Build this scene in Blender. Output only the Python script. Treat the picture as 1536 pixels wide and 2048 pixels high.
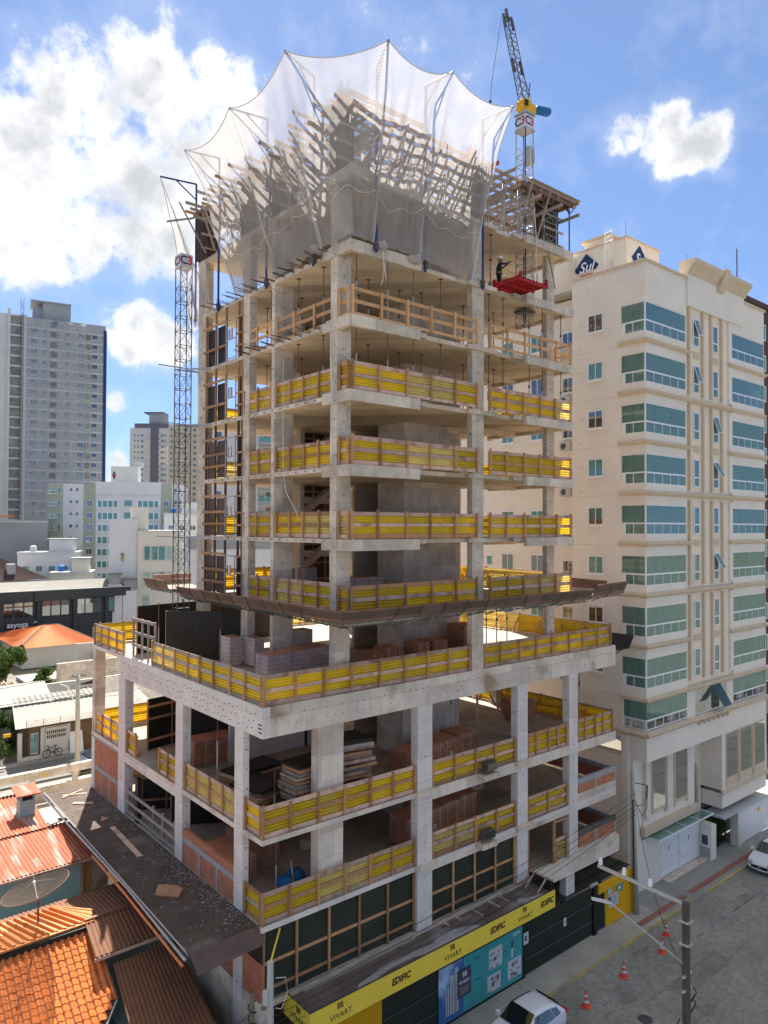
import bpy, bmesh, math, random
from mathutils import Vector, Matrix, Quaternion, noise
R = math.radians
rnd = random.Random(11)
sc = bpy.context.scene
for o in list(bpy.data.objects):
    bpy.data.objects.remove(o)
COL = sc.collection

# ------------------------------------------------------------------ camera
cam_d = bpy.data.cameras.new('camera')
cam = bpy.data.objects.new('camera', cam_d)
COL.objects.link(cam)
YAW, PITCH, ROLL = -0.6947, 0.0196, 0.0036
fw = Vector((math.sin(-YAW), math.cos(YAW), 0)); sd = Vector((math.cos(YAW), math.sin(YAW), 0)); up = Vector((0, 0, 1))
Fv = fw * math.cos(PITCH) + up * math.sin(PITCH); Uv = up * math.cos(PITCH) - fw * math.sin(PITCH)
Sv = sd * math.cos(ROLL) + Uv * math.sin(ROLL); Uv = Uv * math.cos(ROLL) - sd * math.sin(ROLL)
cam.matrix_world = Matrix(((Sv.x, Uv.x, -Fv.x, -13.34), (Sv.y, Uv.y, -Fv.y, -22.67), (Sv.z, Uv.z, -Fv.z, 21.4), (0, 0, 0, 1)))
cam_d.sensor_fit = 'HORIZONTAL'; cam_d.sensor_width = 36; cam_d.lens = 1458.39 / 1536 * 36
cam_d.clip_end = 6000; cam_d.clip_start = .2
sc.camera = cam

# ------------------------------------------------------------------ light, sky, exposure
SUN_AZ, SUN_EL = R(24.8), R(50)
sc.view_settings.view_transform = 'Standard'
try: sc.view_settings.look = 'None'
except Exception: pass
sc.view_settings.exposure = 1.58
sc.view_settings.gamma = 1
sun_d = bpy.data.lights.new('sun', 'SUN'); sun_d.energy = 4.5; sun_d.angle = R(.55); sun_d.color = (1, .95, .87)
sun = bpy.data.objects.new('sun', sun_d); COL.objects.link(sun)
sdir = Vector((math.sin(SUN_AZ) * math.cos(SUN_EL), math.cos(SUN_AZ) * math.cos(SUN_EL), math.sin(SUN_EL)))
sun.rotation_mode = 'QUATERNION'; sun.rotation_quaternion = (sdir).to_track_quat('Z', 'Y'); sun.location = (0, 0, 80)
sc.cycles.max_bounces = 12; sc.cycles.transparent_max_bounces = 16; sc.cycles.diffuse_bounces = 10
sc.cycles.use_adaptive_sampling = True
try: sc.cycles.use_denoising = True
except Exception: pass

W = bpy.data.worlds.new('World'); sc.world = W; W.use_nodes = True
nt = W.node_tree; nt.nodes.clear()
def N(t, **k):
    n = nt.nodes.new(t)
    for a, b in k.items(): setattr(n, a, b)
    return n
def math_n(op, a, b=None, c=None):
    n = N('ShaderNodeMath', operation=op)
    for i, v in enumerate((a, b, c)):
        if v is None: continue
        if isinstance(v, (int, float)): n.inputs[i].default_value = v
        else: nt.links.new(v, n.inputs[i])
    return n.outputs[0]
sky = N('ShaderNodeTexSky', sky_type='NISHITA', sun_disc=False)
sky.sun_elevation = SUN_EL; sky.sun_rotation = SUN_AZ
sky.air_density = .58; sky.dust_density = .02; sky.ozone_density = .7; sky.altitude = 30
tc = N('ShaderNodeTexCoord')
nrm = N('ShaderNodeVectorMath', operation='NORMALIZE'); nt.links.new(tc.outputs['Generated'], nrm.inputs[0])
sep = N('ShaderNodeSeparateXYZ'); nt.links.new(nrm.outputs[0], sep.inputs[0])
az = math_n('ARCTAN2', sep.outputs[0], sep.outputs[1])
az = math_n('SUBTRACT', az, -YAW)
az = math_n('WRAP', az, R(31), R(-31))
el = math_n('ARCSINE', sep.outputs[2])
azc = math_n('MULTIPLY', az, math_n('COSINE', el))
cmb = N('ShaderNodeCombineXYZ'); nt.links.new(azc, cmb.inputs[0]); nt.links.new(el, cmb.inputs[1])
# big cumulus at the left, single cumulus at the right, small puffs low at the left (azimuth, elevation, radius in degrees)
F0 = 1458.39
def blob(px, py, r):
    x = (px - 768) / F0; y = (1024 - py) / F0
    a = math.atan(x); e = math.atan(y * math.cos(a)) + PITCH
    return (a * math.cos(e), e, r / F0)
BL = [blob(*b) for b in ((20, 300, 130), (170, 210, 120), (300, 170, 110), (350, 250, 120), (440, 165, 85), (455, 250, 70), (110, 380, 150),
      (250, 350, 150), (300, 470, 110), (355, 400, 100), (20, 480, 110), (150, 450, 90), (285, 655, 62), (330, 690, 60), (240, 700, 40), (1330, 270, 72), (1265, 272, 52),
      (1400, 285, 62), (1345, 320, 50), (225, 925, 34), (245, 965, 40), (225, 805, 30), (80, 520, 60),
      (500, -420, 150), (640, -470, 120), (1250, -300, 130), (1130, -340, 90), (1500, -600, 160), (300, -800, 220), (900, -900, 220), (0, -500, 180), (1100, -650, 160), (500, -1300, 300), (1200, -1500, 320), (0, -1700, 320), (700, -2300, 420), (1450, -2600, 420), (100, -3200, 500))]  # unseen clouds above the frame, added to raise the fill light
noi = N('ShaderNodeTexNoise', noise_dimensions='3D'); noi.inputs['Scale'].default_value = 7.5; noi.inputs['Detail'].default_value = 11; noi.inputs['Roughness'].default_value = .62
nt.links.new(nrm.outputs[0], noi.inputs['Vector'])
noc = N('ShaderNodeTexNoise'); noc.inputs['Scale'].default_value = 8; noc.inputs['Detail'].default_value = 9; noc.inputs['Roughness'].default_value = .6
off = N('ShaderNodeVectorMath', operation='ADD'); off.inputs[1].default_value = (.012, .03, .035)
nt.links.new(nrm.outputs[0], off.inputs[0]); nt.links.new(off.outputs[0], noc.inputs['Vector'])
field = None
for (a, e, r) in BL:
    d = N('ShaderNodeVectorMath', operation='DISTANCE'); nt.links.new(cmb.outputs[0], d.inputs[0]); d.inputs[1].default_value = (a, e, 0)
    m = N('ShaderNodeMapRange', interpolation_type='SMOOTHERSTEP'); nt.links.new(d.outputs['Value'], m.inputs['Value'])
    m.inputs['From Min'].default_value = r * 1.5; m.inputs['From Max'].default_value = r * .1
    m.inputs['To Min'].default_value = 0; m.inputs['To Max'].default_value = 1
    field = m.outputs[0] if field is None else math_n('MAXIMUM', field, m.outputs[0])
nof = N('ShaderNodeTexNoise'); nof.inputs['Scale'].default_value = 24; nof.inputs['Detail'].default_value = 6; nof.inputs['Roughness'].default_value = .6; nt.links.new(nrm.outputs[0], nof.inputs['Vector'])
field = math_n('ADD', field, math_n('MULTIPLY', math_n('SUBTRACT', nof.outputs[0], .5), 1.45))
dens = math_n('ADD', math_n('MULTIPLY', field, .72), math_n('MULTIPLY', math_n('SUBTRACT', noi.outputs[0], .5), 1.9))
cl = N('ShaderNodeMapRange', interpolation_type='SMOOTHSTEP'); nt.links.new(dens, cl.inputs['Value'])
cl.inputs['From Min'].default_value = .27; cl.inputs['From Max'].default_value = .66
thin = N('ShaderNodeMapRange'); nt.links.new(dens, thin.inputs['Value']); thin.inputs['From Min'].default_value = .0; thin.inputs['From Max'].default_value = .5
thin.inputs['To Max'].default_value = .16
lit = N('ShaderNodeMapRange', interpolation_type='SMOOTHSTEP'); nt.links.new(math_n('ADD', math_n('MULTIPLY', noc.outputs[0], 1.5), math_n('MULTIPLY', dens, -.5)), lit.inputs['Value'])
lit.inputs['From Min'].default_value = .12; lit.inputs['From Max'].default_value = .6
cc = N('ShaderNodeMix', data_type='RGBA'); nt.links.new(lit.outputs[0], cc.inputs[0])
cc.inputs[6].default_value = (2.65, 2.7, 2.82, 1); cc.inputs[7].default_value = (4.6, 4.6, 4.55, 1)
mx = N('ShaderNodeMix', data_type='RGBA'); nt.links.new(math_n('MAXIMUM', math_n('MULTIPLY', cl.outputs[0], .96), thin.outputs[0]), mx.inputs[0])
lift = N('ShaderNodeVectorMath', operation='ADD'); lift.inputs[1].default_value = (0, 0, .22); nt.links.new(nrm.outputs[0], lift.inputs[0])
lift2 = N('ShaderNodeVectorMath', operation='NORMALIZE'); nt.links.new(lift.outputs[0], lift2.inputs[0]); nt.links.new(lift2.outputs[0], sky.inputs[0])
nt.links.new(sky.outputs[0], mx.inputs[6]); nt.links.new(cc.outputs[2], mx.inputs[7])
bg = N('ShaderNodeBackground'); bg.inputs[1].default_value = .088
nt.links.new(mx.outputs[2], bg.inputs[0])
wo = N('ShaderNodeOutputWorld'); nt.links.new(bg.outputs[0], wo.inputs[0])
W.cycles.sampling_method = 'MANUAL'; W.cycles.sample_map_resolution = 1024

# ------------------------------------------------------------------ materials
MATS = {}
def mat(name, col, rough=.85, var=.18, scale=2.5, bump=0., bscale=30., metal=0., spec=.3, rand=0., col2=None, c2=.5, streak=0., streakcol=None, trans=0., grainvec=None, fine=0., panel=0.):
    m = bpy.data.materials.new(name); MATS[name] = m; m.use_nodes = True
    t = m.node_tree; b = t.nodes['Principled BSDF']; L = t.links.new
    b.inputs['Roughness'].default_value = rough; b.inputs['Metallic'].default_value = metal
    b.inputs['Specular IOR Level'].default_value = spec
    g = t.nodes.new('ShaderNodeNewGeometry'); pos = g.outputs['Position']
    if grainvec:
        mp = t.nodes.new('ShaderNodeMapping'); mp.inputs['Scale'].default_value = grainvec; L(pos, mp.inputs['Vector']); pos = mp.outputs[0]
    n = t.nodes.new('ShaderNodeTexNoise'); n.inputs['Scale'].default_value = scale; n.inputs['Detail'].default_value = 8; n.inputs['Roughness'].default_value = .65
    L(pos, n.inputs['Vector'])
    r = t.nodes.new('ShaderNodeMapRange'); L(n.outputs[0], r.inputs['Value']); r.inputs['From Min'].default_value = .3; r.inputs['From Max'].default_value = .7
    r.inputs['To Min'].default_value = 1 - var; r.inputs['To Max'].default_value = 1 + var
    val = r.outputs[0]
    if fine:
        n3 = t.nodes.new('ShaderNodeTexNoise'); n3.inputs['Scale'].default_value = scale * 14; n3.inputs['Detail'].default_value = 4; L(pos, n3.inputs['Vector'])
        r3 = t.nodes.new('ShaderNodeMapRange'); L(n3.outputs[0], r3.inputs['Value']); r3.inputs['From Min'].default_value = .3; r3.inputs['From Max'].default_value = .7
        r3.inputs['To Min'].default_value = 1 - fine; r3.inputs['To Max'].default_value = 1 + fine
        q = t.nodes.new('ShaderNodeMath'); q.operation = 'MULTIPLY'; L(val, q.inputs[0]); L(r3.outputs[0], q.inputs[1]); val = q.outputs[0]
    if panel:
        # tonal patches and joints left by the shuttering panels
        sp = t.nodes.new('ShaderNodeSeparateXYZ'); L(g.outputs['Position'], sp.inputs[0]); sm = t.nodes.new('ShaderNodeMath'); sm.operation = 'ADD'; L(sp.outputs[0], sm.inputs[0]); L(sp.outputs[1], sm.inputs[1])
        cb = t.nodes.new('ShaderNodeCombineXYZ'); L(sm.outputs[0], cb.inputs[0]); L(sp.outputs[2], cb.inputs[1])
        br = t.nodes.new('ShaderNodeTexBrick'); L(cb.outputs[0], br.inputs['Vector']); br.inputs['Scale'].default_value = 1; br.inputs['Brick Width'].default_value = 1.22; br.inputs['Row Height'].default_value = .97; br.inputs['Mortar Size'].default_value = .009; br.inputs['Bias'].default_value = 0
        br.inputs['Color1'].default_value = (1 - panel, 1 - panel, 1 - panel, 1); br.inputs['Color2'].default_value = (1 + panel * .7, 1 + panel * .7, 1 + panel * .7, 1); br.inputs['Mortar'].default_value = (.68, .68, .68, 1)
        q = t.nodes.new('ShaderNodeMath'); q.operation = 'MULTIPLY'; L(val, q.inputs[0]); L(br.outputs[0], q.inputs[1]); val = q.outputs[0]
    if rand:
        oi = t.nodes.new('ShaderNodeObjectInfo'); rr = t.nodes.new('ShaderNodeMapRange'); L(oi.outputs['Random'], rr.inputs['Value'])
        rr.inputs['To Min'].default_value = 1 - rand; rr.inputs['To Max'].default_value = 1 + rand
        q = t.nodes.new('ShaderNodeMath'); q.operation = 'MULTIPLY'; L(val, q.inputs[0]); L(rr.outputs[0], q.inputs[1]); val = q.outputs[0]
    base = None
    if col2:
        n2 = t.nodes.new('ShaderNodeTexNoise'); n2.inputs['Scale'].default_value = scale * .45; n2.inputs['Detail'].default_value = 6
        ad = t.nodes.new('ShaderNodeVectorMath'); ad.operation = 'ADD'; ad.inputs[1].default_value = (7.3, 2.1, 4.4); L(pos, ad.inputs[0]); L(ad.outputs[0], n2.inputs['Vector'])
        r2 = t.nodes.new('ShaderNodeMapRange'); r2.interpolation_type = 'SMOOTHSTEP'; L(n2.outputs[0], r2.inputs['Value']); r2.inputs['From Min'].default_value = c2; r2.inputs['From Max'].default_value = c2 + .16
        mx = t.nodes.new('ShaderNodeMix'); mx.data_type = 'RGBA'; L(r2.outputs[0], mx.inputs[0]); mx.inputs[6].default_value = (*col, 1); mx.inputs[7].default_value = (*col2, 1); base = mx.outputs[2]
    if streak:
        mp = t.nodes.new('ShaderNodeMapping'); mp.inputs['Scale'].default_value = (2.6, 2.6, .28); L(g.outputs['Position'], mp.inputs['Vector'])
        n4 = t.nodes.new('ShaderNodeTexNoise'); n4.inputs['Scale'].default_value = 1.7; n4.inputs['Detail'].default_value = 7; n4.inputs['Roughness'].default_value = .7; L(mp.outputs[0], n4.inputs['Vector'])
        r4 = t.nodes.new('ShaderNodeMapRange'); r4.interpolation_type = 'SMOOTHSTEP'; L(n4.outputs[0], r4.inputs['Value']); r4.inputs['From Min'].default_value = .56; r4.inputs['From Max'].default_value = .74; r4.inputs['To Max'].default_value = streak
        mx = t.nodes.new('ShaderNodeMix'); mx.data_type = 'RGBA'; L(r4.outputs[0], mx.inputs[0])
        if base is None: mx.inputs[6].default_value = (*col, 1)
        else: L(base, mx.inputs[6])
        mx.inputs[7].default_value = (*(streakcol or tuple(c * .5 for c in col)), 1); base = mx.outputs[2]
    vm = t.nodes.new('ShaderNodeVectorMath'); vm.operation = 'SCALE'
    if base is None: vm.inputs[0].default_value = col
    else: L(base, vm.inputs[0])
    L(val, vm.inputs['Scale']); L(vm.outputs[0], b.inputs['Base Color'])
    m['c'] = vm.outputs[0].name
    if bump:
        nb = t.nodes.new('ShaderNodeTexNoise'); nb.inputs['Scale'].default_value = bscale; nb.inputs['Detail'].default_value = 5; L(pos, nb.inputs['Vector'])
        bp = t.nodes.new('ShaderNodeBump'); bp.inputs['Strength'].default_value = bump; bp.inputs['Distance'].default_value = .03; L(nb.outputs[0], bp.inputs['Height']); L(bp.outputs[0], b.inputs['Normal'])
    if trans:
        tr = t.nodes.new('ShaderNodeBsdfTranslucent'); L(vm.outputs[0], tr.inputs[0]); ms = t.nodes.new('ShaderNodeMixShader'); ms.inputs[0].default_value = trans
        L(b.outputs[0], ms.inputs[1]); L(tr.outputs[0], ms.inputs[2]); L(ms.outputs[0], t.nodes['Material Output'].inputs[0])
    return m
mat('concrete', (.63, .535, .425), .9, .24, 1.3, .3, 22, col2=(.5, .42, .33), c2=.54, streak=.55, streakcol=(.31, .26, .21), fine=.07, panel=.17)
mat('concrete_stained', (.69, .6, .5), .9, .13, 1.1, .25, 22, col2=(.44, .31, .2), c2=.55, streak=.6, streakcol=(.36, .26, .18), fine=.07, panel=.17)
mat('concrete_clean', (.7, .635, .58), .9, .09, 1.2, .15, 22, streak=.25, streakcol=(.44, .38, .33), fine=.05, panel=.08)
mat('soffit', (.72, .59, .44), .9, .16, .9, .15, 20, col2=(.58, .47, .35), c2=.55, fine=.06, panel=.17)
mat('deck', (.37, .32, .265), .9, .2, .8, .2, 25, col2=(.25, .22, .19), c2=.52, fine=.08)
mat('wood', (.42, .225, .11), .75, .2, 3., .2, 30, rand=.3, fine=.15)
mat('wood_new', (.6, .33, .15), .7, .14, 3., .15, 30, rand=.16, fine=.1)
mat('wood_pale', (.54, .37, .28), .8, .2, 3., .2, 30, rand=.25, col2=(.34, .2, .14), c2=.5, fine=.12)
mat('wood_grey', (.34, .29, .25), .85, .2, 3., .2, 30, rand=.25, fine=.12)
mat('form_brown', (.11, .07, .055), .6, .25, 2., .1, 20, rand=.2)
mat('form_orange', (.4, .21, .115), .6, .2, 2., .1, 20, rand=.15)
mat('black_board', (.026, .021, .018), .55, .3, 1.2, .05, 20, rand=.15)
mat('green_board', (.03, .036, .026), .5, .3, 1.2, .05, 20, rand=.2)
mat('yellow_sheet', (.86, .6, .03), .5, .12, 1.4, 0, 30, rand=.2, trans=.3, spec=.3, streak=.25, streakcol=(.45, .33, .1), col2=(.78, .58, .1), c2=.55)
mat('yellow_sheet_pale', (.84, .68, .22), .55, .14, 1.4, 0, 30, rand=.15, trans=.35, spec=.3, streak=.3, streakcol=(.5, .4, .2))
mat('yellow_sign', (.82, .6, .06), .5, .05, 1)
mat('yellow_door', (.78, .42, .008), .5, .07, 1)
mat('steel', (.42, .42, .41), .5, .15, 4, metal=.5)
mat('steel_dark', (.11, .105, .1), .55, .3, 4, metal=.4, rand=.2)
mat('steel_blue', (.025, .055, .2), .45, .2, 3, metal=.2)
mat('steel_rust', (.16, .08, .05), .75, .3, 5, rand=.2)
mat('rebar', (.09, .06, .05), .8, .3, 5)
mat('tray_flap', (.2, .11, .075), .7, .3, 1.5, .1, 20, rand=.2, col2=(.2, .12, .09), c2=.5)
mat('road_patch', (.235, .226, .198), .95, .3, .8, .5, 60, fine=.2)
mat('oil_stain', (.215, .207, .182), .8, .4, 1.5)
mat('tray_wood', (.32, .22, .18), .75, .22, 1.5, .1, 20, col2=(.24, .13, .1), c2=.52)
mat('brick_block', (.5, .23, .13), .85, .2, 2.5, .2, 30, rand=.12)
mat('mortar', (.34, .34, .335), .9, .15, 2, .2, 25)
mat('pallet_wrap', (.6, .56, .56), .35, .15, 2, rand=.1)
mat('red_paint', (.42, .012, .022), .6, .3, 3, col2=(.3, .03, .03), c2=.55, fine=.2)
mat('white_paint', (.78, .78, .77), .5, .05, 2)
mat('white_sign', (.62, .62, .63), .5, .03, 2)
mat('navy', (.012, .035, .12), .5, .05, 2)
mat('red_ink', (.6, .02, .04), .5, .05, 2)
mat('black_ink', (.02, .02, .02), .5, .05, 2)
mat('white_ink', (.85, .85, .85), .5, .02, 2)
mat('beige', (.8, .73, .63), .9, .07, .4, .35, 60, fine=.03, streak=.28, streakcol=(.6, .52, .42))
mat('beige_warm', (.83, .72, .57), .9, .07, .4, .3, 60, fine=.03, streak=.22, streakcol=(.6, .5, .39))
mat('trim', (.62, .5, .36), .85, .1, 2, .1, 30)
mat('alu', (.82, .83, .84), .35, .04, 2, metal=.1)
mat('room', (.6, .56, .5), .9, .3, .5)
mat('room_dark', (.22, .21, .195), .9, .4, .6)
mat('curtain', (.62, .6, .54), .9, .1, 1.5, trans=.2)
mat('asphalt', (.28, .268, .232), .93, .2, .35, .6, 60, col2=(.235, .226, .196), c2=.5, fine=.2)
mat('sidewalk', (.4, .38, .33), .92, .18, .7, .3, 40, col2=(.31, .3, .265), c2=.5, fine=.09)
mat('sidewalk_dark', (.29, .285, .26), .92, .18, .7, .3, 40, fine=.09)
mat('kerb', (.34, .33, .3), .92, .2, 1.5, .2, 40)
mat('kerb_yellow', (.46, .36, .14), .9, .25, 1.5, .2, 40, col2=(.3, .28, .23), c2=.44)
mat('tactile', (.3, .13, .1), .9, .15, 2, .3, 50)
mat('ground', (.19, .17, .135), .95, .25, .15, .3, 20, col2=(.2, .21, .13), c2=.52)
mat('road_back', (.17, .163, .15), .93, .1, .3, .3, 40, fine=.08)
mat('paint_line', (.26, .26, .25), .9, .3, 2, col2=(.13, .13, .125), c2=.45)
mat('tile_orange', (.66, .17, .035), .33, .1, 5, rand=.16, spec=.6)
mat('tile_terracotta', (.6, .2, .07), .75, .3, 4, rand=.1)
mat('sheet_orange', (.68, .2, .028), .55, .08, 3, spec=.4)
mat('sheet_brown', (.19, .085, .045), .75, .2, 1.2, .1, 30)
mat('sheet_old', (.4, .115, .06), .85, .2, 3.0, .1, 30, col2=(.4, .31, .26), c2=.5, fine=.3, grainvec=(1.9, .3, 1))
mat('sheet_white', (.27, .26, .232), .8, .1, .8)
mat('sheet_grey', (.2, .19, .165), .85, .15, .6, fine=.1)
mat('sheet_darkgrey', (.16, .14, .12), .85, .3, .9, col2=(.3, .27, .23), c2=.52, fine=.2)
mat('teal_wall', (.34, .5, .47), .9, .06, .8, .1, 30)
mat('white_wall', (.55, .54, .5), .9, .06, .5, .1, 30)
mat('cool_wall', (.62, .63, .64), .9, .05, .3)
mat('cream_wall', (.66, .62, .53), .9, .06, .3)
mat('sage_wall', (.36, .39, .32), .9, .06, .3)
mat('grey_wall', (.3, .31, .32), .9, .12, .12)
mat('grey_light_wall', (.52, .52, .51), .9, .08, .2)
mat('charcoal_wall', (.045, .05, .055), .7, .1, .4)
mat('purple_grey', (.14, .13, .17), .8, .05, .3)
mat('brown_dark', (.085, .05, .042), .8, .12, .5)
mat('tan_wall', (.46, .4, .31), .9, .06, .3)
mat('pole_concrete', (.43, .4, .34), .9, .12, 1.5, .1, 30, streak=.3)
mat('pole_wood', (.17, .15, .11), .9, .25, 1.5, .2, 30)
mat('cable', (.03, .03, .032), .6, .1, 3)
mat('rope', (.68, .64, .58), .9, .1, 3)
mat('rubber', (.02, .02, .02), .85, .1, 5)
mat('rim', (.5, .5, .52), .35, .1, 5, metal=.7)
mat('cone_red', (.75, .1, .045), .6, .1, 4)
mat('leaf', (.075, .13, .022), .7, .35, 3, rand=.15, trans=.3)
mat('leaf_dark', (.035, .075, .014), .7, .35, 3, rand=.15, trans=.25)
mat('bark', (.12, .085, .06), .9, .2, 5)
mat('cloth_navy', (.02, .024, .045), .9, .2, 6)
mat('skin', (.35, .19, .13), .6, .1, 6)
mat('helmet', (.8, .77, .68), .4, .05, 4)
mat('poster_teal', (.055, .36, .36), .5, .04, 1)
mat('poster_blue', (.05, .16, .38), .5, .35, .9, col2=(.42, .55, .7), c2=.55)
mat('poster_dark', (.075, .075, .085), .5, .05, 1)
mat('tarp_blue', (.015, .13, .38), .5, .15, 3)
mat('plastic_black', (.015, .015, .016), .45, .1, 3)
mat('deck_dark', (.085, .06, .046), .85, .3, 1.2, .15, 25, col2=(.15, .115, .1), c2=.54, fine=.15)
mat('deck_dark2', (.14, .112, .1), .8, .3, 1.0, .15, 25, col2=(.24, .21, .2), c2=.52, fine=.12)
mat('fence_green', (.028, .036, .026), .45, .2, 1.2, spec=.4)
mat('fence_rail', (.075, .09, .07), .5, .15, 1.2)
mat('poster_pale', (.4, .62, .55), .5, .1, 2)
mat('hill_green', (.06, .085, .05), .95, .2, .01)
mat('pole_concrete2', (.075, .07, .052), .9, .25, 1.5, .1, 30, streak=.4)
mat('pole_pale', (.46, .45, .42), .9, .15, 1.5, .1, 30, streak=.3)
mat('debris', (.4, .38, .35), .9, .4, 8, rand=.4)
mat('dust_patch', (.36, .36, .37), .95, .25, 1.5)
mat('net_grey', (.48, .52, .55), .9, .08, .3)

def glassy(name, tint, refl=.35, trans=.5, rough=.03, tcol=None):
    m = bpy.data.materials.new(name); MATS[name] = m; m.use_nodes = True; t = m.node_tree; t.nodes.clear(); L = t.links.new
    out = t.nodes.new('ShaderNodeOutputMaterial'); gl = t.nodes.new('ShaderNodeBsdfGlossy'); gl.inputs['Roughness'].default_value = rough; gl.inputs[0].default_value = (.92, .97, 1, 1)
    df = t.nodes.new('ShaderNodeBsdfDiffuse'); df.inputs[0].default_value = (*tint, 1)
    tp = t.nodes.new('ShaderNodeBsdfTransparent'); tp.inputs[0].default_value = (*(tcol or (.5, .78, .72)), 1)
    m1 = t.nodes.new('ShaderNodeMixShader'); m1.inputs[0].default_value = trans; L(df.outputs[0], m1.inputs[1]); L(tp.outputs[0], m1.inputs[2])
    lw = t.nodes.new('ShaderNodeLayerWeight'); lw.inputs[0].default_value = .25
    mr = t.nodes.new('ShaderNodeMapRange'); L(lw.outputs['Fresnel'], mr.inputs['Value']); mr.inputs['To Min'].default_value = refl * .6; mr.inputs['To Max'].default_value = min(1, refl * 2.2)
    g = t.nodes.new('ShaderNodeNewGeometry'); n = t.nodes.new('ShaderNodeTexNoise'); n.inputs['Scale'].default_value = .9; L(g.outputs['Position'], n.inputs['Vector'])
    bp = t.nodes.new('ShaderNodeBump'); bp.inputs['Strength'].default_value = .05; bp.inputs['Distance'].default_value = .05; L(n.outputs[0], bp.inputs['Height']); L(bp.outputs[0], gl.inputs['Normal'])
    m2 = t.nodes.new('ShaderNodeMixShader'); L(mr.outputs[0], m2.inputs[0]); L(m1.outputs[0], m2.inputs[1]); L(gl.outputs[0], m2.inputs[2]); L(m2.outputs[0], out.inputs[0])
    return m
glassy('glass_teal', (.24, .38, .34), .1, .62, tcol=(.68, .88, .83))
glassy('glass_blue', (.16, .3, .31), .17, .55, tcol=(.66, .86, .85))
glassy('glass_dark', (.03, .04, .04), .12, .35)
glassy('glass_far', (.1, .25, .23), .13, .0)
glassy('glass_far_dark', (.025, .03, .035), .3, .0)
glassy('glass_car', (.012, .016, .018), .22, .0)
glassy('glass_street', (.27, .27, .19), .4, .1)  # pale yellowish tint painted in for the reflection of the sunlit street
glassy('glass_clear', (.2, .25, .25), .3, .75, tcol=(.8, .9, .88))

def net_mat(name, col, opac, tr, wave=0.):
    m = bpy.data.materials.new(name); MATS[name] = m; m.use_nodes = True; t = m.node_tree; t.nodes.clear(); L = t.links.new
    out = t.nodes.new('ShaderNodeOutputMaterial'); d = t.nodes.new('ShaderNodeBsdfDiffuse'); d.inputs[0].default_value = (*col, 1)
    x = t.nodes.new('ShaderNodeBsdfTranslucent'); x.inputs[0].default_value = (*col, 1); tp = t.nodes.new('ShaderNodeBsdfTransparent')
    m1 = t.nodes.new('ShaderNodeMixShader'); m1.inputs[0].default_value = tr; L(d.outputs[0], m1.inputs[1]); L(x.outputs[0], m1.inputs[2])
    g = t.nodes.new('ShaderNodeNewGeometry'); n = t.nodes.new('ShaderNodeTexNoise'); n.inputs['Scale'].default_value = 1.1; n.inputs['Detail'].default_value = 5; L(g.outputs['Position'], n.inputs['Vector'])
    mr = t.nodes.new('ShaderNodeMapRange'); L(n.outputs[0], mr.inputs['Value']); mr.inputs['From Min'].default_value = .3; mr.inputs['From Max'].default_value = .7; mr.inputs['To Min'].default_value = opac - .07; mr.inputs['To Max'].default_value = opac + .07
    fac = mr.outputs[0]
    if wave:
        prod = None
        for ax, sc_ in (('X', wave), ('Z', wave)):
            w = t.nodes.new('ShaderNodeTexWave'); w.bands_direction = 'DIAGONAL' if ax == 'X' else 'Z'; w.inputs['Scale'].default_value = sc_; w.inputs['Distortion'].default_value = .6; L(g.outputs['Position'], w.inputs['Vector'])
            r = t.nodes.new('ShaderNodeMapRange'); L(w.outputs['Fac'], r.inputs['Value']); r.inputs['To Min'].default_value = .86; r.inputs['To Max'].default_value = 1.14
            q = t.nodes.new('ShaderNodeMath'); q.operation = 'MULTIPLY'; L(fac, q.inputs[0]); L(r.outputs[0], q.inputs[1]); fac = q.outputs[0]
    m2 = t.nodes.new('ShaderNodeMixShader'); L(fac, m2.inputs[0]); L(tp.outputs[0], m2.inputs[1]); L(m1.outputs[0], m2.inputs[2]); L(m2.outputs[0], out.inputs[0])
net_mat('net', (.59, .55, .52), .57, .5, 9.5)
net_mat('net_seam', (.66, .61, .57), .84, .42)
net_mat('dish_mesh', (.1, .08, .06), .62, .2)
net_mat('net_far', (.62, .64, .66), .34, .4)

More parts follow.
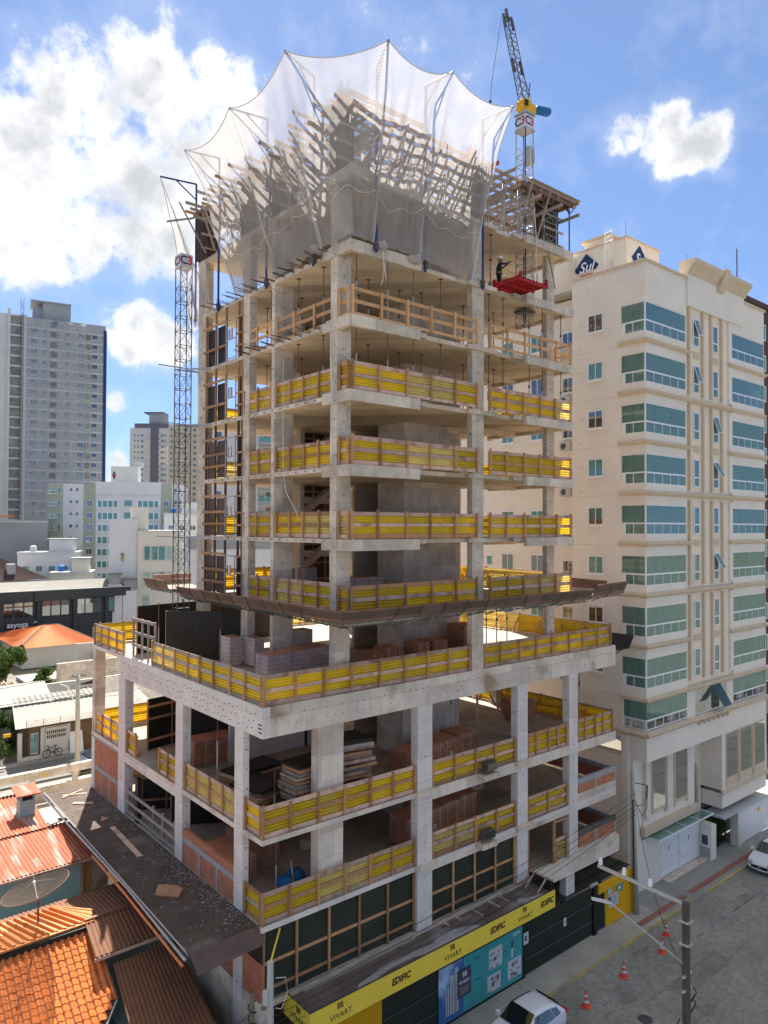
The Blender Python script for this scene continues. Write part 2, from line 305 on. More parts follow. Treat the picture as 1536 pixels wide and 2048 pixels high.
def brick_mat(name, c1, c2, mort, bw, bh, axis):
    m = bpy.data.materials.new(name); MATS[name] = m; m.use_nodes = True; t = m.node_tree; b = t.nodes['Principled BSDF']; L = t.links.new
    b.inputs['Roughness'].default_value = .9; b.inputs['Specular IOR Level'].default_value = .2
    g = t.nodes.new('ShaderNodeNewGeometry'); s = t.nodes.new('ShaderNodeSeparateXYZ'); L(g.outputs['Position'], s.inputs[0])
    c = t.nodes.new('ShaderNodeCombineXYZ'); L(s.outputs[axis], c.inputs[0]); L(s.outputs[2], c.inputs[1])
    br = t.nodes.new('ShaderNodeTexBrick'); L(c.outputs[0], br.inputs['Vector']); br.inputs['Scale'].default_value = 1; br.inputs['Brick Width'].default_value = bw; br.inputs['Row Height'].default_value = bh
    br.inputs['Mortar Size'].default_value = .012; br.inputs['Color1'].default_value = (*c1, 1); br.inputs['Color2'].default_value = (*c2, 1); br.inputs['Mortar'].default_value = (*mort, 1); br.inputs['Bias'].default_value = 0
    n = t.nodes.new('ShaderNodeTexNoise'); n.inputs['Scale'].default_value = 2.2; n.inputs['Detail'].default_value = 7; L(g.outputs['Position'], n.inputs['Vector'])
    mr = t.nodes.new('ShaderNodeMapRange'); L(n.outputs[0], mr.inputs['Value']); mr.inputs['From Min'].default_value = .3; mr.inputs['From Max'].default_value = .7; mr.inputs['To Min'].default_value = .8; mr.inputs['To Max'].default_value = 1.15
    v = t.nodes.new('ShaderNodeVectorMath'); v.operation = 'SCALE'; L(br.outputs[0], v.inputs[0]); L(mr.outputs[0], v.inputs['Scale']); L(v.outputs[0], b.inputs['Base Color'])
    bp = t.nodes.new('ShaderNodeBump'); bp.invert = True; bp.inputs['Strength'].default_value = .6; bp.inputs['Distance'].default_value = .02; L(br.outputs['Fac'], bp.inputs['Height']); L(bp.outputs[0], b.inputs['Normal'])
brick_mat('brick_y', (.5, .19, .1), (.42, .15, .075), (.37, .24, .18), .3, .15, 1)
brick_mat('brick_x', (.55, .2, .09), (.46, .16, .075), (.4, .26, .19), .3, .15, 0)
brick_mat('brick_brown_x', (.2, .12, .06), (.15, .085, .04), (.24, .17, .1), .25, .08, 0)
brick_mat('pallet_x', (.54, .27, .165), (.46, .22, .13), (.28, .13, .08), .19, .19, 0)
brick_mat('pallet_y', (.54, .27, .165), (.46, .22, .13), (.28, .13, .08), .19, .19, 1)
brick_mat('wrap_x', (.6, .5, .5), (.56, .46, .45), (.42, .26, .22), .19, .19, 0)
brick_mat('wrap_y', (.6, .5, .5), (.56, .46, .45), (.42, .26, .22), .19, .19, 1)
def carpaint(name, col):
    m = mat(name, col, .3, .02, 1, spec=.5); b = m.node_tree.nodes['Principled BSDF']; b.inputs['Coat Weight'].default_value = .7; b.inputs['Coat Roughness'].default_value = .05
carpaint('car_white', (.74, .76, .79)); carpaint('car_dark', (.03, .05, .07))

# ------------------------------------------------------------------ helpers
def link(o): COL.objects.link(o); return o
def tag(o, label=None, cat=None, group=None, kind=None):
    if label: o['label'] = label
    if cat: o['category'] = cat
    if group: o['group'] = group
    if kind: o['kind'] = kind
    return o
def thing(name, label, cat, loc=(0, 0, 0), group=None):
    o = bpy.data.objects.new(name, None); o.location = loc; o.empty_display_size = .2; link(o)
    return tag(o, label, cat, group)
def setpar(o, p):
    if p is not None:
        o.parent = p
        L = Vector((0, 0, 0)); q = p
        M = Matrix.Identity(4)
        o.matrix_parent_inverse = PINV(p)
    return o
WORLDM = {}
def PINV(p):
    # parts are given in world coordinates: undo the parent's placement
    m = p.matrix_basis.copy(); q = p
    chain = Matrix.Identity(4); q = p
    while q is not None:
        loc = q.matrix_basis if q.parent is None else q.matrix_parent_inverse @ q.matrix_basis
        chain = loc @ chain; q = q.parent
    return chain.inverted()
CUBE = {}
def cube_mesh(mn):
    if mn not in CUBE:
        me = bpy.data.meshes.new('box_' + mn)
        v = [(x, y, z) for x in (-.5, .5) for y in (-.5, .5) for z in (-.5, .5)]
        me.from_pydata(v, [], [(0, 1, 3, 2), (4, 6, 7, 5), (0, 4, 5, 1), (2, 3, 7, 6), (0, 2, 6, 4), (1, 5, 7, 3)])
        me.materials.append(MATS[mn]); CUBE[mn] = me
    return CUBE[mn]
CYL = {}
def cyl_mesh(mn, n=8, smooth=True):
    k = (mn, n)
    if k not in CYL:
        me = bpy.data.meshes.new('rod_' + mn); v = []; f = []
        for z in (-.5, .5):
            for i in range(n): a = 2 * math.pi * i / n; v.append((.5 * math.cos(a), .5 * math.sin(a), z))
        for i in range(n): j = (i + 1) % n; f.append((i, j, n + j, n + i))
        f.append(tuple(range(n - 1, -1, -1))); f.append(tuple(range(n, 2 * n)))
        me.from_pydata(v, [], f); me.materials.append(MATS[mn])
        for p in me.polygons[:n]: p.use_smooth = True
        CYL[k] = me
    return CYL[k]
def B(name, mn, par, x0, x1, y0, y1, z0, z1):
    o = bpy.data.objects.new(name, cube_mesh(mn)); o.location = ((x0 + x1) / 2, (y0 + y1) / 2, (z0 + z1) / 2)
    o.scale = (abs(x1 - x0), abs(y1 - y0), abs(z1 - z0)); link(o); return setpar(o, par)
def bar(name, mn, par, p, q, w, h=None, roll='Y'):
    p = Vector(p); q = Vector(q); d = q - p
    o = bpy.data.objects.new(name, cube_mesh(mn)); o.location = (p + q) / 2; o.rotation_mode = 'QUATERNION'
    o.rotation_quaternion = d.to_track_quat('Z', roll); o.scale = (w, h or w, d.length); link(o); return setpar(o, par)
def rod(name, mn, par, p, q, r, n=8):
    p = Vector(p); q = Vector(q); d = q - p
    o = bpy.data.objects.new(name, cyl_mesh(mn, n)); o.location = (p + q) / 2; o.rotation_mode = 'QUATERNION'
    o.rotation_quaternion = d.to_track_quat('Z', 'Y'); o.scale = (2 * r, 2 * r, d.length); link(o); return setpar(o, par)
class MB:
    def __init__(s): s.v = []; s.f = []; s.m = []; s.mi = 0
    def box(s, x0, x1, y0, y1, z0, z1):
        b = len(s.v); s.v += [(x, y, z) for x in (x0, x1) for y in (y0, y1) for z in (z0, z1)]
        for q in ((0, 1, 3, 2), (4, 6, 7, 5), (0, 4, 5, 1), (2, 3, 7, 6), (0, 2, 6, 4), (1, 5, 7, 3)): s.f.append(tuple(b + i for i in q)); s.m.append(s.mi)
        return s
    def bar(s, p, q, w, h=None):
        p = Vector(p); q = Vector(q); d = q - p; h = h or w
        if d.length < 1e-6: return s
        r = d.to_track_quat('Z', 'Y'); b = len(s.v)
        for z in (0, d.length):
            for x, y in ((-w / 2, -h / 2), (w / 2, -h / 2), (w / 2, h / 2), (-w / 2, h / 2)): s.v.append(tuple(p + r @ Vector((x, y, z))))
        for q4 in ((3, 2, 1, 0), (4, 5, 6, 7), (0, 1, 5, 4), (1, 2, 6, 5), (2, 3, 7, 6), (3, 0, 4, 7)): s.f.append(tuple(b + i for i in q4)); s.m.append(s.mi)
        return s
    def tube(s, pts, r, n=6):
        pts = [Vector(p) for p in pts]; b = len(s.v); K = len(pts)
        for i, p in enumerate(pts):
            d = (pts[min(i + 1, K - 1)] - pts[max(i - 1, 0)]); qd = d.to_track_quat('Z', 'Y'); rr = r[i] if isinstance(r, (list, tuple)) else r
            for k in range(n): a = 2 * math.pi * k / n; s.v.append(tuple(p + qd @ Vector((rr * math.cos(a), rr * math.sin(a), 0))))
        for i in range(K - 1):
            for k in range(n): j = (k + 1) % n; s.f.append((b + i * n + k, b + i * n + j, b + (i + 1) * n + j, b + (i + 1) * n + k)); s.m.append(s.mi)
        s.f.append(tuple(b + k for k in range(n - 1, -1, -1))); s.m.append(s.mi); s.f.append(tuple(b + (K - 1) * n + k for k in range(n))); s.m.append(s.mi)
        return s
    def poly(s, pts):
        b = len(s.v); s.v += [tuple(p) for p in pts]; s.f.append(tuple(range(b, b + len(pts)))); s.m.append(s.mi); return s
    def prism(s, pts, d):
        # extrude a planar outline by vector d
        b = len(s.v); n = len(pts); d = Vector(d); s.v += [tuple(p) for p in pts] + [tuple(Vector(p) + d) for p in pts]
        s.f.append(tuple(range(b + n - 1, b - 1, -1))); s.m.append(s.mi); s.f.append(tuple(range(b + n, b + 2 * n))); s.m.append(s.mi)
        for i in range(n): j = (i + 1) % n; s.f.append((b + i, b + j, b + n + j, b + n + i)); s.m.append(s.mi)
        return s
    def lathe(s, prof, c=(0, 0, 0), n=16, axis=None):
        b = len(s.v); q = Quaternion() if axis is None else Vector(axis).to_track_quat('Z', 'Y')
        for r, z in prof:
            for k in range(n): a = 2 * math.pi * k / n; s.v.append(tuple(Vector(c) + q @ Vector((r * math.cos(a), r * math.sin(a), z))))
        for i in range(len(prof) - 1):
            for k in range(n): j = (k + 1) % n; s.f.append((b + i * n + k, b + i * n + j, b + (i + 1) * n + j, b + (i + 1) * n + k)); s.m.append(s.mi)
        return s
    def build(s, name, mn, par=None, smooth=False, fix=True):
        me = bpy.data.meshes.new(name); me.from_pydata(s.v, [], s.f)
        for m in ([mn] if isinstance(mn, str) else mn): me.materials.append(MATS[m])
        if not isinstance(mn, str):
            for p, i in zip(me.polygons, s.m): p.material_index = i
        if fix:
            bm = bmesh.new(); bm.from_mesh(me); bmesh.ops.recalc_face_normals(bm, faces=bm.faces); bm.to_mesh(me); bm.free()
        if smooth:
            for p in me.polygons: p.use_smooth = True
        o = bpy.data.objects.new(name, me); link(o); return setpar(o, par)
def text(name, body, size, loc, xdir, updir, mn, par, align='CENTER', shear=0., bold=0., sx=1., ext=.004, spacing=1.):
    cu = bpy.data.curves.new('t', 'FONT'); cu.body = body; cu.size = size; cu.align_x = align; cu.align_y = 'CENTER'; cu.shear = shear; cu.offset = bold; cu.extrude = ext; cu.space_character = spacing
    cu.resolution_u = 3
    to = bpy.data.objects.new('t', cu); link(to)
    me = bpy.data.meshes.new_from_object(to); bpy.data.objects.remove(to); bpy.data.curves.remove(cu)
    me.materials.clear(); me.materials.append(MATS[mn])
    X = Vector(xdir).normalized(); U = Vector(updir).normalized(); Z = X.cross(U)
    M = Matrix(((X.x * sx, U.x, Z.x, loc[0]), (X.y * sx, U.y, Z.y, loc[1]), (X.z * sx, U.z, Z.z, loc[2]), (0, 0, 0, 1)))
    me.transform(M); me.update()
    o = bpy.data.objects.new(name, me); link(o); return setpar(o, par)
def copy_tree(o, parent=None):
    c = o.copy(); link(c)
    if parent is not None: c.parent = parent
    for ch in o.children: copy_tree(ch, c)
    return c
# ================================================================== ground and streets
def struct(name, mn, x0, x1, y0, y1, z0, z1):
    o = B(name, mn, None, x0, x1, y0, y1, z0, z1); o['kind'] = 'structure'; return o
struct('ground', 'ground', -900, 1500, -300, 2500, -1.2, -.16)
ROAD = struct('road', 'asphalt', -80, 160, -12.2, -1.62, -.9, -.13)
PAVE = struct('pavement', 'sidewalk', -80, 24.6, -1.5, 0.3, -.8, 0)
struct('pavement', 'sidewalk_dark', 24.6, 160, -1.5, 1.2, -.8, -.003)
struct('pavement', 'sidewalk', -80, 160, -15.5, -12.3, -.8, 0)
k = struct('kerb', 'kerb_yellow', -80, 44, -1.62, -1.5, -.8, .008)
struct('kerb', 'kerb', 44, 160, -1.62, -1.5, -.8, .006)
struct('kerb', 'kerb', -80, 160, -12.3, -12.2, -.8, .006)
struct('yard', 'deck', -14, 24.5, .3, 42, -.8, -.004)
struct('road', 'road_back', -120, 200, 42.9, 48.0, -.7, -.004)
struct('pavement', 'sidewalk_dark', -120, 200, 48.0, 49.0, -.7, .1)
# tactile strip in the pavement, laid tile by tile, broken at the driveway
for i in range(34):
    x = 22.6 + i * .5
    if 27.1 < x < 27.9: continue
    B('tactile_paver', 'tactile', PAVE, x, x + .485, -1.22, -.86, -.02, .006)
for x0, x1 in ((15.0, 19.5), (24, 34), (40, 52)):
    B('painted_line', 'paint_line', ROAD, x0, x1, -3.55, -3.45, -.14, -.126)

# ================================================================== building under construction
bld = thing('building_under_construction', 'unfinished concrete apartment tower on a wider podium, open floors and bare columns', 'building', (0, 0, 0))
P0, P1, P2, P3 = 4.5, 7.23, 10.27, 14.93
T = [17.98 + 2.9 * i for i in range(7)]          # tower floors 0..6
TX0, TX1, TY0, TY1 = 3.75, 17.67, .05, 13.4
BX, BY = 3.44, -.46                              # balcony beam planes
def slab(z, x0, x1, y0, y1, th=.18, top='deck', edge='concrete', nm='slab'):
    m = MB(); m.box(x0, x1, y0, y1, z - th, z); m.m = [2 if i == 0 else 2 for i in range(6)]
    m.m = []
    for f in m.f:
        zs = [m.v[i][2] for i in f]
        m.m.append(0 if min(zs) > z - .01 else (1 if max(zs) < z - th + .01 else 2))
    return m.build(nm, [top, 'soffit', edge], bld)
for i, z in enumerate(T):
    slab(z, TX0, TX1 - .2, TY0, TY1, .18)
    # corner balcony slab and its edge beam (front and left return)
    slab(z - .002, BX + .19, 7.1, BY + .19, TY0 + .003, .17)
    B('edge_beam', 'concrete', bld, BX, 7.11, BY, BY + .19, z - .44, z + .003)
    B('edge_beam', 'concrete', bld, BX, BX + .19, BY + .19, 1.38, z - .44, z + .003)
    slab(z - .002, BX + .19, TX0 + .003, TY0 + .003, 1.3, .17)
    # right balcony
    slab(z - .002, 14.03, TX1 - .2, BY + .19, TY0 + .003, .17)
    B('edge_beam', 'concrete', bld, 14.0, TX1, BY, BY + .19, z - .4, z + .003)
    B('edge_beam', 'concrete', bld, TX1 - .2, TX1, BY + .19, 5.2, z - .36, z + .002)
    B('edge_beam', 'soffit', bld, 14.0, TX1 - .2, 3.1, 3.3, z - .42, z - .17)
    # small nib around the front column
    B('nib', 'concrete', bld, 10.36, 12.25, -.14, TY0 + .003, z - .19, z + .006)
    B('nib', 'concrete', bld, 13.35, 14.02, -.2, TY0 + .003, z - .18, z + .004)
    B('nib', 'concrete', bld, 7.12, 7.75, -.16, TY0 + .003, z - .2, z + .005)
# columns of the tower: (x0, x1, y0, y1, bottom)
ztop = T[6] - .02
TC = [(3.43, 4.12, .37, .56, P3), (3.74, 4.75, 5.55, 5.8, P3), (3.76, 4.15, 7.85, 8.5, P3), (3.78, 4.2, 12.5, 13.36, P3),
      (10.72, 11.47, 0, .32, P3), (16.55, 17.15, .35, .62, P3), (9.1, 9.55, 12.9, 13.3, P3), (13.6, 14.1, 12.9, 13.3, P3), (16.9, 17.4, 12.8, 13.3, P3),
      (17.0, 17.4, 7.2, 7.9, P3)]
for x0, x1, y0, y1, zb in TC:
    zs = [zb] + [t for t in T]
    for a, b in zip(zs[:-1], zs[1:]):
        B('column', 'concrete', bld, x0, x1, y0, y1, a + .004, b - (.176 if not (x0 < 3.5 or (10 < x0 < 11 and y0 < .1)) else -.002))
# second face of corner column so that it reads 0.7 deep
for a, b in zip([P3] + T[:-1], T):
    B('column', 'concrete', bld, 3.5, 4.12, .562, .9, a + .004, b - .17)
# lift and stair core
for a, b in zip([0, P1, P2, P3] + T[:-1], [P1, P2, P3] + T):
    B('core_wall', 'concrete', bld, 10.14, 14.0, 4.0, 4.22, a + .003, b - .175)
    B('core_wall', 'concrete', bld, 10.14, 10.36, 4.22, 6.0, a + .003, b - .175)
    B('core_wall', 'concrete', bld, 13.78, 14.0, 4.22, 8.4, a + .003, b - .175)
    B('core_wall', 'soffit', bld, 10.36, 13.78, 8.2, 8.4, a + .003, b - .175)
for i, z in enumerate(T[:-1]):
    # stair wall behind the corner bay: concrete band, timber shutters and a landing flight
    B('stair_wall', 'soffit', bld, 7.55, 7.8, 9.2, 10.0, z + .003, z + 2.72)
    B('stair_wall', 'soffit', bld, 7.8, 10.8, 10.4, 10.6, z + 1.75, z + 2.1)
    B('stair_wall', 'form_brown', bld, 7.8, 10.8, 10.75, 10.8, z + .003, z + 2.72)
    for zz in (.45, 1.35, 2.35): B('stair_batten', 'wood', bld, 7.8, 10.8, 10.66, 10.74, z + zz, z + zz + .13)
    for xx in (8.5, 9.3, 10.1): B('stair_batten', 'wood', bld, xx, xx + .1, 10.62, 10.66, z + .02, z + 2.7)
    m = MB(); m.prism([(7.9, 9.9, z + 1.0), (8.3, 9.9, z + 1.0), (10.4, 9.9, z + 2.6), (10.0, 9.9, z + 2.6)], (0, .6, 0)); m.build('stair_flight', 'soffit', bld)
# rebar stubs along the left slab edges of the upper floors
for zi in (4, 5):
    z = T[zi]
    for k in range(15):
        y = 1.2 + k * .72 + rnd.uniform(-.15, .15)
        if zi == 4 and y > 8.2: continue
        for dz in (-.04, -.1):
            l = rnd.uniform(.55, .95)
            bar('rebar_stub', 'rebar', bld, (TX0 + .05, y + rnd.uniform(-.04, .04), z + dz), (TX0 - l, y + rnd.uniform(-.08, .08), z + dz + rnd.uniform(-.02, .09)), .028)
# dark form-tie pairs on the slab edges and podium beams, too small to pick apart
m = MB()
for z in T[:4]:
    for k in range(17):
        y = 1.6 + k * .68
        for d in (0, .12): m.box(TX0 - .006, TX0 + .01, y + d, y + d + .05, z - .12, z - .05)
for k in range(40):
    y = .5 + k * .33
    for r_ in (0, 1, 2):
        if rnd.random() < .75:
            yy = y + r_ * .12; zz = P3 - .28 - r_ * .27 - .05 * (k % 2); m.bar((-.004, yy, zz), (-.05, yy, zz), .022)
for k in range(62):
    x = .35 + k * .35
    for zz in (P3 - .35, P3 - .72):
        if rnd.random() < .6: m.bar((x, -.004, zz + rnd.uniform(-.05, .05)), (x, -.03, zz), .022)
for k in range(9):
    for zz in (P3 - .62, P3 - .76, P3 - .9): m.box(-.006, .01, .06 + k * .03, .075 + k * .03, zz - .03, zz + .03)
o = m.build('form_ties', 'rebar', bld); o['kind'] = 'stuff'
m = MB()
for (x0, x1, y0, y1, zb) in TC[:6] + [(0.0, .3, 1.37, 2.01, 4), (0, .3, 6.56, 7.26, 4), (0, .3, 13.16, 14.05, 4), (7.42, 8.26, 0, .4, 4), (13.85, 14.59, 0, .4, 4), (17.89, 18.61, 0, .4, 4)]:
    z = zb + .5
    while z < (P3 - 1.2 if zb == 4 else T[6] - .5):
        m.bar(((x0 + x1) / 2 + rnd.uniform(-.05, .05), y0 + .004, z), ((x0 + x1) / 2, y0 - .02, z), .04)
        m.bar((x0 + .004, (y0 + y1) / 2 + rnd.uniform(-.05, .05), z + .1), (x0 - .02, (y0 + y1) / 2, z + .1), .035); z += .72
o = m.build('form_ties', 'rebar', bld); o['kind'] = 'stuff'
# starter bars above the slab columns
def starters(x, y, z, h, n=6):
    m = MB()
    for i in range(n):
        for s in (-1, 1):
            xx = x + (i - n / 2) * .12; m.bar((xx, y + s * .1, z), (xx + rnd.uniform(-.03, .03), y + s * .1, z + h * rnd.uniform(.85, 1.1)), .022)
    o = m.build('starter_bars', 'rebar', bld); o['kind'] = 'stuff'
starters(4.0, .6, T[6] + 2.6, 1.1); starters(11.1, .3, T[6] + 2.6, .9); starters(16.6, .6, T[6] + 2.5, .95); starters(4.2, 5.7, T[6] + 2.6, .9); starters(4.1, 8.2, T[6] + 2.6, .9); starters(12, 4.2, T[6] + .02, 1.0, 12)

# ------------------------------------------------------------------ podium
L, Wd = 22.1, 18.1
slab(P3, .3, L - .3, .3, Wd, .2)
B('edge_beam', 'concrete_clean', bld, 0, .3, 0, 13.9, P3 - 1.09, P3 + .003)
B('edge_beam', 'concrete_stained', bld, .3, L, 0, .3, P3 - 1.09, P3 + .002)
B('edge_beam', 'concrete_stained', bld, L - .3, L, .3, Wd, P3 - .8, P3 + .001)
slab(P3 - .001, 0, .3, 13.9, Wd, .19, edge='concrete_clean')
slab(P2, .0, L, .0, Wd, .19, edge='concrete_stained')
B('edge_beam', 'concrete_stained', bld, 8.26, L - .004, -.012, .25, P2 - .48, P2 - .19)
B('edge_beam', 'concrete_clean', bld, -.012, .25, 6.9, 13.3, P2 - .5, P2 - .19)
B('edge_beam', 'mortar', bld, -.01, .2, 14.0, Wd - .01, P2 - .3, P2 - .19)
slab(P1, .0, L, .0, Wd, .2, edge='concrete_clean')
B('edge_beam', 'concrete_stained', bld, 8.26, L - .004, -.012, .25, P1 - .42, P1 - .2)
slab(P0, .02, L, .02, Wd, .2, edge='concrete')
B('edge_beam', 'concrete', bld, -.014, .25, .02, Wd, P0 - 1.0, P0 + .05)
B('ground_wall', 'concrete', bld, .05, .3, .3, Wd, -.1, P0 - 1.0)
for x, d in ((9.9, 1.5), (10.0, 1.4)):
    pass
# corbels that carry lamps on the front edge
for z in (P2, P1):
    B('corbel', 'concrete', bld, 11.1 if z == P2 else 11.0, 12.1 if z == P2 else 12.0, -.42, -.013, z - .24, z - .02)
for z in (P1, P2):
    for x in (7.3, 13.7): B('nib', 'concrete', bld, x, x + 1.15, -.16, -.014, z - .2, z + .03)
# podium columns
PCL = [(0, .24, 1.37, 2.01), (0, .36, 6.56, 7.26), (0, .4, 13.16, 14.05)]
PCF = [(2.62, 3.8, .32, .8), (7.42, 8.26, -.016, .4), (13.85, 14.59, -.016, .4), (17.89, 18.61, -.016, .4)]
PCI = [(.02, .56, 17.65, 18.08), (21.4, 22.0, 8, 8.5), (21.4, 22.0, 15, 15.5), (5, 5.5, 9, 9.6), (5.2, 5.7, 17.5, 18), (11, 11.6, 17.5, 18), (17, 17.6, 17.5, 18), (17.2, 17.7, 9, 9.6)]
for (x0, x1, y0, y1) in PCL + PCF + PCI:
    mn = 'concrete_clean' if (x0, x1, y0, y1) in PCL + PCF[1:] else 'concrete_stained' if x0 == 2.62 else 'concrete'
    pf = .016 if x0 == 0 else 0
    for a, b in ((0, P0), (P0, P1), (P1, P2), (P2, P3)):
        c = b - (.2 if (x0, x1, y0, y1) in PCI else 1.086 if b == P3 else .19)
        if (x0, x1, y0, y1) == PCF[0] and b == P3: c = b - .2
        if y0 < 0 or x0 == 0: c = b + .02 if b != P3 else b - 1.086
        if y0 < 0 and a == 0:
            B('column', mn, bld, x0, x1, .2, .6, 0, P0 - .2); continue
        B('column', mn, bld, x0 - pf, x1, y0, y1, a + .006 + (.02 if (y0 < 0 or x0 == 0) and a > 0 else 0), c)
# brick infill with concrete ribs on the left side
def brick_panel_left(y0, y1, z0, z1, ribs, tie):
    B('brick_panel', 'brick_y', bld, .03, .17, y0, y1, z0, z1)
    for y in ribs: B('rib', 'mortar', bld, .015, .18, y, y + .13, z0, z1 - .002 if tie is None else tie)
    if tie is not None: B('rib', 'mortar', bld, .012, .182, y0 + .003, y1 - .003, tie, tie + .2)
brick_panel_left(14.06, 17.6, P1 - .2, P2 - .3, (15.3, 16.5), 8.35)
B('corner_strip', 'concrete_clean', bld, .0, .1, 17.6, 18.08, P1 - .5, P2 - .2)
brick_panel_left(2.02, 6.55, P1 + .003, 8.62, (3.4, 4.9), 8.1)
brick_panel_left(2.02, 6.55, P0 + .06, P1 - .2, (4.2,), None)
brick_panel_left(.05, 1.36, P0 + .06, 5.9, (), None)
brick_panel_left(7.3, 13.1, P0 + .06, P1 - .2, (9, 11), None)
B('end_panel', 'green_board', bld, .06, .1, .05, 1.36, 5.9, P1 - .21)
# brick balustrades at the right end of the two parking levels
for (zb, zt) in ((P1 + .0, 8.1), (P0 - .0, 5.45)):
    B('balustrade_beam', 'concrete', bld, 18.62, L - .01, -.014, .14, zb - .35 if zb != P1 else zb + .001, zb + .4 if zb == P1 else zb + .35)
    for x0, x1 in ((18.7, 20.15), (20.35, 21.95)):
        B('brick_panel', 'brick_x', bld, x0, x1, -.006, .12, zb + .4 if zb == P1 else zb + .35, zt)
    for x0 in (20.16, 21.96): B('rib', 'mortar', bld, x0, x0 + .18 if x0 < 21 else L, -.01, .13, zb + .4 if zb == P1 else zb + .35, zt)
    B('rib', 'mortar' if zb == P1 else 'steel_dark', bld, 18.62, L, -.012, .15, zt, zt + .26)
    B('brick_panel', 'brick_y', bld, L - .2, L - .05, .2, 4.5, zb + .2, zt); B('rib', 'mortar', bld, L - .22, L - .04, .2, 4.5, zt, zt + .24)
B('front_wall', 'concrete_stained', bld, 14.62, L + .3, -.008, .2, 3.72, P0 + .12)
# far walls that close the parking floors
B('back_wall', 'concrete', bld, 2, L, Wd + .06, Wd + .2, 0, P2 - 1.4)
B('side_wall', 'concrete', bld, L + .02, L + .2, 6, Wd, 0, P1 + 1.2)
B('parking_wall', 'concrete_clean', bld, 3.2, 8.9, 8.4, 8.6, P2 + .004, P3 - .2)
B('parking_wall', 'concrete', bld, 8.9, 9.1, 6, 8.6, P1 + .004, P2 - .2)
B('parking_wall', 'concrete', bld, 3.2, 8.9, 9.4, 9.6, P1 + .004, P2 - .2)

# dark boards with a timber grid that close the first podium floor towards the street
def timber_screen(label, x0, x1, z0, z1, sp=1.36, skip=()):
    t = thing('timber_screen', label, 'screen', (x0, 0, z0), 'dark screens on the street side')
    n = max(1, round((x1 - x0) / sp)); w = (x1 - x0) / n
    for i in range(n + 1):
        x = x0 + i * w - (0 if i == 0 else .09 if i == n else .045); B('post', 'wood', t, x, x + .09, .1, .17, z0, z1)
    for i in range(n): B('panel', 'green_board', t, x0 + i * w + .004, x0 + (i + 1) * w - .004, .21, .24, z0 + .01, z1)
    for zz in (z1 - .1, (z0 + z1) / 2 - .03, z0 + .3): B('rail', 'wood', t, x0, x1, .172, .208, zz, zz + .11)
timber_screen('dark board screen with timber grid above the yellow street canopy, left of the middle column', .12, 7.38, P0 + .01, P1 - .21)
timber_screen('dark board screen with timber grid above the street canopy, right of the tall middle column', 8.3, 13.8, P0 + .01, P1 - .43)
B('post', 'wood', bld, 14.75, 14.85, .1, .18, P0 + .13, P1 - .43); B('post', 'wood', bld, 16.7, 16.82, .05, .15, P0 + .13, P1 - .43)
B('rail', 'wood', bld, 16.82, 17.85, .1, .16, 6.55, 6.65)

# ------------------------------------------------------------------ parapets
SHEET = None
def sheet_mesh():
    global SHEET
    if SHEET is None:
        m = MB(); prof = []; z = 0; per = .118
        while z < 1.0 - 1e-6:
            for dz, y in ((0, .03), (.3, .03), (.5, -.03), (.8, -.03)):
                zz = z + dz * per
                if zz <= 1.0: prof.append((y, zz))
            z += per
        prof.append((.03, 1.0)); prof = [(y, min(zz, 1.0)) for y, zz in prof]
        for (y, zz) in prof: m.v += [(0, y, zz), (1, y, zz)]
        for i in range(len(prof) - 1): m.f.append((2 * i, 2 * i + 1, 2 * i + 3, 2 * i + 2))
        me = bpy.data.meshes.new('corrugated_sheet'); me.from_pydata(m.v, [], m.f); me.materials.append(MATS['yellow_sheet']); me2 = me.copy(); me2.materials.clear(); me2.materials.append(MATS['yellow_sheet_pale']); SHEET = (me, me2)
    return SHEET[1 if rnd.random() < .16 else 0]
GP = 'yellow sheet parapets along the slab edges'
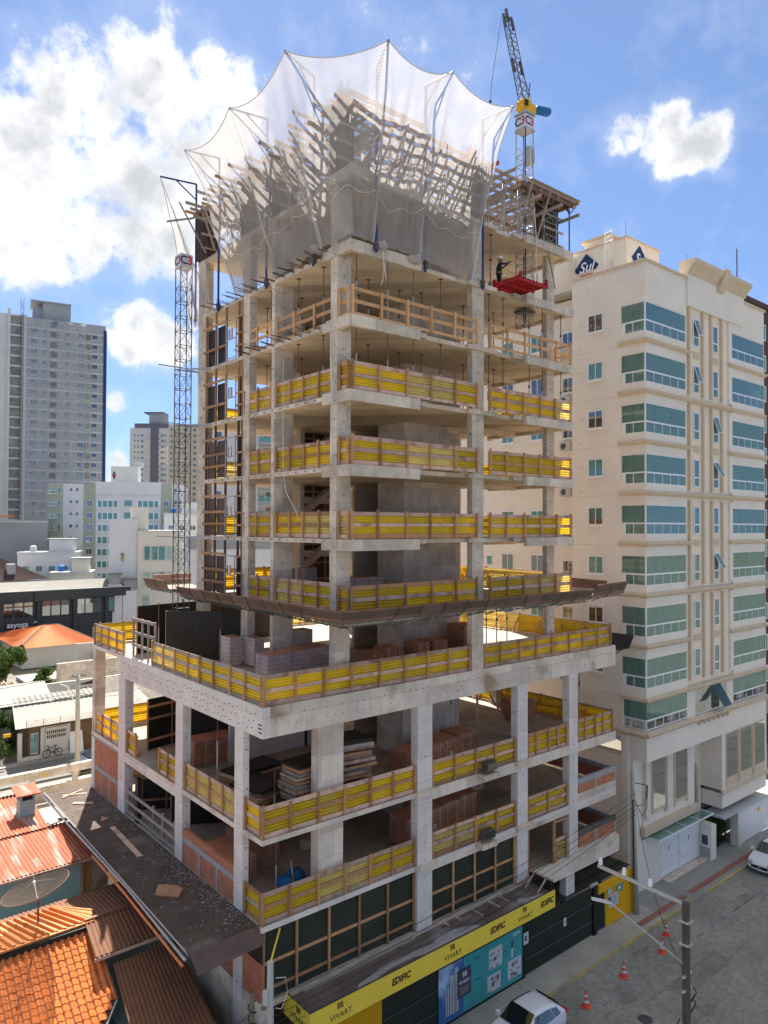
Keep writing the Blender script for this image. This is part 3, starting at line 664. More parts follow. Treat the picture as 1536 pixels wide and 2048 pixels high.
def parapet(label, axis, fix, u0, u1, z, out, sp=1.28, h=1.12, style='sheet', bmat='wood_pale', brace=False, group=GP):
    """axis 'x': runs along X at Y=fix; axis 'y': along Y at X=fix; out = sign of the outward direction"""
    def C(u, d): return (u, fix - out * d) if axis == 'x' else (fix - out * d, u)
    def bx(nm, mn, ua, ub, da, db, za, zb, par):
        (xa, ya), (xb, yb) = C(ua, da), C(ub, db); return B(nm, mn, par, min(xa, xb), max(xa, xb), min(ya, yb), max(ya, yb), za, zb)
    (x, y) = C((u0 + u1) / 2, 0)
    t = thing('safety_parapet' if style == 'sheet' else 'guard_rail', label, 'parapet' if style == 'sheet' else 'guard rail', (x, y, z), group)
    n = max(1, round((u1 - u0) / sp)); w = (u1 - u0) / n
    us = [u0 + i * w + (rnd.uniform(-.08, .08) if 0 < i < n else 0) for i in range(n + 1)]
    for i, u in enumerate(us):
        a = u if i == 0 else (u - .1 if i == n else u - .05)
        bx('post', 'wood' if style == 'sheet' else 'wood_new', a, a + .1, 0, .07, z - rnd.uniform(.0, .03) + .012, z + h + rnd.uniform(-.03, .07), t).rotation_euler = (rnd.uniform(-.015, .015), rnd.uniform(-.015, .015), 0)
    if style == 'sheet':
        rows = ((.02, .15), (.5, .145), (h - .17, .16))
        for zz, hh in rows:
            j = rnd.uniform(-.02, .02); bo = bx('board', bmat if rnd.random() < .8 else 'wood', u0 + .005, u1 - .005, .072, .098, z + zz + j, z + zz + hh + j + rnd.uniform(-.02, .02), t); bo.rotation_euler = (0, rnd.uniform(-.004, .004), 0) if axis == 'x' else (rnd.uniform(-.004, .004), 0, 0)
        i = 0
        while i < n:
            e = min(i + 2, n); o = bpy.data.objects.new('corrugated_sheet', sheet_mesh()); ln = us[e] - us[i]
            d = .134 + (.012 if (i // 2) % 2 else 0)
            (xx, yy) = C(us[i] if True else 0, d); o.location = (xx, yy, z + .05)
            if axis == 'y': o.rotation_euler = (0, 0, R(90))
            o.scale = (ln + .04, 1, 1.0 + rnd.uniform(0, .03)); link(o); setpar(o, t); i = e
    else:
        for zz in (.48, h - .16): bx('board', 'wood_new', u0, u1, .072, .1, z + zz, z + zz + .15, t)
        bx('toe_board', 'wood_new', u0, u1, .072, .1, z + .01, z + .13, t)
    if brace:
        for u in us[::1]:
            (xa, ya), (xb, yb) = C(u, .16), C(u, .75); bar('brace', 'wood', t, (xa, ya, z + .85), (xb, yb, z + .03), .07, .05)
    return t
FL = ['first', 'second', 'third', 'fourth', 'fifth', 'sixth', 'seventh']
W_ = 'wood_pale'
for i in range(4):
    z = T[i] + .004; f = FL[i] + ' tower floor'
    nm = 'yellow sheet parapet, '
    parapet(nm + f'corner balcony front on the {f}', 'x', BY + .03, BX + .14, 10.66, z, -1, 1.36)
    parapet(nm + f'right of the front column on the {f}', 'x', BY + .1, 11.52, TX1 - .02, z, -1, 1.24)
    parapet(nm + f'left side beside the corner column on the {f}', 'y', BX + .02, BY + .14, .33, z, -1, .8)
    parapet(nm + f'left side between corner and second column on the {f}', 'y', TX0 + .0, .95, 5.5, z, -1, 1.15)
    parapet(nm + f'left side between second and third column on the {f}', 'y', TX0 + .0, 5.84, 8.35, z, -1, 1.25)
    parapet(nm + f'far rear edge of the {f}, seen from inside', 'x', TY1 - .05, 4.6, 17.3, z, 1, 1.5, brace=(i < 1))
    parapet(nm + f'right rear edge of the {f}, seen from inside', 'y', TX1 - .03, .5 if i else 1.0, 12.6, z, 1, 1.4, brace=(i == 0))
z = T[4] + .004; GR = 'open timber guard rails'
parapet('open new timber guard rail along the front of the corner balcony', 'x', BY + .03, BX + .14, 10.66, z, -1, 1.36, style='rail', group=GR)
parapet('open new timber guard rail right of the front column', 'x', BY + .1, 11.52, TX1 - .02, z, -1, 1.24, style='rail', group=GR)
parapet('short open timber guard rail beside the corner column', 'y', BX + .02, BY + .14, .33, z, -1, .8, style='rail', group=GR)
parapet('open new timber guard rail between corner and second column, left side', 'y', TX0, .95, 5.5, z, -1, 1.3, style='rail', group=GR)
parapet('open new timber guard rail between second and third column, left side', 'y', TX0, 5.84, 8.5, z, -1, 1.25, style='rail', group=GR)
parapet('short open timber guard rail returning at the right end', 'y', TX1 - .03, BY + .1, 1.6, z, 1, 1.0, style='rail', group=GR)
nm = 'yellow sheet parapet, '
z = P3 + .004
parapet(nm + 'street front of the podium roof left of the tower column', 'x', .02, .02, 10.68, z, -1, 1.3)
parapet(nm + 'street front of the podium roof right of the tower column', 'x', .02, 11.5, 21.75, z, -1, 1.3)
parapet(nm + 'left side of the podium roof up to the timber gate', 'y', .02, .15, 10.1, z, -1, 1.2, bmat='wood_grey')
parapet(nm + 'far left corner of the podium roof beyond the black board', 'y', .02, 13.6, 17.95, z, -1, 1.0, bmat='wood_grey')
parapet(nm + 'rear edge of the podium roof at the left, bright with sun', 'x', 18.0, .3, 8.6, z, 1, 1.5)
parapet(nm + 'rear edge of the podium roof behind the tower, bright with sun', 'x', 18.0, 9.0, 21.9, z, 1, 1.5, brace=True)
parapet(nm + 'right edge of the podium roof with raking braces', 'y', 22.05, .2, 17.9, z, 1, 1.6, brace=True)
z = P2 + .004
fr = ((.02, 7.38, 'left of the middle column'), (8.3, 13.8, 'between the two middle columns'), (14.62, 17.86, 'in the narrow bay'), (18.64, 21.9, 'in the last bay'))
for a, b, w in fr: parapet(nm + f'street front of the upper parking floor {w}', 'x', .02, a, b, z, -1, 1.3 if b < 15 else .85)
for a, b, w in ((.15, 1.34, 'at the near corner'), (2.05, 6.5, 'between first and second column'), (7.3, 9.2, 'just past the second column'), (11.9, 13.1, 'just before the third column'), (14.1, 17.9, 'beyond the third column')):
    parapet(nm + f'left side of the upper parking floor {w}', 'y', .02, a, b, z, -1, 1.1)
parapet(nm + 'rear edge of the upper parking floor, far left', 'x', 18.0, .3, 8, z, 1, 1.5)
parapet(nm + 'rear edge of the upper parking floor at the right', 'x', 14.8, 15.5, 21.9, z, 1, 1.4, brace=True)
parapet(nm + 'right edge of the upper parking floor with raking braces', 'y', 22.05, .2, 14.8, z, 1, 1.6, brace=True)
z = P1 + .004
parapet(nm + 'street front of the lower parking floor left of the middle column', 'x', .02, .02, 7.38, z, -1, 1.3)
parapet(nm + 'street front of the lower parking floor between the middle columns', 'x', .02, 8.3, 13.8, z, -1, 1.3)
parapet(nm + 'street front of the lower parking floor in the narrow bay', 'x', .02, 14.62, 17.86, z, -1, 1.6)
parapet(nm + 'left side of the lower parking floor at the near corner', 'y', .02, .15, 1.34, z, -1, 1.1, bmat='wood_grey')
parapet(nm + 'small panel in the doorway below the narrow bay', 'x', .06, 16.84, 17.86, P0 + .13, -1, 1.0)

# black boards and gates beside the hoist
def board_wall(label, pts, z0, z1, mn='black_board', frame='wood', flip=1, grid=False):
    """free-standing board wall along a polyline of (x, y)"""
    t = thing('hoist_screen', label, 'screen', (pts[0][0], pts[0][1], z0), 'boards around the hoist')
    for (xa, ya), (xb, yb) in zip(pts[:-1], pts[1:]):
        d = Vector((xb - xa, yb - ya, 0)); Ln = d.length; n = max(1, round(Ln / 1.3)); d /= n; zc = (z0 + z1) / 2
        nv = Vector((-d.y, d.x, 0)).normalized() * flip
        for i in range(n):
            a = Vector((xa, ya, zc)) + d * (i + .004); b = Vector((xa, ya, zc)) + d * (i + .996); bar('panel', mn, t, a, b, .03, z1 - z0, roll='X' if abs(d.x) > abs(d.y) else 'Y') if False else None
            m = MB(); m.prism([(a.x, a.y, z0), (b.x, b.y, z0), (b.x, b.y, z1), (a.x, a.y, z1)], nv * .03); m.build('panel', mn, t)
            p = a + nv * .07; bar('batten', frame, t, (p.x, p.y, z0), (p.x, p.y, z1), .07)
        for zz in (z0 + .5, zc + .3, z1 - .35):
            p = Vector((xa, ya, zz)) + nv * .12; q = Vector((xb, yb, zz)) + nv * .12; bar('rail', frame, t, p, q, .05, .12)
    return t
z = P3 + .004
board_wall('long black board wall on the podium roof between hoist mast and third column', [(1.15, 11.1), (4.1, 8.6)], z, z + 2.35, flip=1)
board_wall('black board wall behind the hoist mast on the podium roof', [(.75, 13.6), (9.5, 14.6)], z, z + 2.4, flip=1)
t = thing('timber_gate', 'open grey timber gate frame at the hoist on the podium roof', 'gate', (.3, 12, z))
for y in (10.25, 11.05, 11.8, 12.9): B('post', 'wood_grey', t, .25, .33, y, y + .09, z, z + 1.95)
for zz in (.55, 1.15, 1.8): B('rail', 'wood_grey', t, .2, .245, 10.2, 13.0, z + zz, z + zz + .14)
z = P2 + .004
board_wall('black board wall with timber rails on the upper parking floor beside the third column', [(.9, 12.7), (6.5, 14.0)], z, z + 2.5, flip=-1)
board_wall('black board wall deep in the upper parking floor', [(1.6, 10.6), (7.5, 8.35)], z, z + 2.7, flip=1)
z = P1 + .004
board_wall('black board with timber rails under the upper parking floor, behind the side canopy', [(.9, 13.2), (4.0, 11.5)], z, z + 2.6, flip=-1)
board_wall('dark board wall deep in the lower parking floor beside the grey rails', [(1.2, 10.4), (6.0, 7.6)], z, z + 2.6, flip=1)
t = thing('timber_gate', 'grey timber rails closing the lower parking floor above the side canopy', 'guard rail', (.1, 10, z))
for y in (7.6, 8.8, 9.9, 12.9): B('post', 'wood_grey', t, .1, .19, y, y + .1, z, z + 1.3)
for zz in (.15, .6, 1.1): B('rail', 'wood_grey', t, .04, .095, 7.3, 13.1, z + zz, z + zz + .13)
B('door_post', 'black_board', t, .05, .25, 11.6, 11.95, z, z + 2.1)
# hoist landings: dark panels with timber uprights on each tower floor
for i in range(6):
    if i == 5: continue
    z = T[i] + .004; f = FL[i] + ' tower floor'
    t = thing('hoist_landing', f'dark panel screen with tall timber uprights at the hoist on the {f}', 'screen', (TX0, 11, z), 'hoist landings on the left side')
    top = z + (2.7 if i < 5 else 2.7)
    ys = (9.85, 10.7, 11.6, 12.45)
    for y in (10.15, 11.25, 12.3): B('upright', 'form_brown' if i < 3 else 'wood', t, TX0 - .01, TX0 + .08, y, y + .1, z, top)
    for y0, y1 in ((10.26, 11.24), (11.36, 12.29)): B('panel', 'form_brown' if i < 3 else 'steel_blue' if False else 'black_board', t, TX0 + .1, TX0 + .125, y0, y1, z + .05, z + 1.9)
    for zz in (.55, 1.15, 1.95) if i < 3 else (.75, 1.95): B('rail', 'wood', t, TX0 - .05, TX0 - .012, 10.1, 12.6, z + zz, z + zz + .13)
    for y in (8.45, 8.85): B('upright', 'form_brown' if i < 3 else 'wood', t, TX0 - .02, TX0 + .08, y, y + .09, z, top)
    B('panel', 'black_board', t, TX0 + .1, TX0 + .13, 8.5, 9.0, z, z + 2.0)
    for zz in (.5, 1.1, 1.9): B('rail', 'wood', t, TX0 - .05, TX0 - .022, 8.4, 9.0, z + zz, z + zz + .1)
    # light steel gate with the C3 plate
    g = thing('hoist_gate', f'light tubular hoist gate with a small red and blue plate on the {f}', 'gate', (TX0, 9.5, z), 'hoist gates on the left side')
    ga = .03
    for y in (9.08, 10.05): rod('upright', 'steel', g, (TX0 - .04, y, z), (TX0 - .04, y, z + 1.95), ga)
    for zz in (.05, 1.0, 1.95): rod('rail', 'steel', g, (TX0 - .04, 9.08, z + zz), (TX0 - .04, 10.05, z + zz), ga)
    pl = B('plate', 'white_sign', g, TX0 - .085, TX0 - .07, 9.35, 9.75, z + 1.02, z + 1.5)
    B('plate_edge', 'navy', pl, TX0 - .088, TX0 - .0865, 9.66, 9.75, z + 1.02, z + 1.5); B('plate_edge', 'red_ink', pl, TX0 - .088, TX0 - .0865, 9.35, 9.44, z + 1.02, z + 1.5)

# ------------------------------------------------------------------ steel props
PK = {}; ORD = ['', 'first', 'second', 'third', 'fourth', 'fifth', 'sixth', 'seventh']
proto = None
def prop(x, y, z0, z1, f, where):
    global proto
    h = z1 - z0
    if proto is None:
        t = thing('steel_prop', 'x', 'prop', (0, 0, 0))
        a = MB(); a.tube([(0, 0, 0), (0, 0, .56)], .031); a.box(-.07, .07, -.07, .07, 0, .006); a.build('outer_tube', 'steel', t)
        a = MB(); a.tube([(0, 0, .56), (0, 0, .995)], .021); a.box(-.08, .08, -.08, .08, .992, 1.0); a.build('inner_tube', 'steel_rust', t)
        a = MB(); a.lathe([(0, .53), (.05, .53), (.05, .575), (0, .575)], n=8); a.build('collar', 'steel_rust', t)
        proto = t; o = t
    else: o = copy_tree(proto)
    o.location = (x, y, z0); o.scale = (1, 1, h)
    PK[(f, where)] = PK.get((f, where), 0) + 1; k = PK[(f, where)]
    o['label'] = f'thin steel prop on the {f}, {where}' + ('' if where == 'standing free' and k == 1 else f', {ORD[k]} one'); o['group'] = f'steel props on the {f} {where}'
    return o
for i in (3, 4):
    f = FL[i] + ' tower floor'; z0 = T[i] + .004; z1 = T[i + 1] - .18
    for x in (4.0, 5.6, 7.0, 9.0): prop(x, BY + .33 if x < 7.05 else .3, z0, z1 - (.0 if x > 3.9 else 0), f, 'corner balcony front')
    for x, y in ((5.3, 2.0), (5.8, 6.5), (6.6, 2.4), (7.6, 4.4), (8.6, 2.6), (9.6, 2.2)): prop(x, y, z0, z1, f, 'behind the corner balcony')
    for x in (12.2, 13.2, 14.6, 15.6, 17.1): prop(x, .35 if x < 14 else -.1, z0, z1, f, 'right part of the front')
    for x, y in ((12.6, 2.4), (14.8, 7.0), (14.6, 2.2), (15.4, 4.4), (16.2, 5.4)): prop(x, y, z0, z1, f, 'inside at the right')
    for y in (6.6, 4.3, 2.4): prop(4.2, y, z0, z1, f, 'along the left side')
    for x, y in ((5.4, 9), (6.8, 10.4), (6.4, 8.2)): prop(x, y, z0, z1, f, 'deep inside at the left')
f = 'sixth tower floor'
for x, y in ((12.4, .4), (13.0, 1.6), (14.8, 2.6)): prop(x, y, T[5] + .004, T[6] - .18, f, 'beside the worker')
for x, y in ((5.0, 3.0), (7.2, 1.6), (9, 1.4)): prop(x, y, T[5] + .004, T[6] - .18, f, 'behind the net')
for x, y, z0, z1, w in ((2.9, 8.9, P3, T[0] - .2, 'podium roof beside the black boards'), (1.0, 11.6, P3, T[0] - .3, 'podium roof under the hoist'), (15.3, 3.3, P3, T[0] - .18, 'podium roof at the right'), (16.0, 3.2, P3, T[0] - .18, 'podium roof at the right'), (16.7, 3.1, P3, T[0] - .18, 'podium roof at the right')):
    prop(x, y, z0 + .004, z1, w, 'standing free')
for x, y, z0, z1, w in ((1.2, 1.15, P2, P2 + 1.9, 'upper parking floor near the corner'), (.6, 4.6, P2, P3 - .2, 'upper parking floor behind the left parapet'), (1.0, 8.6, P2, P3 - .2, 'upper parking floor behind the left parapet'), (1.2, 1.0, P1, P2 - .2, 'lower parking floor near the corner'), (12.4, 3.0, P2, P3 - .2, 'upper parking floor near the brick pallets'), (20.9, 1.5, P2, P3 - .2, 'upper parking floor at the right end'), (13.6, 2.2, P1, P2 - .2, 'lower parking floor near the brick pallets'), (15.6, 1.4, P1, P2 - .2, 'lower parking floor in the narrow bay')):
    prop(x, y, z0 + .004, z1, w, 'standing free')
# ================================================================== formwork for the next slab
Z6 = T[6]
fwk = thing('slab_formwork', 'timber and steel formwork grid standing on the top slab of the tower', 'formwork', (10, 6, Z6))
for k in range(22):                                   # main bearers along Y
    x = 3.9 + k * .65
    y0 = rnd.uniform(-1.1, -.3) if k % 2 else rnd.uniform(-.5, -.1); B('bearer', 'wood_grey' if k % 3 else 'wood', fwk, x, x + .075, y0, 13.6 + rnd.uniform(0, .8), Z6 + 2.32, Z6 + 2.47)
for k in range(28):                                   # secondary joists along X
    y = -.3 + k * .5 + rnd.uniform(-.08, .08)
    B('joist', 'wood_grey' if k % 3 else 'wood', fwk, 3.3 - rnd.uniform(.1, 1.1), 17.7 + rnd.uniform(-.3, .4), y, y + .07, Z6 + 2.475, Z6 + 2.61)
for k in range(9):                                    # lower bearers of the edge beams
    x = 4.4 + k * 1.6; B('beam_bearer', 'wood_grey', fwk, x, x + .1, -1.0 - rnd.uniform(0, .3), 1.4, Z6 + 1.55, Z6 + 1.68)
for k in range(8):
    y = .6 + k * 1.55; B('beam_bearer', 'wood_grey', fwk, 2.6 - rnd.uniform(0, .4), 5.2, y, y + .1, Z6 + 1.55, Z6 + 1.68)
for (a, b, c, d) in ((3.3, 17.7, -.46, -.42), (3.3, 17.7, -.2, -.16)): B('beam_side', 'tray_flap' if c < -.3 else 'form_brown', fwk, 13.6, b, c, d, Z6 + 2.28, Z6 + 2.5)
B('beam_side', 'form_brown', fwk, 3.4, 7.2, -.5, -.46, Z6 + 2.62, Z6 + 2.85); B('beam_side', 'form_brown', fwk, 3.4, 3.44, -.46, 1.6, Z6 + 2.62, Z6 + 2.85)
B('deck_panel', 'form_brown', fwk, 3.6, 4.6, -.3, .9, Z6 + 2.645, Z6 + 2.67)
B('deck_panel', 'wood_grey', fwk, 14.2, 18.0, -.7, .9, Z6 + 2.645, Z6 + 2.67)
B('edge_board', 'wood_grey', fwk, 13.6, 18.1, -.5, -.46, Z6 + 2.56, Z6 + 2.74)
for k in range(7):
    B('ledger', 'wood', fwk, 12.0, 17.5, 1.4 + k * 1.6, 1.5 + k * 1.6, Z6 + 1.2 + .25 * (k % 2), Z6 + 1.32 + .25 * (k % 2))
    B('ledger', 'wood_grey', fwk, 12.2 + k * .8, 12.28 + k * .8, .2, 11, Z6 + 1.75, Z6 + 1.87)
for k in range(6): B('ledger', 'wood_grey', fwk, 5 + k * 1.2, 5.09 + k * 1.2, .5, 12, Z6 + 1.85, Z6 + 1.97)
def shoring(x, y, ax):
    m = MB(); h = 2.3; w = 1.0
    p = lambda u, z: (x + u, y, Z6 + z) if ax == 'x' else (x, y + u, Z6 + z)
    m.tube([p(0, 0), p(0, h)], .028); m.tube([p(w, 0), p(w, h)], .028)
    for z in (.15, .75, 1.4, 2.0): m.tube([p(0, z), p(w, z)], .018)
    for z in (.15, 1.4): m.tube([p(0, z), p(w, z + .6)], .014); m.tube([p(w, z), p(0, z + .6)], .014)
    m.build('shoring_frame', 'steel', fwk, smooth=True)
for x in (4.4, 5.5, 6.6, 7.7, 8.8, 9.9, 11.9, 13.0, 14.2, 16.0): shoring(x, .1, 'x')
for x in (4.8, 6.3, 7.8, 9.3, 12, 13.5): shoring(x, 1.7, 'x')
for k in range(9):
    x = 4.4 + k * 1.35; bar('knee_brace', 'wood_grey', fwk, (x, -.1, Z6 + .2), (x + rnd.uniform(-.4, .4), -.85, Z6 + 2.35), .07); bar('knee_brace', 'wood_grey', fwk, (x + .5, .3, Z6 + 2.3), (x + .1, -.6, Z6 + 1.5), .06)
for k in range(8):
    y = 1.2 + k * 1.4; bar('knee_brace', 'wood_grey', fwk, (3.8, y, Z6 + .2), (2.9, y + rnd.uniform(-.4, .4), Z6 + 2.35), .07); bar('knee_brace', 'wood_grey', fwk, (4.1, y + .5, Z6 + 2.3), (3.1, y + .2, Z6 + 1.5), .06)
for x in (5, 7.6, 10.2, 12.8, 15.4): shoring(x, 3.2, 'x'); shoring(x, 7, 'y')
for y in (1.4, 3.6, 6.4, 9.4): shoring(3.9, y, 'y'); shoring(17.2, y, 'y')
for x in (13, 15, 17): shoring(x, 10.6, 'x')
def colform(x0, x1, y0, y1, h=2.75):
    m = MB(); m.box(x0, x1, y0, y1, Z6 + .01, Z6 + h); c = m.build('column_form', 'form_brown', fwk)
    n = max(2, round((x1 - x0) / .22))
    for i in range(n + 1):
        x = x0 + (x1 - x0) * i / n; B('batten', 'form_brown', c, x - .03, x + .03, y0 - .08, y0 - .002, Z6 + .05, Z6 + h)
    n = max(2, round((y1 - y0) / .22))
    for i in range(n + 1):
        y = y0 + (y1 - y0) * i / n; B('batten', 'form_brown', c, x0 - .08, x0 - .002, y - .03, y + .03, Z6 + .05, Z6 + h)
    for zz in (.4, 1.1, 1.8, 2.4): B('waler', 'wood_grey', c, x0 - .35, x1 + .35, y0 - .16, y0 - .085, Z6 + zz, Z6 + zz + .09)
colform(3.5, 4.1, .3, .9); colform(10.6, 11.5, .1, .6); colform(16.2, 17.3, .3, .9); colform(3.7, 4.3, 12.3, 13.3); colform(3.7, 4.8, 5.4, 5.9); colform(3.7, 4.3, 7.7, 8.6)
for p, q in (((3.5, 12.0, Z6 + .1), (2.4, 12.8, Z6 + 2.7)), ((3.6, 11.2, Z6 + .1), (3.5, 12.4, Z6 + 2.4)), ((3.3, 13, Z6 + 2.2), (1.9, 13.2, Z6 + 1.7))): bar('raker', 'wood_grey', fwk, p, q, .08)
# blue props with fork heads at the right end
for x, y in ((17.55, -.55), (17.35, .9)):
    rod('prop', 'steel_blue', fwk, (x, y + .25, Z6 + .01), (x, y + .25, Z6 + 2.2), .035); bar('fork', 'steel_dark', fwk, (x, y + .25, Z6 + 2.0), (x + .3, y + .05, Z6 + 2.4), .05); bar('fork', 'steel_dark', fwk, (x, y + .25, Z6 + 2.0), (x - .3, y + .3, Z6 + 2.4), .05)
B('red_bearer', 'red_paint', fwk, 11.35, 11.45, -.95, .8, Z6 + 2.35, Z6 + 2.5)

# ================================================================== net gallows
Z5 = T[5]
gal = [((3.6, 13.38), (1.59, 13.38), 39.6), ((3.6, 10.76), (1.73, 10.76), 39.98), ((3.6, 6.07), (1.66, 6.07), 39.95), ((3.6, 2.3), (1.6, 1.4), 40.1),
       ((4.62, -.58), (3.72, -2.36), 39.5), ((7.61, .1), (7.61, -1.85), 40.15), ((11.18, .1), (11.18, -2.0), 40.0)]
wn = ['at the far left end', 'second from the left', 'third from the left', 'fourth from the left', 'at the tower corner', 'right of the tower corner', 'beside the crane']
tips = []
for (b, tp, z), w in zip(gal, wn):
    g = thing('net_gallows', f'blue steel gallows post holding the safety net, {w}', 'gallows', (b[0], b[1], Z5), 'gallows posts of the safety net')
    d = Vector((tp[0] - b[0], tp[1] - b[1], 0)); out = d.normalized() * .12
    # the post stands just outside the slab edge
    ex = Vector((b[0], b[1], 0)); ex = Vector((min(b[0], TX0 - .12) if b[1] > 1.4 else b[0], b[1] if b[1] > 1.4 else BY - .12 if b[0] < 7.2 else -.2, 0))
    base = Vector((ex.x, ex.y, Z5 - .3)); cn = Vector((ex.x, ex.y, z)); tip = Vector((tp[0], tp[1], z - .2))
    rod('post', 'steel_blue', g, base, cn, .055); rod('arm', 'steel_blue', g, cn, tip, .05)
    rod('brace', 'steel_blue', g, cn + Vector((0, 0, -.85)), cn * .42 + tip * .58, .035)
    bar('foot', 'steel_dark', g, base + Vector((0, 0, .1)), base + Vector((0, 0, .42)), .16)
    tips.append(tip)
# ================================================================== safety net
def lerp(a, b, t): return a * (1 - t) + b * t
def net(label, tps, bots, sag, nu, nv, seed, via=(-1, None), bulge=.5):
    """tps: top anchors, bots: matching bottom anchors"""
    r = random.Random(seed); m = MB(); cols = []
    segs = len(tps) - 1
    for s in range(segs):
        for i in range(nu + (1 if s == segs - 1 else 0)):
            t = i / nu; a = lerp(tps[s], tps[s + 1], t); b = lerp(bots[s], bots[s + 1], t)
            if s == via[0]: b = lerp(bots[s], via[1], t * 2) if t < .5 else lerp(via[1], bots[s + 1], t * 2 - 1)
            ln = (tps[s + 1] - tps[s]).length
            a = a + Vector((0, 0, -sag * ln * 4 * t * (1 - t)))
            c = (Vector((9, 6, a.z)) - a); c.z = 0; c.normalize()
            a = a + c * sag * (.35 if s != via[0] else -.1) * ln * 4 * t * (1 - t)
            cols.append((a, b, s + t, t))
    for (a, b, s, t) in cols:
        for j in range(nv + 1):
            v = j / nv
            p = lerp(a, b, v)
            inw = (Vector((9, 6, p.z)) - p); inw.z = 0; inw.normalize()
            p = p + inw * (bulge if int(s) != via[0] else bulge * .25) * math.sin(math.pi * v) * (.55 + .45 * 4 * t * (1 - t))
            p.z -= (.55 + .25 * math.sin(s * 5.3 + seed)) * math.sin(math.pi * v) * v
            wr = .05 * math.sin(s * 31 + 2.5 * math.sin(v * 5 + seed)) * v + .06 * math.sin(s * 13 + v * 7) * math.sin(math.pi * v) + .035 * math.sin(s * 67 - v * 3) * v
            nz = noise.noise(Vector((p.x * .9, p.y * .9, p.z * .5)) + Vector((seed, 0, 0))); nz2 = noise.noise(Vector((s * 9.0, v * 2.2, seed))); nz3 = noise.noise(Vector((s * 22.0, v * 3.0, seed + 5)))
            p = p + inw * (wr + (.16 * nz + .2 * nz2 + .07 * nz3) * min(1, v * 4) * min(1, (1 - v) * 6)); p.z += .12 * nz2 * math.sin(math.pi * v)
            m.v.append(tuple(p))
    n = nv + 1
    for i in range(len(cols) - 1):
        for j in range(nv): m.f.append((i * n + j, (i + 1) * n + j, (i + 1) * n + j + 1, i * n + j + 1)); m.m.append(0)
    t_ = thing('safety_net', label, 'net', tuple(bots[0]), 'white nets of the tower')
    nb = m.build('mesh_fabric', 'net', t_, smooth=True)
    V = [Vector(v) for v in m.v]
    def line(i): return [V[i * n + j] for j in range(n)]
    for k in range(segs + 1):                                    # seams under the gallows and in each bay
        ids = [k * nu] if k < segs else [len(cols) - 1]
        for i in ids:
            L_ = line(min(i, len(cols) - 1)); sm = MB()
            nb_ = line(min(i + 1, len(cols) - 1)) if i + 1 < len(cols) else line(i - 1)
            for j in range(n):
                d = (nb_[j] - L_[j]); w = .03 + .16 * (j / n); d = d.normalized() * w if d.length > 0 else d
                e = Vector((-.012, -.012, 0)); sm.v += [tuple(L_[j] - d * .5 + e), tuple(L_[j] + d * .5 + e)]
            for j in range(n - 1): sm.f.append((2 * j, 2 * j + 1, 2 * j + 3, 2 * j + 2)); sm.m.append(0)
            sm.build('seam_fold', 'net_seam', t_, smooth=True)
    top = MB(); top.tube([Vector(m.v[i * n]) for i in range(len(cols))], .02, 5); top.build('edge_rope', 'rope', t_, smooth=True)
    for fr in (.72,):
        rp = MB(); rp.tube([V[i * n + int(fr * nv)] + Vector((-.02, -.02, .12 * math.sin(i * .5))) for i in range(len(cols))], .013, 4); rp.build('rope', 'rope', t_, smooth=True)
    for e in (0, len(cols) - 1):
        rp = MB(); rp.tube(line(e), .022, 5); rp.build('edge_rope', 'rope', t_, smooth=True)
    return t_, V, cols, n
zb = Z5 + .06
bots = [Vector((TX0 - .05, 9.1, zb)), Vector((TX0 - .06, 5.4, zb)), Vector((BX - .12, 1.3, zb)), Vector((4.5, BY - .1, zb)), Vector((7.0, BY - .04, zb)), Vector((10.55, -.12, zb - .05))]
net('large white safety net draped from the blue gallows around the tower corner', tips[1:], bots, .105, 26, 44, 3, (2, Vector((BX - .16, BY - .16, zb))))
net('narrow strip of white safety net hanging above the hoist mast at the far left', [tips[0], tips[0] + Vector((.9, -.15, -2.2))], [Vector((TX0 - .3, 13.3, Z5 - .9)), Vector((TX0 + .3, 12.5, Z5 + .1))], .0, 8, 20, 5, bulge=.25)
# gathered net bundles and loose ropes at the slab edge
for (x, y, zz, w, lb) in ((4.9, BY - .12, Z5 - .05, .5, 'bundle of gathered white net tied at the corner balcony edge'), (6.7, BY - .12, Z5 - .2, .55, 'second bundle of gathered white net with a dark knot'), (3.4, 1.6, Z5 + .05, .6, 'bundle of gathered net on the left slab edge by the corner')):
    m = MB(); r = random.Random(int(x * 10)); n1 = 9; n2 = 14
    for i in range(n1 + 1):
        for k in range(n2):
            a = 2 * math.pi * k / n2; f_ = math.sin(math.pi * (i + .3) / (n1 + .6)); rr = .17 * f_ * (1 + .35 * math.sin(a * 4 + i) + r.uniform(-.15, .15))
            m.v.append((x + (i / n1 - .5) * w * 1.5, y + rr * math.cos(a), zz + rr * math.sin(a) + .1))
    for i in range(n1):
        for k in range(n2): j = (k + 1) % n2; m.f.append((i * n2 + k, i * n2 + j, (i + 1) * n2 + j, (i + 1) * n2 + k)); m.m.append(0)
    o = m.build('net_bundle', 'net_seam', None, smooth=True); tag(o, lb, 'net bundle', 'gathered net bundles')
m = MB(); m.tube([(4.9, BY - .16, Z5), (4.92, BY - .2, Z5 - .5), (5.02, BY - .2, Z5 - 1.1), (5.1, BY - .2, Z5 - 1.4), (5.04, BY - .2, Z5 - 1.65)], .022, 5); m.tube([(4.92, BY - .16, Z5), (4.95, BY - .19, Z5 - .8), (4.9, BY - .2, Z5 - 1.35), (4.82, BY - .2, Z5 - 1.6)], .018, 5)
tag(m.build('loose_rope', 'rope', None, smooth=True), 'two loose white rope ends dangling below the net at the corner balcony', 'rope')
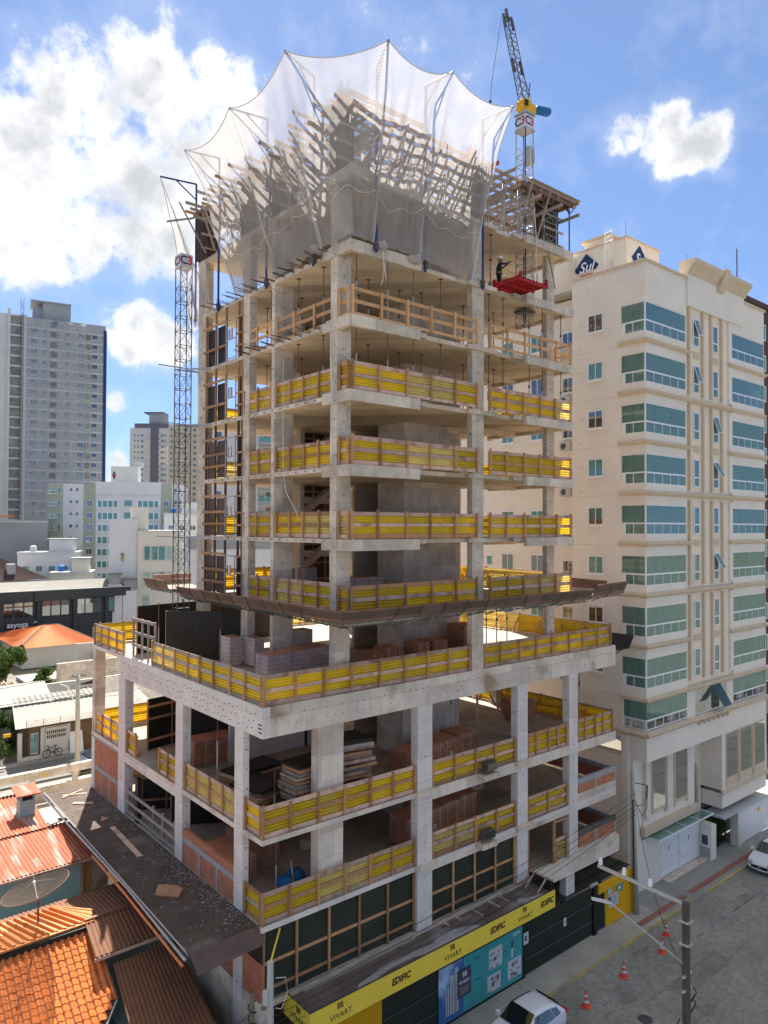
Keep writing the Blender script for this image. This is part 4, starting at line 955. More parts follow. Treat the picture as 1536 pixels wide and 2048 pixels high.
m = MB(); m.tube([(TX0 - .12, 4.6, T[4] - .02), (TX0 - .14, 4.6, T[3]), (TX0 - .14, 4.55, T[2]), (TX0 - .16, 4.3, T[1] + 2.0), (TX0 - .12, 3.5, T[1] + 1.1), (TX0 - .1, 3.4, T[1] + .8)], .018, 5)
tag(m.build('loose_rope', 'rope', None, smooth=True), 'long white rope hanging down the left side from the fifth tower floor', 'rope')
m = MB(); m.tube([(BX - .06, .75, T[4] - .1), (BX - .07, .72, T[3] + .8), (BX - .05, .6, T[3]), (BX - .05, .58, T[2])], .017, 5)
tag(m.build('loose_rope', 'rope', None, smooth=True), 'white rope hanging beside the corner column', 'rope')

# ================================================================== protection tray round the tower
tray = thing('protection_tray', 'brown timber protection tray on steel brackets around the first tower floor', 'catch tray', (3, -1, T[0]))
zt = T[0] - .06
def tray_run(p0, p1, out, n, par, mitre0=0, mitre1=0, depth=1.15, lift=.46):
    p0 = Vector(p0); p1 = Vector(p1); out = Vector(out); d = (p1 - p0) / n; dn = d.normalized()
    for i in range(n):
        a = p0 + d * i; b = p0 + d * (i + 1)
        ea = out * depth - dn * (mitre0 * depth if i == 0 else 0); eb = out * depth + dn * (mitre1 * depth if i == n - 1 else 0)
        g = d * .012
        m = MB(); m.prism([a + g, b - g, b + eb - g, a + ea + g], (0, 0, .03)); m.build('deck_panel', 'tray_wood', par)
        fa = a + ea; fb = b + eb; top = out * .24 + Vector((0, 0, lift)); nv = (out * lift - Vector((0, 0, .24))).normalized() * .02
        ta, tb = fa + top - dn * (.24 if (mitre0 and i == 0) else 0), fb + top + dn * (.24 if (mitre1 and i == n - 1) else 0)
        m = MB(); m.prism([fa + g, fb - g, tb - g, ta + g], nv); fl = m.build('flap', 'tray_flap', par)
        q = lambda u, v: lerp(lerp(fa, fb, u), lerp(ta, tb, u), v) + nv * 1.15
        m = MB(); m.poly([q(.02, .22), q(.98, .22), q(.98, .84), q(.02, .84)]); m.build('flap_panel', 'form_brown', fl, fix=False)
        bar('bracket', 'steel_dark', par, fa + nv * 1.5, ta + nv * 1.5 + (ta - fa) * .03, .04)
        bar('bracket', 'steel_dark', par, a + Vector((0, 0, -.06)), fa + Vector((0, 0, -.05)), .05); bar('bracket', 'steel_dark', par, a + Vector((0, 0, -.45)), fa + Vector((0, 0, -.07)), .03)
    m = MB(); s = p0 - dn * mitre0 * depth + out * depth; e = p1 + dn * mitre1 * depth + out * depth; z1 = Vector((0, 0, -.04)); z2 = Vector((0, 0, -.2))
    m.bar(s + z1, e + z1, .04); m.bar(s + z2 - out * .25, e + z2 - out * .25, .035); K = max(2, int((e - s).length / .45))
    for i in range(K): m.bar(lerp(s, e, i / K) + z1, lerp(s, e, (i + .5) / K) + z2 - out * .25, .022); m.bar(lerp(s, e, (i + .5) / K) + z2 - out * .25, lerp(s, e, (i + 1) / K) + z1, .022)
    m.build('truss', 'steel_dark', par)
tray_run((BX, 11.9, zt), (BX, BY, zt), (-1, 0, 0), 9, tray, 0, 1)
tray_run((BX, BY, zt), (17.4, BY, zt), (0, -1, 0), 11, tray, 1, 0)
tray2 = thing('protection_tray', 'loose right end of the protection tray reaching past the tower towards the beige block', 'catch tray', (18, -1, T[0]))
tray_run((17.75, BY + 3.2, zt + .15), (17.75, BY + .2, zt + .1), (1, 0, 0), 1, tray2, 0, 0, 3.0, .5)
tray_run((17.8, BY, zt + .08), (20.6, BY, zt + .14), (0, -1, 0), 2, tray2, 0, 0, 1.0, .55)
B('dark_flap', 'black_board', tray2, 22.15, 22.2, .2, 3.0, P3 - .3, P3 + .35); B('dark_deck', 'black_board', tray2, 22.2, 23.6, .1, 3.0, P3 - .35, P3 - .3)
m = MB(); m.prism([(23.6, .1, P3 - .33), (23.6, 3.0, P3 - .33), (24.1, 3.0, P3 + .35), (24.1, .1, P3 + .35)], (.03, 0, 0)); m.build('dark_flap', 'black_board', tray2); bar('strut', 'steel_dark', tray2, (22.1, .3, P3 - .7), (23.4, .3, P3 - .35), .05)
tray3 = thing('protection_tray', 'rear end of the protection tray sticking out behind the hoist mast', 'catch tray', (2, 16, T[0]))
tray_run((4.6, 13.6, zt + .15), (4.6, 16.6, zt + .15), (-1, 0, 0), 2, tray3, 0, 0, 2.2, .5)
B('beam', 'tray_wood', tray3, 2.8, 5.0, 16.6, 16.75, zt + .2, zt + .75)

# ================================================================== hoist mast
def mast(par, cx, cy, w, z0, z1, step, mn='steel_dark', r=.035, dark=None):
    c = [(cx - w / 2, cy - w / 2), (cx + w / 2, cy - w / 2), (cx + w / 2, cy + w / 2), (cx - w / 2, cy + w / 2)]
    for i, (x, y) in enumerate(c): rod('chord', (dark or mn) if i in (0, 2) else mn, par, (x, y, z0), (x, y, z1), r)
    z = z0; k = 0
    while z + step <= z1 + 1e-3:
        m = MB()
        for i in range(4):
            a, b = c[i], c[(i + 1) % 4]
            m.tube([(*a, z), (*b, z)], r * .7, 5); m.tube([(*a, z + step * .5), (*b, z + step * .5)], r * .6, 5)
            m.tube([(*a, z), (*b, z + step * .5)], r * .42, 4); m.tube([(*b, z + step * .5), (*a, z + step)], r * .42, 4); m.tube([(*b, z), (*a, z + step * .5)], r * .42, 4)
        m.build('mast_section', mn, par); z += step; k += 1
hm = thing('hoist_mast', 'slender steel lattice hoist mast on the left side of the tower', 'hoist mast', (3.05, 13.9, P3))
mast(hm, 2.72, 12.9, .62, P3, 34.75, 1.5, 'steel_dark', .028)
for z in (T[1], T[3], T[4]):
    bar('wall_tie', 'steel', hm, (3.0, 12.6, z - .1), (TX0 + .2, 11.6, z - .05), .09); bar('wall_tie', 'steel', hm, (2.4, 13.2, z - .1), (TX0 + .2, 13.2, z - .05), .07); bar('wall_tie', 'steel', hm, (3.0, 12.6, z - .1), (1.4, 12.9, z - .02), .05)
def c3box(par, cx, cy, w, z0, z1):
    b = B('sign_box', 'white_sign', par, cx - w / 2, cx + w / 2, cy - w / 2, cy + w / 2, z0, z1)
    s = (z1 - z0) * .88; zc = (z0 + z1) / 2
    for mn, ch, o_ in (('navy', 'C', -.24), ('red_ink', '3', .25)):
        text('lettering', ch, s, (cx + o_ * w, cy - w / 2 - .008, zc), (1, 0, 0), (0, 0, 1), mn, b, bold=.016 * s)
        text('lettering', ch, s, (cx - w / 2 - .008, cy - o_ * w, zc), (0, -1, 0), (0, 0, 1), mn, b, bold=.02 * s)
    return b
c3box(hm, 2.72, 12.9, .68, 34.72, 35.4)

# ================================================================== mini crane
cr = thing('mini_crane', 'small tower crane with lattice mast, yellow slewing unit and blue motor above the formwork', 'crane', (15.3, .9, T[5]))
CX, CY = 15.3, .75
mast(cr, CX, CY, .6, T[4] + 1.9, 41.35, 1.0, 'steel', .03, 'steel_blue')
c3box(cr, CX, CY, .66, 41.35, 42.0)
B('sign_cap', 'steel', cr, CX - .38, CX + .38, CY - .38, CY + .38, 42.03, 42.14); B('sign_cap', 'steel', cr, CX - .36, CX + .36, CY - .36, CY + .36, 41.25, 41.32)
m = MB(); m.lathe([(0, 42.15), (.36, 42.15), (.36, 42.75), (.3, 42.85), (0, 42.85)], (CX, CY, 0), 14); m.box(CX - .36, CX + .6, CY - .24, CY + .24, 42.25, 42.72); m.build('slewing_unit', 'yellow_door', cr)
m = MB(); m.lathe([(0, 0), (.2, 0), (.22, .1), (.22, .75), (.15, .85), (0, .85)], (CX + .78, CY - .15, 42.62), 12, (1, -.2, .12)); m.build('motor', 'tarp_blue', cr, smooth=True)
m = MB(); m.box(CX - .35, CX - .05, CY - .34, CY - .31, 42.4, 42.7); m.build('name_plate', 'black_ink', cr)
m = MB(); m.lathe([(0, 0), (.3, 0), (.32, .2), (.3, .75), (0, .8)], (CX + .45, CY + .1, 39.85), 10); m.build('winch_drum', 'steel', cr)
# jib: seen almost end on, pointing towards the camera side and upwards
ja = Vector((CX - .05, CY, 42.85)); jb = Vector((14.55, 1.2, 46.9)); jd = (jb - ja); jn = jd.normalized(); sx_ = Vector((1, 0, 0)); sx_ = (sx_ - jn * sx_.dot(jn)).normalized(); sy_ = jn.cross(sx_)
cs = [(-.22, -.14), (.22, -.14), (.22, .16), (-.22, .16)]
for u, v in cs: rod('jib_chord', 'steel_dark', cr, ja + sx_ * u + sy_ * v, jb + sx_ * u * .95 + sy_ * v * .95, .022)
K = 10
for i in range(K):
    m = MB()
    for q in range(4):
        (u0, v0), (u1, v1) = cs[q], cs[(q + 1) % 4]; a = ja + jd * (i / K); b = ja + jd * ((i + 1) / K)
        m.tube([a + sx_ * u0 + sy_ * v0, a + sx_ * u1 + sy_ * v1], .018, 4); m.tube([a + sx_ * u0 + sy_ * v0, b + sx_ * u1 + sy_ * v1], .014, 4)
    m.build('jib_section', 'steel_dark', cr)
for f_ in (.42, .97):
    m = MB(); c_ = ja + jd * f_
    for s in (-1, 1): m.bar(c_ + sx_ * .3 * s - jn * .35, c_ + sx_ * .3 * s + jn * .35, .05, .12)
    m.build('jib_collar', 'steel_dark', cr)
m = MB(); m.bar(jb - jn * .1, jb + jn * .55, .12); m.bar(jb + sx_ * -.2, jb + jn * .35, .05); m.bar(jb + sx_ * .2, jb + jn * .35, .05); m.build('jib_head', 'steel_dark', cr)
rod('stay', 'steel_dark', cr, ja + sx_ * .55 + Vector((0, 0, .3)), ja + jd * .42 + sx_ * .3, .018); bar('stay_arm', 'steel_dark', cr, ja + sx_ * .3 + Vector((0, 0, -.1)), ja + sx_ * .5 + Vector((0, 0, 1.0)), .04)
m = MB(); h0 = jb - sx_ * .5; m.tube([jb - sx_ * .2, h0, h0 + Vector((.25, .6, -1.5)), h0 + Vector((.6, 1.2, -2.6)), h0 + Vector((.85, 1.5, -3.2))], .012, 4); m.build('hoist_rope', 'cable', cr)
m = MB(); m.lathe([(0, 0), (.07, .03), (.07, .12), (0, .16)], tuple(h0 + Vector((.85, 1.5, -3.35))), 8); m.build('hook', 'steel_blue', cr)
m = MB(); m.tube([(14.95, .1, 40.6), (14.75, -.1, 38.5), (14.7, -.4, 36.2), (14.65, -.5, 35.2), (14.55, -.6, 33.2)], .02, 5); m.build('hoist_rope', 'rope', cr, smooth=True)
m = MB(); m.tube([(15.7, .2, 38), (15.75, -.1, 36), (15.8, -.4, 34.6), (16.0, -.6, 33.1)], .02, 5); m.build('power_cable', 'cable', cr, smooth=True)
m = MB(); m.box(14.9, 15.7, .4, 1.1, T[5] - .4, T[5] - .28); m.build('anchor_frame', 'steel_dark', cr)

# ================================================================== loading platform and worker
pf = thing('loading_platform', 'red corrugated loading platform cantilevered in front of the worker', 'platform', (13, -.8, T[5]))
z = T[5] + .12
m = MB(); prof = []
for k in range(9):
    x = 12.25 + k * .2; prof += [(x, 0), (x + .07, 0), (x + .1, .09), (x + .17, .09)]
for (x, dz) in prof: m.v += [(x, -1.55, z + dz), (x, .02, z + dz)]
for i in range(len(prof) - 1): m.f.append((2 * i, 2 * i + 1, 2 * i + 3, 2 * i + 2)); m.m.append(0)
m.build('deck', 'red_paint', pf)
for y in (-1.56, -.75, 0): B('beam', 'red_paint', pf, 12.1, 14.15, y - .05, y + .05, z - .1, z - .002)
B('edge', 'red_paint', pf, 12.16, 12.24, -1.6, .06, z - .04, z + .14); B('edge', 'red_paint', pf, 14.0, 14.08, -1.6, .06, z - .04, z + .14)
for x, y in ((12.2, -1.55), (14.05, -1.55), (12.2, 0)): B('lug', 'red_paint', pf, x - .05, x + .05, y - .05, y + .05, z, z + .3)
rod('rail_post', 'steel', pf, (14.0, -.9, z), (14.0, -.9, z + .6), .02); rod('rail_post', 'steel', pf, (13.6, -1.4, z), (13.6, -1.4, z + .5), .02)

def person(label, base, face, name='person'):
    """standing worker reaching up with both arms; base = feet, face = heading"""
    root = thing(name, label, 'person', base); bx_, by_, bz = base
    def Wp(x, y, zz): c, s = math.cos(face), math.sin(face); return (bx_ + x * c - y * s, by_ + x * s + y * c, bz + zz)
    J = {'pel': (0, 0, .95, .15), 'wa': (0, 0, 1.12, .14), 'ch': (.02, 0, 1.34, .165), 'nk': (.03, 0, 1.5, .065), 'hd': (.05, 0, 1.62, .095), 'tp': (.05, 0, 1.72, .085),
         'hl': (0, .1, .9, .095), 'kl': (.03, .11, .5, .065), 'al': (0, .12, .09, .045), 'tl': (.14, .13, .04, .04), 'hr': (0, -.1, .9, .095), 'kr': (.02, -.11, .5, .065), 'ar': (-.02, -.13, .09, .045), 'tr': (.12, -.14, .04, .04),
         'sl': (.02, .19, 1.43, .07), 'el': (.24, .22, 1.36, .05), 'wl': (.44, .12, 1.5, .035), 'fl': (.53, .1, 1.53, .03), 'sr': (.02, -.19, 1.43, .07), 'er': (.26, -.22, 1.42, .05), 'wr': (.5, -.14, 1.56, .035), 'fr': (.59, -.12, 1.6, .03)}
    E_ = [('pel', 'wa'), ('wa', 'ch'), ('ch', 'nk'), ('nk', 'hd'), ('hd', 'tp'), ('pel', 'hl'), ('hl', 'kl'), ('kl', 'al'), ('al', 'tl'), ('pel', 'hr'), ('hr', 'kr'), ('kr', 'ar'), ('ar', 'tr'), ('ch', 'sl'), ('sl', 'el'), ('el', 'wl'), ('wl', 'fl'), ('ch', 'sr'), ('sr', 'er'), ('er', 'wr'), ('wr', 'fr')]
    ks = list(J); me = bpy.data.meshes.new('body'); me.from_pydata([Wp(*J[k][:3]) for k in ks], [(ks.index(a), ks.index(b)) for a, b in E_], [])
    o = bpy.data.objects.new('body', me); link(o)
    o.modifiers.new('skin', 'SKIN'); 
    for i, k in enumerate(ks): me.skin_vertices[0].data[i].radius = (J[k][3], J[k][3]); me.skin_vertices[0].data[i].use_root = (k == 'pel')
    sd_ = o.modifiers.new('sub', 'SUBSURF'); sd_.levels = 2; sd_.render_levels = 2
    bpy.context.view_layer.update(); dg = bpy.context.evaluated_depsgraph_get(); me2 = bpy.data.meshes.new_from_object(o.evaluated_get(dg))
    bpy.data.objects.remove(o)
    for mn in ('cloth_navy', 'skin', 'rubber'): me2.materials.append(MATS[mn])
    hx = Vector(Wp(.05, 0, 1.62))
    for p in me2.polygons:
        c = p.center; p.use_smooth = True
        hands = min((c - Vector(Wp(*J['fl'][:3]))).length, (c - Vector(Wp(*J['fr'][:3]))).length) < .09
        p.material_index = 1 if (c - hx).length < .15 and c.z > bz + 1.5 or hands else 2 if c.z < bz + .14 else 0
    ob = bpy.data.objects.new('body', me2); link(ob); setpar(ob, root)
    m = MB(); m.lathe([(.17, 1.685), (.15, 1.69), (.145, 1.74), (.12, 1.81), (.07, 1.85), (0, 1.86)], (0, 0, 0), 16); m.v = [Wp(x + .05, y, zz) for x, y, zz in m.v]
    m.prism([Wp(.17, -.09, 1.68), Wp(.27, -.06, 1.675), Wp(.27, .06, 1.675), Wp(.17, .09, 1.68)], (0, 0, .015)); m.build('hard_hat', 'helmet', root, smooth=True)
    # nose, eyes and safety belt
    m = MB(); m.box(.13, .175, -.015, .015, 1.58, 1.63); m.v = [Wp(*v) for v in m.v]; m.build('nose', 'skin', root)
    m = MB(); m.box(.135, .15, -.045, -.02, 1.625, 1.64); m.box(.135, .15, .02, .045, 1.625, 1.64); m.v = [Wp(*v) for v in m.v]; m.build('eyes', 'black_ink', root)
    m = MB(); m.lathe([(.165, .98), (.175, 1.0), (.175, 1.04), (.165, 1.06)], (0, 0, 0), 14); m.v = [Wp(*v) for v in m.v]; m.build('tool_belt', 'wood', root)
    m = MB(); m.box(-.03, .03, -.02, .02, 0, .12)
    for s, ang in ((1, 0), (-1, 0)):
        hb = J['fl'] if s > 0 else J['fr']
        for q in range(4):
            m2 = MB(); y0 = hb[1] + (q - 1.5) * .017; m2.tube([Wp(hb[0], y0, hb[2]), Wp(hb[0] + .05, y0, hb[2] + .025), Wp(hb[0] + .07, y0, hb[2] - .005), Wp(hb[0] + .055, y0, hb[2] - .03)], .009, 5); m2.build('finger', 'skin', ob, smooth=True)
        m2 = MB(); m2.tube([Wp(hb[0] - .02, hb[1] - s * .03, hb[2]), Wp(hb[0] + .03, hb[1] - s * .045, hb[2] + .01), Wp(hb[0] + .05, hb[1] - s * .03, hb[2] - .01)], .01, 5); m2.build('thumb', 'skin', ob, smooth=True)
    return root
person('worker in dark clothes and cream hard hat gripping the crane rope on the upper floor', (13.0, .42, T[5] + .004), R(-28))
# ================================================================== material stored on the floors
def brick_pallet(x, y, z, w, d, h, label, wrapped=False, group='brick pallets on the floors', note=False):
    t = thing('brick_pallet', label, 'pallet', (x, y, z), group)
    for k in range(3): B('pallet_runner', 'wood_grey', t, x - w / 2, x + w / 2, y - d / 2 + k * (d - .1) / 2, y - d / 2 + k * (d - .1) / 2 + .1, z, z + .1)
    m = MB(); m.box(x - w / 2, x + w / 2, y - d / 2, y + d / 2, z + .1, z + h)
    mm = [0 if abs(sum(m.v[i][0] for i in f) / 4 - x) > w * .4 else 1 if abs(sum(m.v[i][1] for i in f) / 4 - y) > d * .4 else 2 for f in m.f]; m.m = mm
    m.build('bricks', ['pallet_y', 'pallet_x', 'brick_block'] if not wrapped else ['wrap_y', 'wrap_x', 'brick_block'], t)
    if not wrapped:
        for s in (-.25, .25): B('strap', 'rope', t, x + s * w, x + s * w + .02, y - d / 2 - .004, y - d / 2 - .001, z + .1, z + h)
    if note: B('label_sheet', 'white_sign', t, x - .12, x + .08, y - d / 2 - .01, y - d / 2 - .006, z + h * .3, z + h * .3 + .26)
    return t
o1 = ('first', 'second', 'third', 'fourth')
for i in range(4): brick_pallet(8.55 + i * 1.22 + .15 * (i > 0), 1.9 + .2 * i, P2 + .004, 1.1, 1.2, 1.15 + .05 * (i % 2), f'clay brick pallet on the upper parking floor, {o1[i]} from the left behind the parapet', note=(i == 2))
for i in range(4): brick_pallet(8.6 + i * 1.25, 1.9 + .15 * i, P1 + .004, 1.2, 1.2, 1.35, f'clay brick pallet on the lower parking floor, {o1[i]} from the left behind the parapet', note=(i == 1))
brick_pallet(12.2, 3.3, P1 + .004, 1.1, 1.0, 1.5, 'clay brick pallet at the back of the row on the lower parking floor')
brick_pallet(13.4, 2.6, P1 + 1.2, .9, .9, .75, 'half pallet of bricks high under the upper parking floor')
brick_pallet(2.6, 9.2, P2 + .004, 2.2, 1.2, 1.2, 'long clay brick pallet in front of the black board on the upper parking floor')
brick_pallet(1.1, 4.4, P1 + .004, 1.1, 2.4, 1.0, 'long clay brick pallet behind the brick half wall on the lower parking floor')
brick_pallet(2.6, 5.2, P1 + .004, 2.0, 1.2, 1.3, 'clay brick stack beside the blue tarpaulin on the lower parking floor')
brick_pallet(19.9, 5.0, P2 + .004, 1.4, 1.3, 1.2, 'clay brick pallet near the right end of the upper parking floor')
for i, (x, y) in enumerate(((3.0, 4.3), (4.25, 4.6), (5.5, 4.9))): brick_pallet(x, y, P3 + .004, 1.1, 1.0, 1.05, f'brick pallet in pale plastic wrap on the podium roof, {o1[i]} from the left', True, 'wrapped pallets on the podium roof')
brick_pallet(2.95, 7.9, P3 + .004, .6, .9, 1.35, 'tall wrapped pallet beside the third column on the podium roof', True, 'wrapped pallets on the podium roof')
brick_pallet(3.65, 7.0, P3 + .004, .5, .9, 1.35, 'tall wrapped pallet between the left columns of the podium roof', True, 'wrapped pallets on the podium roof')
for i, x in enumerate((7.3, 8.1, 9.6)): brick_pallet(x, 2.9 if i < 2 else 2.4, P3 + .004, .75, .9, .85 + .15 * i, f'loose clay brick pile on the podium roof, {o1[i]} from the left', False)
brick_pallet(10.8, 2.6, P3 + .004, 1.0, 1.0, 1.1, 'clay brick pallet behind the front column of the podium roof'); brick_pallet(13.2, 2.9, P3 + .004, 1.2, 1.2, 1.6, 'tall clay brick pallet right of the core on the podium roof')
for i in range(3): brick_pallet(7.0 + i * .85, 4.8, T[0] + .004, .8, .9, 1.0, f'pale wrapped pallet on the first tower floor, {o1[i]} from the left', True, 'wrapped pallets on the first tower floor')
for i, x in enumerate((6.3, 7.6)): brick_pallet(x, 8.6, T[0] + .004, .7, .7, 1.3, f'tall wrapped pallet before the stair, first tower floor, {o1[i]} from left', True, 'wrapped pallets on the first tower floor')
B('block_stack', 'concrete', bld, 5.3, 6.6, 6.6, 7.4, P3 + .004, P3 + 1.5)

def lumber(x, y, z, w, d, n, label, ang=0.):
    t = thing('lumber_stack', label, 'lumber stack', (x, y, z), 'stacks of formwork panels')
    zz = z
    for i in range(n):
        h = rnd.choice((.1, .12, .14)); dx, dy = rnd.uniform(-.12, .12), rnd.uniform(-.1, .1); a = ang + rnd.uniform(-.05, .05)
        o = B('formwork_panel', ('wood_grey', 'wood', 'wood_pale')[i % 3] if i < n - 1 else 'black_board', t, x + dx - w / 2, x + dx + w / 2, y + dy - d / 2, y + dy + d / 2, zz, zz + h); o.rotation_euler = (rnd.uniform(-.015, .015), rnd.uniform(-.015, .015), a); zz += h + .035
        if i % 2: B('batten', 'black_board', o, x + dx - w / 2 + .1, x + dx + w / 2 - .1, y + dy - d / 2 + .05, y + dy - d / 2 + .12, zz - .035, zz)
lumber(2.9, 1.7, P2 + .004, 1.5, 1.2, 12, 'tall stack of formwork panels left of the big column on the upper parking floor', .05)
lumber(5.3, 2.0, P2 + .004, 1.7, 1.4, 14, 'tall stack of formwork panels right of the big column on the upper parking floor', -.15)
lumber(5.0, .9, P2 + .004, 1.4, .9, 5, 'low stack of grey planks under the taller one behind the street parapet', .2)
lumber(12.1, 5.2, P2 + .004, .9, .9, 17, 'narrow tall stack of panels beside the core on the upper parking floor')
lumber(1.9, 3.6, P2 + .004, 1.6, 1.8, 5, 'low dark stack of panels behind the left parapet of the upper parking floor', .3)
lumber(2.9, 5.8, P2 + .004, 2.4, 1.4, 4, 'low wide pile of dark panels in the middle of the upper parking floor', .15)
lumber(1.9, 1.9, P2 + .004, .9, .8, 3, 'small pile of steel-edged boards near the corner of the upper parking floor', .6)
t = thing('tarpaulin', 'crumpled blue tarpaulin over a barrel on the lower parking floor', 'tarpaulin', (2.4, 1.6, P1))
m = MB(); r_ = random.Random(4)
for i in range(9):
    for k in range(14):
        a = 2 * math.pi * k / 14; v = i / 8; rr = .5 * (math.sin(v * 1.45 + .12)) * (1 + .16 * math.sin(a * 5 + i)); m.v.append((2.5 + rr * math.cos(a), 1.7 + rr * .8 * math.sin(a), P1 + .75 - .7 * v * v + .04 * math.sin(a * 3)))
for i in range(8):
    for k in range(14): j = (k + 1) % 14; m.f.append((i * 14 + k, i * 14 + j, (i + 1) * 14 + j, (i + 1) * 14 + k)); m.m.append(0)
m.build('sheet', 'tarp_blue', t, smooth=True); m = MB(); m.lathe([(0, 0), (.28, 0), (.3, .4), (.28, .75), (0, .75)], (1.75, 1.3, P1 + .004), 14); m.build('barrel', 'tarp_blue', t, smooth=True)
bar('stick', 'wood_pale', t, (2.1, 1.1, P1 + .02), (2.3, 1.7, P1 + 1.1), .06)
B('sack', 'white_wall', t, 4.6, 4.9, 4.2, 4.6, P1 + .01, P1 + .3)
m = MB(); m.lathe([(0, 0), (.3, .02), (.34, .2), (.22, .38), (0, .45)], (15.2, 4.4, P2 + .004), 10); tag(m.build('cement_sack', 'white_wall', None, smooth=True), 'pale lumpy sack on the upper parking floor beside the braced parapet', 'sack')
bar('leaning_plank', 'wood_pale', bld, (14.6, 3.2, P2 + .01), (14.2, 3.0, P3 - .25), .12, .05); bar('leaning_plank', 'wood_grey', bld, (17.6, 3.6, P2 + .05), (17.0, 4.6, P2 + 1.9), .14, .05)
# floodlights on the corbels
for z, x, lb in ((P2, 11.6, 'grey floodlight housing on the upper front corbel'), (P1, 11.5, 'grey floodlight housing on the lower front corbel')):
    t = thing('floodlight', lb, 'floodlight', (x, -.3, z))
    m = MB(); m.prism([(x - .34, -.42, z + .16), (x - .34, -.08, z + .26), (x - .34, -.06, z + .52), (x - .34, -.36, z + .5)], (.68, 0, 0)); m.build('housing', 'steel_dark', t); bar('bracket', 'steel_dark', t, (x + .3, -.2, z - .02), (x + .36, -.2, z + .4), .04); bar('bracket', 'steel_dark', t, (x - .3, -.2, z - .02), (x - .36, -.2, z + .4), .04)
    B('lens', 'glass_dark', t, x - .3, x + .3, -.43, -.405, z + .2, z + .46)

# ================================================================== side canopy over the neighbours' roofs
sc_ = thing('side_canopy', 'dark board canopy littered with rubble along the left side of the podium', 'canopy', (-1, 9, P1))
ya = [.25, 3.3, 6.4, 9.5, 12.6, 15.6, 18.5]
zin = P1 - .02
for a, b in zip(ya[:-1], ya[1:]):
    m = MB(); ox0 = -2.62 + .46 * (a / 18.5) ** .9 ; ox1 = -2.62 + .46 * (b / 18.5) ** .9
    m.prism([(-.02, a + .006, zin), (-.02, b - .006, zin), (ox1, b - .006, zin - .06), (ox0, a + .006, zin - .06)], (0, 0, .035)); m.build('deck_board', 'sheet_dark' if False else 'deck_dark', sc_)
    m = MB(); m.prism([(ox0 - .02, a, zin - .1), (ox1 - .02, b, zin - .1), (ox1 - .14, b, zin + .12), (ox0 - .14, a, zin + .12)], (.03, 0, .012)); m.build('edge_strip', 'steel', sc_)
    for y in (a + .5, b - .5): bar('bracket', 'steel_dark', sc_, (.0, y, zin - 1.0), (ox0 + .1, y, zin - .12), .06)
m = MB(); m.prism([(.02, .2, zin + .05), (-2.6, .22, zin + .0), (-2.45, -.1, zin - .62), (.1, -.1, zin - .5)], (0, -.03, 0)); m.build('end_flap', 'form_brown', sc_)
m = MB(); r_ = random.Random(8)
for k in range(900):
    y = r_.uniform(.4, 18); x = -(abs(r_.gauss(0, .5)) + .05) if r_.random() < .7 else -r_.uniform(.1, 2.3); x = max(x, -2.2)
    if y > 9 and r_.random() < .6: continue
    s = min(.07, .012 + abs(r_.gauss(0, .016))); z_ = zin + .035 - .06 * (-x / 2.6); m.bar((x - s, y, z_ + s * .2), (x + s, y + r_.uniform(-s, s), z_ + s * .4), s * 1.2, s * .6)
o = m.build('rubble', 'debris', sc_); o['kind'] = 'stuff'
for p, q, w in (((-1.0, 12.0, zin), (-1.15, 8.2, zin - .01), .22), ((-1.5, 16.2, zin), (-.7, 15.6, zin), .2), ((-1.6, 17.6, zin), (-.5, 17.2, zin), .12), ((-.5, 17.9, zin), (-1.7, 17.3, zin), .1)):
    bar('plank', 'wood_pale', sc_, Vector(p) + Vector((0, 0, .03)), Vector(q) + Vector((0, 0, .03)), .03, w, roll='X')
m = MB(); m.prism([(-2.0, 4.55, zin), (-1.35, 3.85, zin + .01), (-.95, 4.35, zin + .02), (-1.05, 4.75, zin + .02), (-1.55, 5.3, zin)], (0, 0, .05)); m.build('board_scrap', 'form_orange', sc_)  # orange patch painting the light that falls through gaps in the building
m = MB(); m.prism([(-1.2, 12.9, zin), (-.75, 13.1, zin + .01), (-1.0, 13.5, zin + .02)], (0, 0, .05)); m.build('board_scrap', 'form_orange', sc_)
m = MB(); m.tube([(-2.75, .2, zin - .15), (-2.5, 6, zin - .1), (-2.45, 12, zin - .08), (-2.3, 18.4, zin - .1)], .05, 8); m.build('edge_pipe', 'steel', sc_, smooth=True)
m = MB(); m.tube([(-2.85, .2, zin - .3), (-2.62, 6, zin - .24), (-2.55, 10, zin - .2)], .045, 8); m.build('edge_pipe', 'tile_terracotta', sc_, smooth=True)

# ================================================================== street canopy with the yellow fascia
cn = thing('street_canopy', 'street canopy with yellow fascia lettered EDIFIC and VIVART above the site fence', 'canopy', (8, -1, 4.4))
CX0, CX1, CYF, CZ = 1.1, 14.75, -1.47, 4.36
for k in range(7):
    a = CX0 + (CX1 - CX0) * k / 7; b = CX0 + (CX1 - CX0) * (k + 1) / 7; B('deck_board', 'deck_dark2', cn, a + .004, b - .004, CYF + .05, -.02, CZ - .03, CZ)
fr_ = B('fascia', 'yellow_sign', cn, CX0, CX1, CYF - .02, CYF + .02, 3.74, 4.55)
fs_ = B('fascia', 'yellow_sign', cn, CX0 - .04, CX0, CYF - .02, .2, 3.74, 4.55)
for (x0, x1, y0, y1) in ((CX0 - .05, CX1, CYF - .03, CYF + .03), (CX0 - .05, CX0 + .01, CYF + .03, .2)): B('fascia_edge', 'steel_dark', cn, x0, x1, y0, y1, 4.552, 4.58)
m = MB(); m.box(CX1 - .03, CX1, CYF + .05, .0, CZ, CZ + .55); m.build('end_board', 'green_board', cn); B('end_rail', 'wood_pale', cn, CX1 - .06, CX1 - .03, CYF + .05, 0, CZ + .52, CZ + .6)
